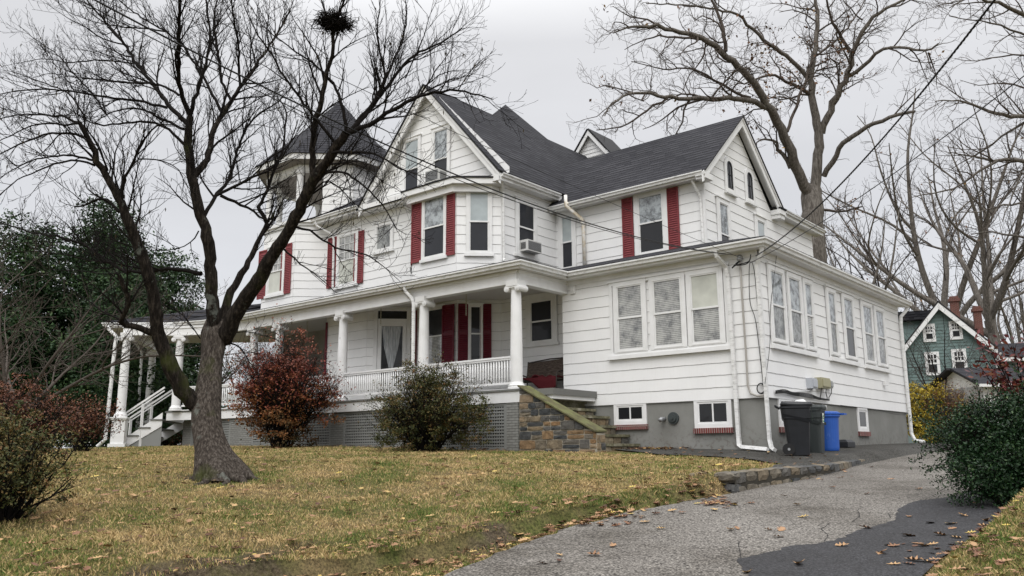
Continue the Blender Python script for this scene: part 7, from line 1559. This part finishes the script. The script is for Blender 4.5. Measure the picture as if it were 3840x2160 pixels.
# side dormer left and lower right wing
q = at_depth(*gk(320, 600), GD+2); mb = MB(); mb.obox(q[:2], gp.d, gp.n, -1.3, 1.0, -1.5, 1.5, q[2]-1.2, q[2]+.25); mesh_obj('side_dormer', mb, GW_, green); mb = MB(); mb.obox(q[:2], gp.d, gp.n, -1.7, 1.4, -1.9, 1.9, q[2]+.25, q[2]+.5); mb.obox(q[:2], gp.d, gp.n, -1.3, 1.0, -1.5, 1.5, q[2]+.5, q[2]+.9); mesh_obj('dormer_roof', mb, M['roof'], green)
wl = MB(); bar(wl, gp, sr0, sr0+7, zg, zr0-.6, -6.5, -1.5); mesh_obj('wing_wall', wl, GW_, green)
a, z1_ = gpx(905, 650); b, z2_ = gpx(1010, 745)
mb = MB(); zt_ = z1_; mb.poly([gp.p(sr0-.5, zr0-.5, -1.0), gp.p(sr0+8, zr0-.5, -1.0), gp.p(sr0+8, z1_-.05, -4), gp.p(sr0-1.5, z1_-.05, -4)], thick=.1, edge_mi=1); mb.poly([gp.p(sr0-1.5, z1_-.05, -4), gp.p(sr0+8, z1_-.05, -4), gp.p(sr0+8, zr0-.5, -7), gp.p(sr0-.5, zr0-.5, -7)], thick=.1, edge_mi=1); mesh_obj('wing_roof', mb, [M['roof'], M['roofedge']], green)
mb = MB(); bar(mb, gp, sr0-.3, sr0+8, zr0-.72, zr0-.5, -1.0, -.85); mb.tube([gp.p(sr0+.15, zr0-.3, .2), gp.p(sr0-.1, zr0-.7, .1), gp.p(sr0-.1, zg, .1)], .07, 6); mesh_obj('gutter', mb, M['trim'], green)
# white garage
gq = at_depth(*gk(800, 1100), 40.0); gar = thing('white_garage', 'small white garage with dark low roof behind the red-leaved shrub', 'garage', (float(gq[0]), float(gq[1]), -.9)); gl = Plane(gq[:2], rgt[:2]); zc_ = gl.px(*gk(800, 985))[1]; poly = rect(0, 6, -1.0, zc_)
siding('wall', gl, poly, parent=gar, z_ref=-.9); mb = MB(); q_ = Plane(gl.p(0, 0, -5)[:2], (gl.n[0], gl.n[1])); mb.add([q_.p(0, -1), q_.p(5, -1), q_.p(5, zc_), q_.p(2.6, zc_+1.0), q_.p(0, zc_)], [(0, 1, 2, 3, 4)]); mesh_obj('side_wall', mb, M['siding'], gar); mb = MB(); bar(mb, gl, 0, 6, -1.0, zc_, -5, -.01); mesh_obj('body', mb, M['siding'], gar)
a = -.42; mb = MB(); zr_ = zc_+.9; mb.poly([gl.p(a, zc_+.03, .45), gl.p(6.6, zc_+.03, .45), gl.p(6.6, zr_+.15, -2.4), gl.p(a+.2, zr_+.15, -2.4)], thick=.12, edge_mi=1); mb.poly([gl.p(6.6, zc_, -5.4), gl.p(a, zc_, -5.4), gl.p(a, zr_+.15, -2.4), gl.p(6.6, zr_+.15, -2.4)], thick=.12, edge_mi=1); mesh_obj('roof', mb, [M['roof'], M['roofedge']], gar)
mb = MB(); bar(mb, gl, a, 6.6, zc_-.12, zc_+.02, .42, .52); mesh_obj('gutter', mb, M['trim'], gar)
a, z1_ = gl.px(*gk(880, 1005)); b, z0_ = gl.px(*gk(1010, 1140)); mb = MB(); frame(mb, gl, a, b, z0_, z1_, .12, .03, .09); wo = mesh_obj('window', mb, M['trim'], gar); pane(wo, gl, a+.1, b-.1, z0_+.1, z1_-.1, M['g_screen'], .05)
# distant far-left low buildings / tree belt
far = []
for i, (px_, dp_, h_, m_) in enumerate(((-150, 90, 13, 'evergreen'), (180, 95, 11, 'farleaf'), (420, 100, 9, 'farleaf'), (700, 90, 11, 'farleaf'), (900, 95, 12, 'farleaf'), (3420, 95, 9, 'farleaf'), (3620, 95, 9, 'farleaf'), (3900, 90, 11, 'farleaf'))):
    rr_ = np.random.default_rng(100+i); b_ = gpos(px_, dp_); 
    bare_tree('distant_tree', ('far dark tree beyond the left edge of the lawn', 'far rusty tree low behind the left shrubs', 'far rusty tree behind the small red shrub', 'far rusty tree glimpsed under the porch roof', 'far rusty tree glimpsed behind the red shrub', 'far bare rusty tree beyond the yellow shrub', 'far bare rusty tree behind the green house', 'far bare rusty tree behind the garage')[i], b_, h_, .2, 110+i, (0, 0), 4, fg(120+i, spacing=(1.4, 1.1, .9), tipr=.014), FM_, 'distant trees on the horizon', leaf=(m_, .3, 3, .5), leafsize=.35, spread=.7)

# ------------------------------------------------------------------ lawn grass, litter, fallen leaves
rg = np.random.default_rng(200)
def fan(n, r0, r1, a0, a1, power=1.0):
    r = r0*(r1/r0)**rg.random(n); a = rg.uniform(a0, a1, n)
    az = YAW+a; return CAM[0]+np.sin(az)*r, CAM[1]+np.cos(az)*r, r
def house_mask(x, y): return (x < -5.4) & (y > -2.45) | (x >= -5.8) & (y > -.1) | (x > -5.8) & (x < -2.3) & (y > -2.45)
X, Y, Rr = fan(520000, 5.2, 34, -.62, .60)
s_ = sdist(DPOLY, X, Y); ok = (s_ > .02) & ~house_mask(X, Y); ap_s = sdist(apoly, X, Y); ok &= ap_s > .04
sm_k = soil_mask(X, Y); brk = .5+.5*np.sin(X*3.3+1.7*np.sin(Y*2.1))*np.sin(Y*4.1+1.3*np.sin(X*1.7)); ok &= rg.random(len(X)) > np.clip(sm_k*1.25*(.25+.85*brk)-.12, 0, .85)
X, Y, Rr = X[ok], Y[ok], Rr[ok]; Z_ = ground_z(X, Y); Z_ = Z_+.022*np.exp(-(bank_sg(X, Y)/.25)**2); n = len(X)
clump = .75+.5*(np.sin(X*5.1+2*np.sin(Y*3.3))*np.sin(Y*6.2+X) > .2); hgt = rg.uniform(.014, .040, n)*(1+.010*Rr)*clump; wd = .0026*(.6+Rr/9); a = rg.uniform(0, 2*PI, n); lean = rg.uniform(.1, 1.3, n); lx, ly = np.cos(a)*hgt*lean, np.sin(a)*hgt*lean; wa = rg.uniform(0, 2*PI, n); wx, wy = np.cos(wa)*wd, np.sin(wa)*wd
B0 = np.stack([X-wx, Y-wy, Z_-.004], 1); B1 = np.stack([X+wx, Y+wy, Z_-.004], 1); B2 = np.stack([X+lx*.5+wx*.7, Y+ly*.5+wy*.7, Z_+hgt*.65], 1); B3 = np.stack([X+lx, Y+ly, Z_+hgt], 1)
V = np.stack([B0, B1, B2, B3], 1).reshape(-1, 3); gr = np_obj('lawn_grass', V, np.arange(4*n).reshape(-1, 4), M['blade'], tint=rg.random(n), kind='stuff')
def leaf_mesh(x, y, z, s, r, lobes=True):
    """one curled lobed leaf"""
    a = r.uniform(0, 2*PI); c, sn = math.cos(a), math.sin(a); out = []; prof = [(-.55, 0), (-.3, .12), (-.18, .34), (-.02, .14), (.12, .42), (.22, .16), (.40, .26), (.60, 0)]
    top = [(u, v) for u, v in prof]; bot = [(u, -v*r.uniform(.8, 1.1)) for u, v in prof[1:-1]][::-1]; cz = r.uniform(.1, .9); tilt = r.uniform(-.5, .5); V = []
    for u, v in top+bot: V.append((x+(u*c-v*sn)*s, y+(u*sn+v*c)*s, z+(cz*(v*v*1.6+.35*u*u)+tilt*u*.4+tilt*v*.5+.06)*s))
    mid = [(x+u*c*s, y+u*sn*s, z+(.35*cz*u*u+tilt*u*.4+.06)*s) for u in (-.3, 0, .3)]
    return V+mid
def leaf_faces():
    k = 14; m0, m1, m2 = 14, 15, 16; return [(0, 1, m0), (1, 2, m0), (2, 3, m1, m0), (3, 4, m1), (4, 5, m2, m1), (5, 6, m2), (6, 7, m2), (7, 8, m2), (8, 9, m2), (9, 10, m1, m2), (10, 11, m1), (11, 12, m0, m1), (12, 13, m0), (13, 0, m0)]
LF = leaf_faces()
# heaped and scattered litter on the lawn (beyond counting)
mb = MB(); lx_, ly_, lr_ = fan(2600, 5.6, 27, -.62, .6); s_ = sdist(DPOLY, lx_, ly_); hm_ = house_mask(lx_, ly_)
cand = [(x, y, .5) for x, y, s, q in zip(lx_, ly_, s_, hm_) if s > .0 and not q]
for x0_, y0_, n_, sp_ in ((*on_surf(2160, 1945, LAWN)[:2], 44, .26), (*on_surf(2320, 1898, LAWN)[:2], 38, .28), (*on_surf(2260, 1915, LAWN)[:2], 44, .24), (*on_surf(2690, 1832, LAWN)[:2], 40, .14), (*on_surf(2650, 1805, LAWN)[:2], 26, .16), (*on_surf(1700, 2060, LAWN)[:2], 26, .4), (*on_surf(1940, 1990, LAWN)[:2], 24, .3), (*on_surf(2060, 1960, LAWN)[:2], 26, .3), (-3.0, -.6, 120, .28), (-2.6, -.35, 60, .25), (*on_surf(3020, 1792, DRIVE)[:2], 14, .5), (*on_surf(3150, 1765, DRIVE)[:2], 20, .5), (*on_surf(350, 1720, LAWN)[:2], 60, 1.6), (*on_surf(3640, 2090, DRIVE)[:2], 24, .3), (*on_surf(3760, 1990, DRIVE)[:2], 22, .3), (*on_surf(3700, 2120, DRIVE)[:2], 30, .4)):
    for _ in range(n_): cand.append((x0_+rg.normal()*sp_, y0_+rg.normal()*sp_, 0))
for a, b in zip(edgeL_s[1:7], edgeL_s[2:8]):
    d = b-a; Ln = np.linalg.norm(d); m = np.array((-d[1], d[0]))/Ln
    for _ in range(int(Ln*34)): u = rg.random(); o_ = abs(rg.normal())*.28+.02; cand.append((*(a+d*u+m*o_), 0))
for a, b in zip(bank[:-1], bank[1:]):
    d = b-a; Ln = np.linalg.norm(d); m = np.array((d[1], -d[0]))/Ln
    for _ in range(int(Ln*110)): u = rg.random(); o_ = rg.uniform(-.1, .85); cand.append((*(a+d*u+m*o_), .45))
for i in range(170): cand.append((rg.uniform(-11.5, -6), -2.75+rg.normal()*.22, 0))
for i in range(60): cand.append((rg.uniform(-24, -12), -2.85+rg.normal()*.25, 0))
for x, y, k in cand: 
    mb.add(leaf_mesh(x, y, gz(x, y)+(rg.uniform(.025, .055) if sdist(DPOLY, np.array([x]), np.array([y]))[0] > 0 else .036), rg.uniform(.06, .125)*(.55 if k == .45 else 1), rg), LF, None, 0, float(np.clip(rg.random(), .02, 1)))
lit = mesh_obj('leaf_litter', mb, M['litter']); lit['kind'] = 'stuff'
# single leaves that stand out on the asphalt
one = [(2765, 1985), (2885, 1990), (2740, 1990), (2915, 2015), (3305, 2075), (3425, 2105), (3530, 2010), (3415, 2012), (3565, 1967), (3250, 1983), (3300, 2078), (3650, 1888), (3615, 1937), (3790, 1918), (3010, 1942), (2940, 1860), (3445, 1836), (3250, 1855), (3410, 1940), (2800, 2150), (2995, 2118), (3350, 2120), (3480, 2110), (3440, 2041), (3700, 1955), (3570, 1985), (2990, 1895), (2820, 1890), (2420, 1960), (2480, 1985), (2230, 2085), (2100, 2085), (2030, 2115), (2300, 2050), (3160, 2050), (3590, 2020), (2680, 1915), (2930, 1990), (3120, 1830), (3340, 1800)]
OL = 'single fallen leaves on the worn grey asphalt'
for i, (x, y) in enumerate(one):
    p = on_surf(x, y, DRIVE); mb = MB(); mb.add(leaf_mesh(p[0], p[1], p[2]+.004, rg.uniform(.09, .15), rg), LF, None, 0, float(rg.uniform(.35, .95))); o = mesh_obj('fallen_leaf', mb, M['litter']); dark_ = sdist(np.array(pl), np.array([p[0]]), np.array([p[1]]))[0] < .25; tag(o, 'curled tan oak leaf lying alone on the fresh dark asphalt patch' if dark_ else 'curled brown oak leaf lying alone on the worn grey asphalt', 'leaf', 'single fallen leaves on the dark asphalt patch' if dark_ else OL)
print('objects', len(bpy.data.objects))
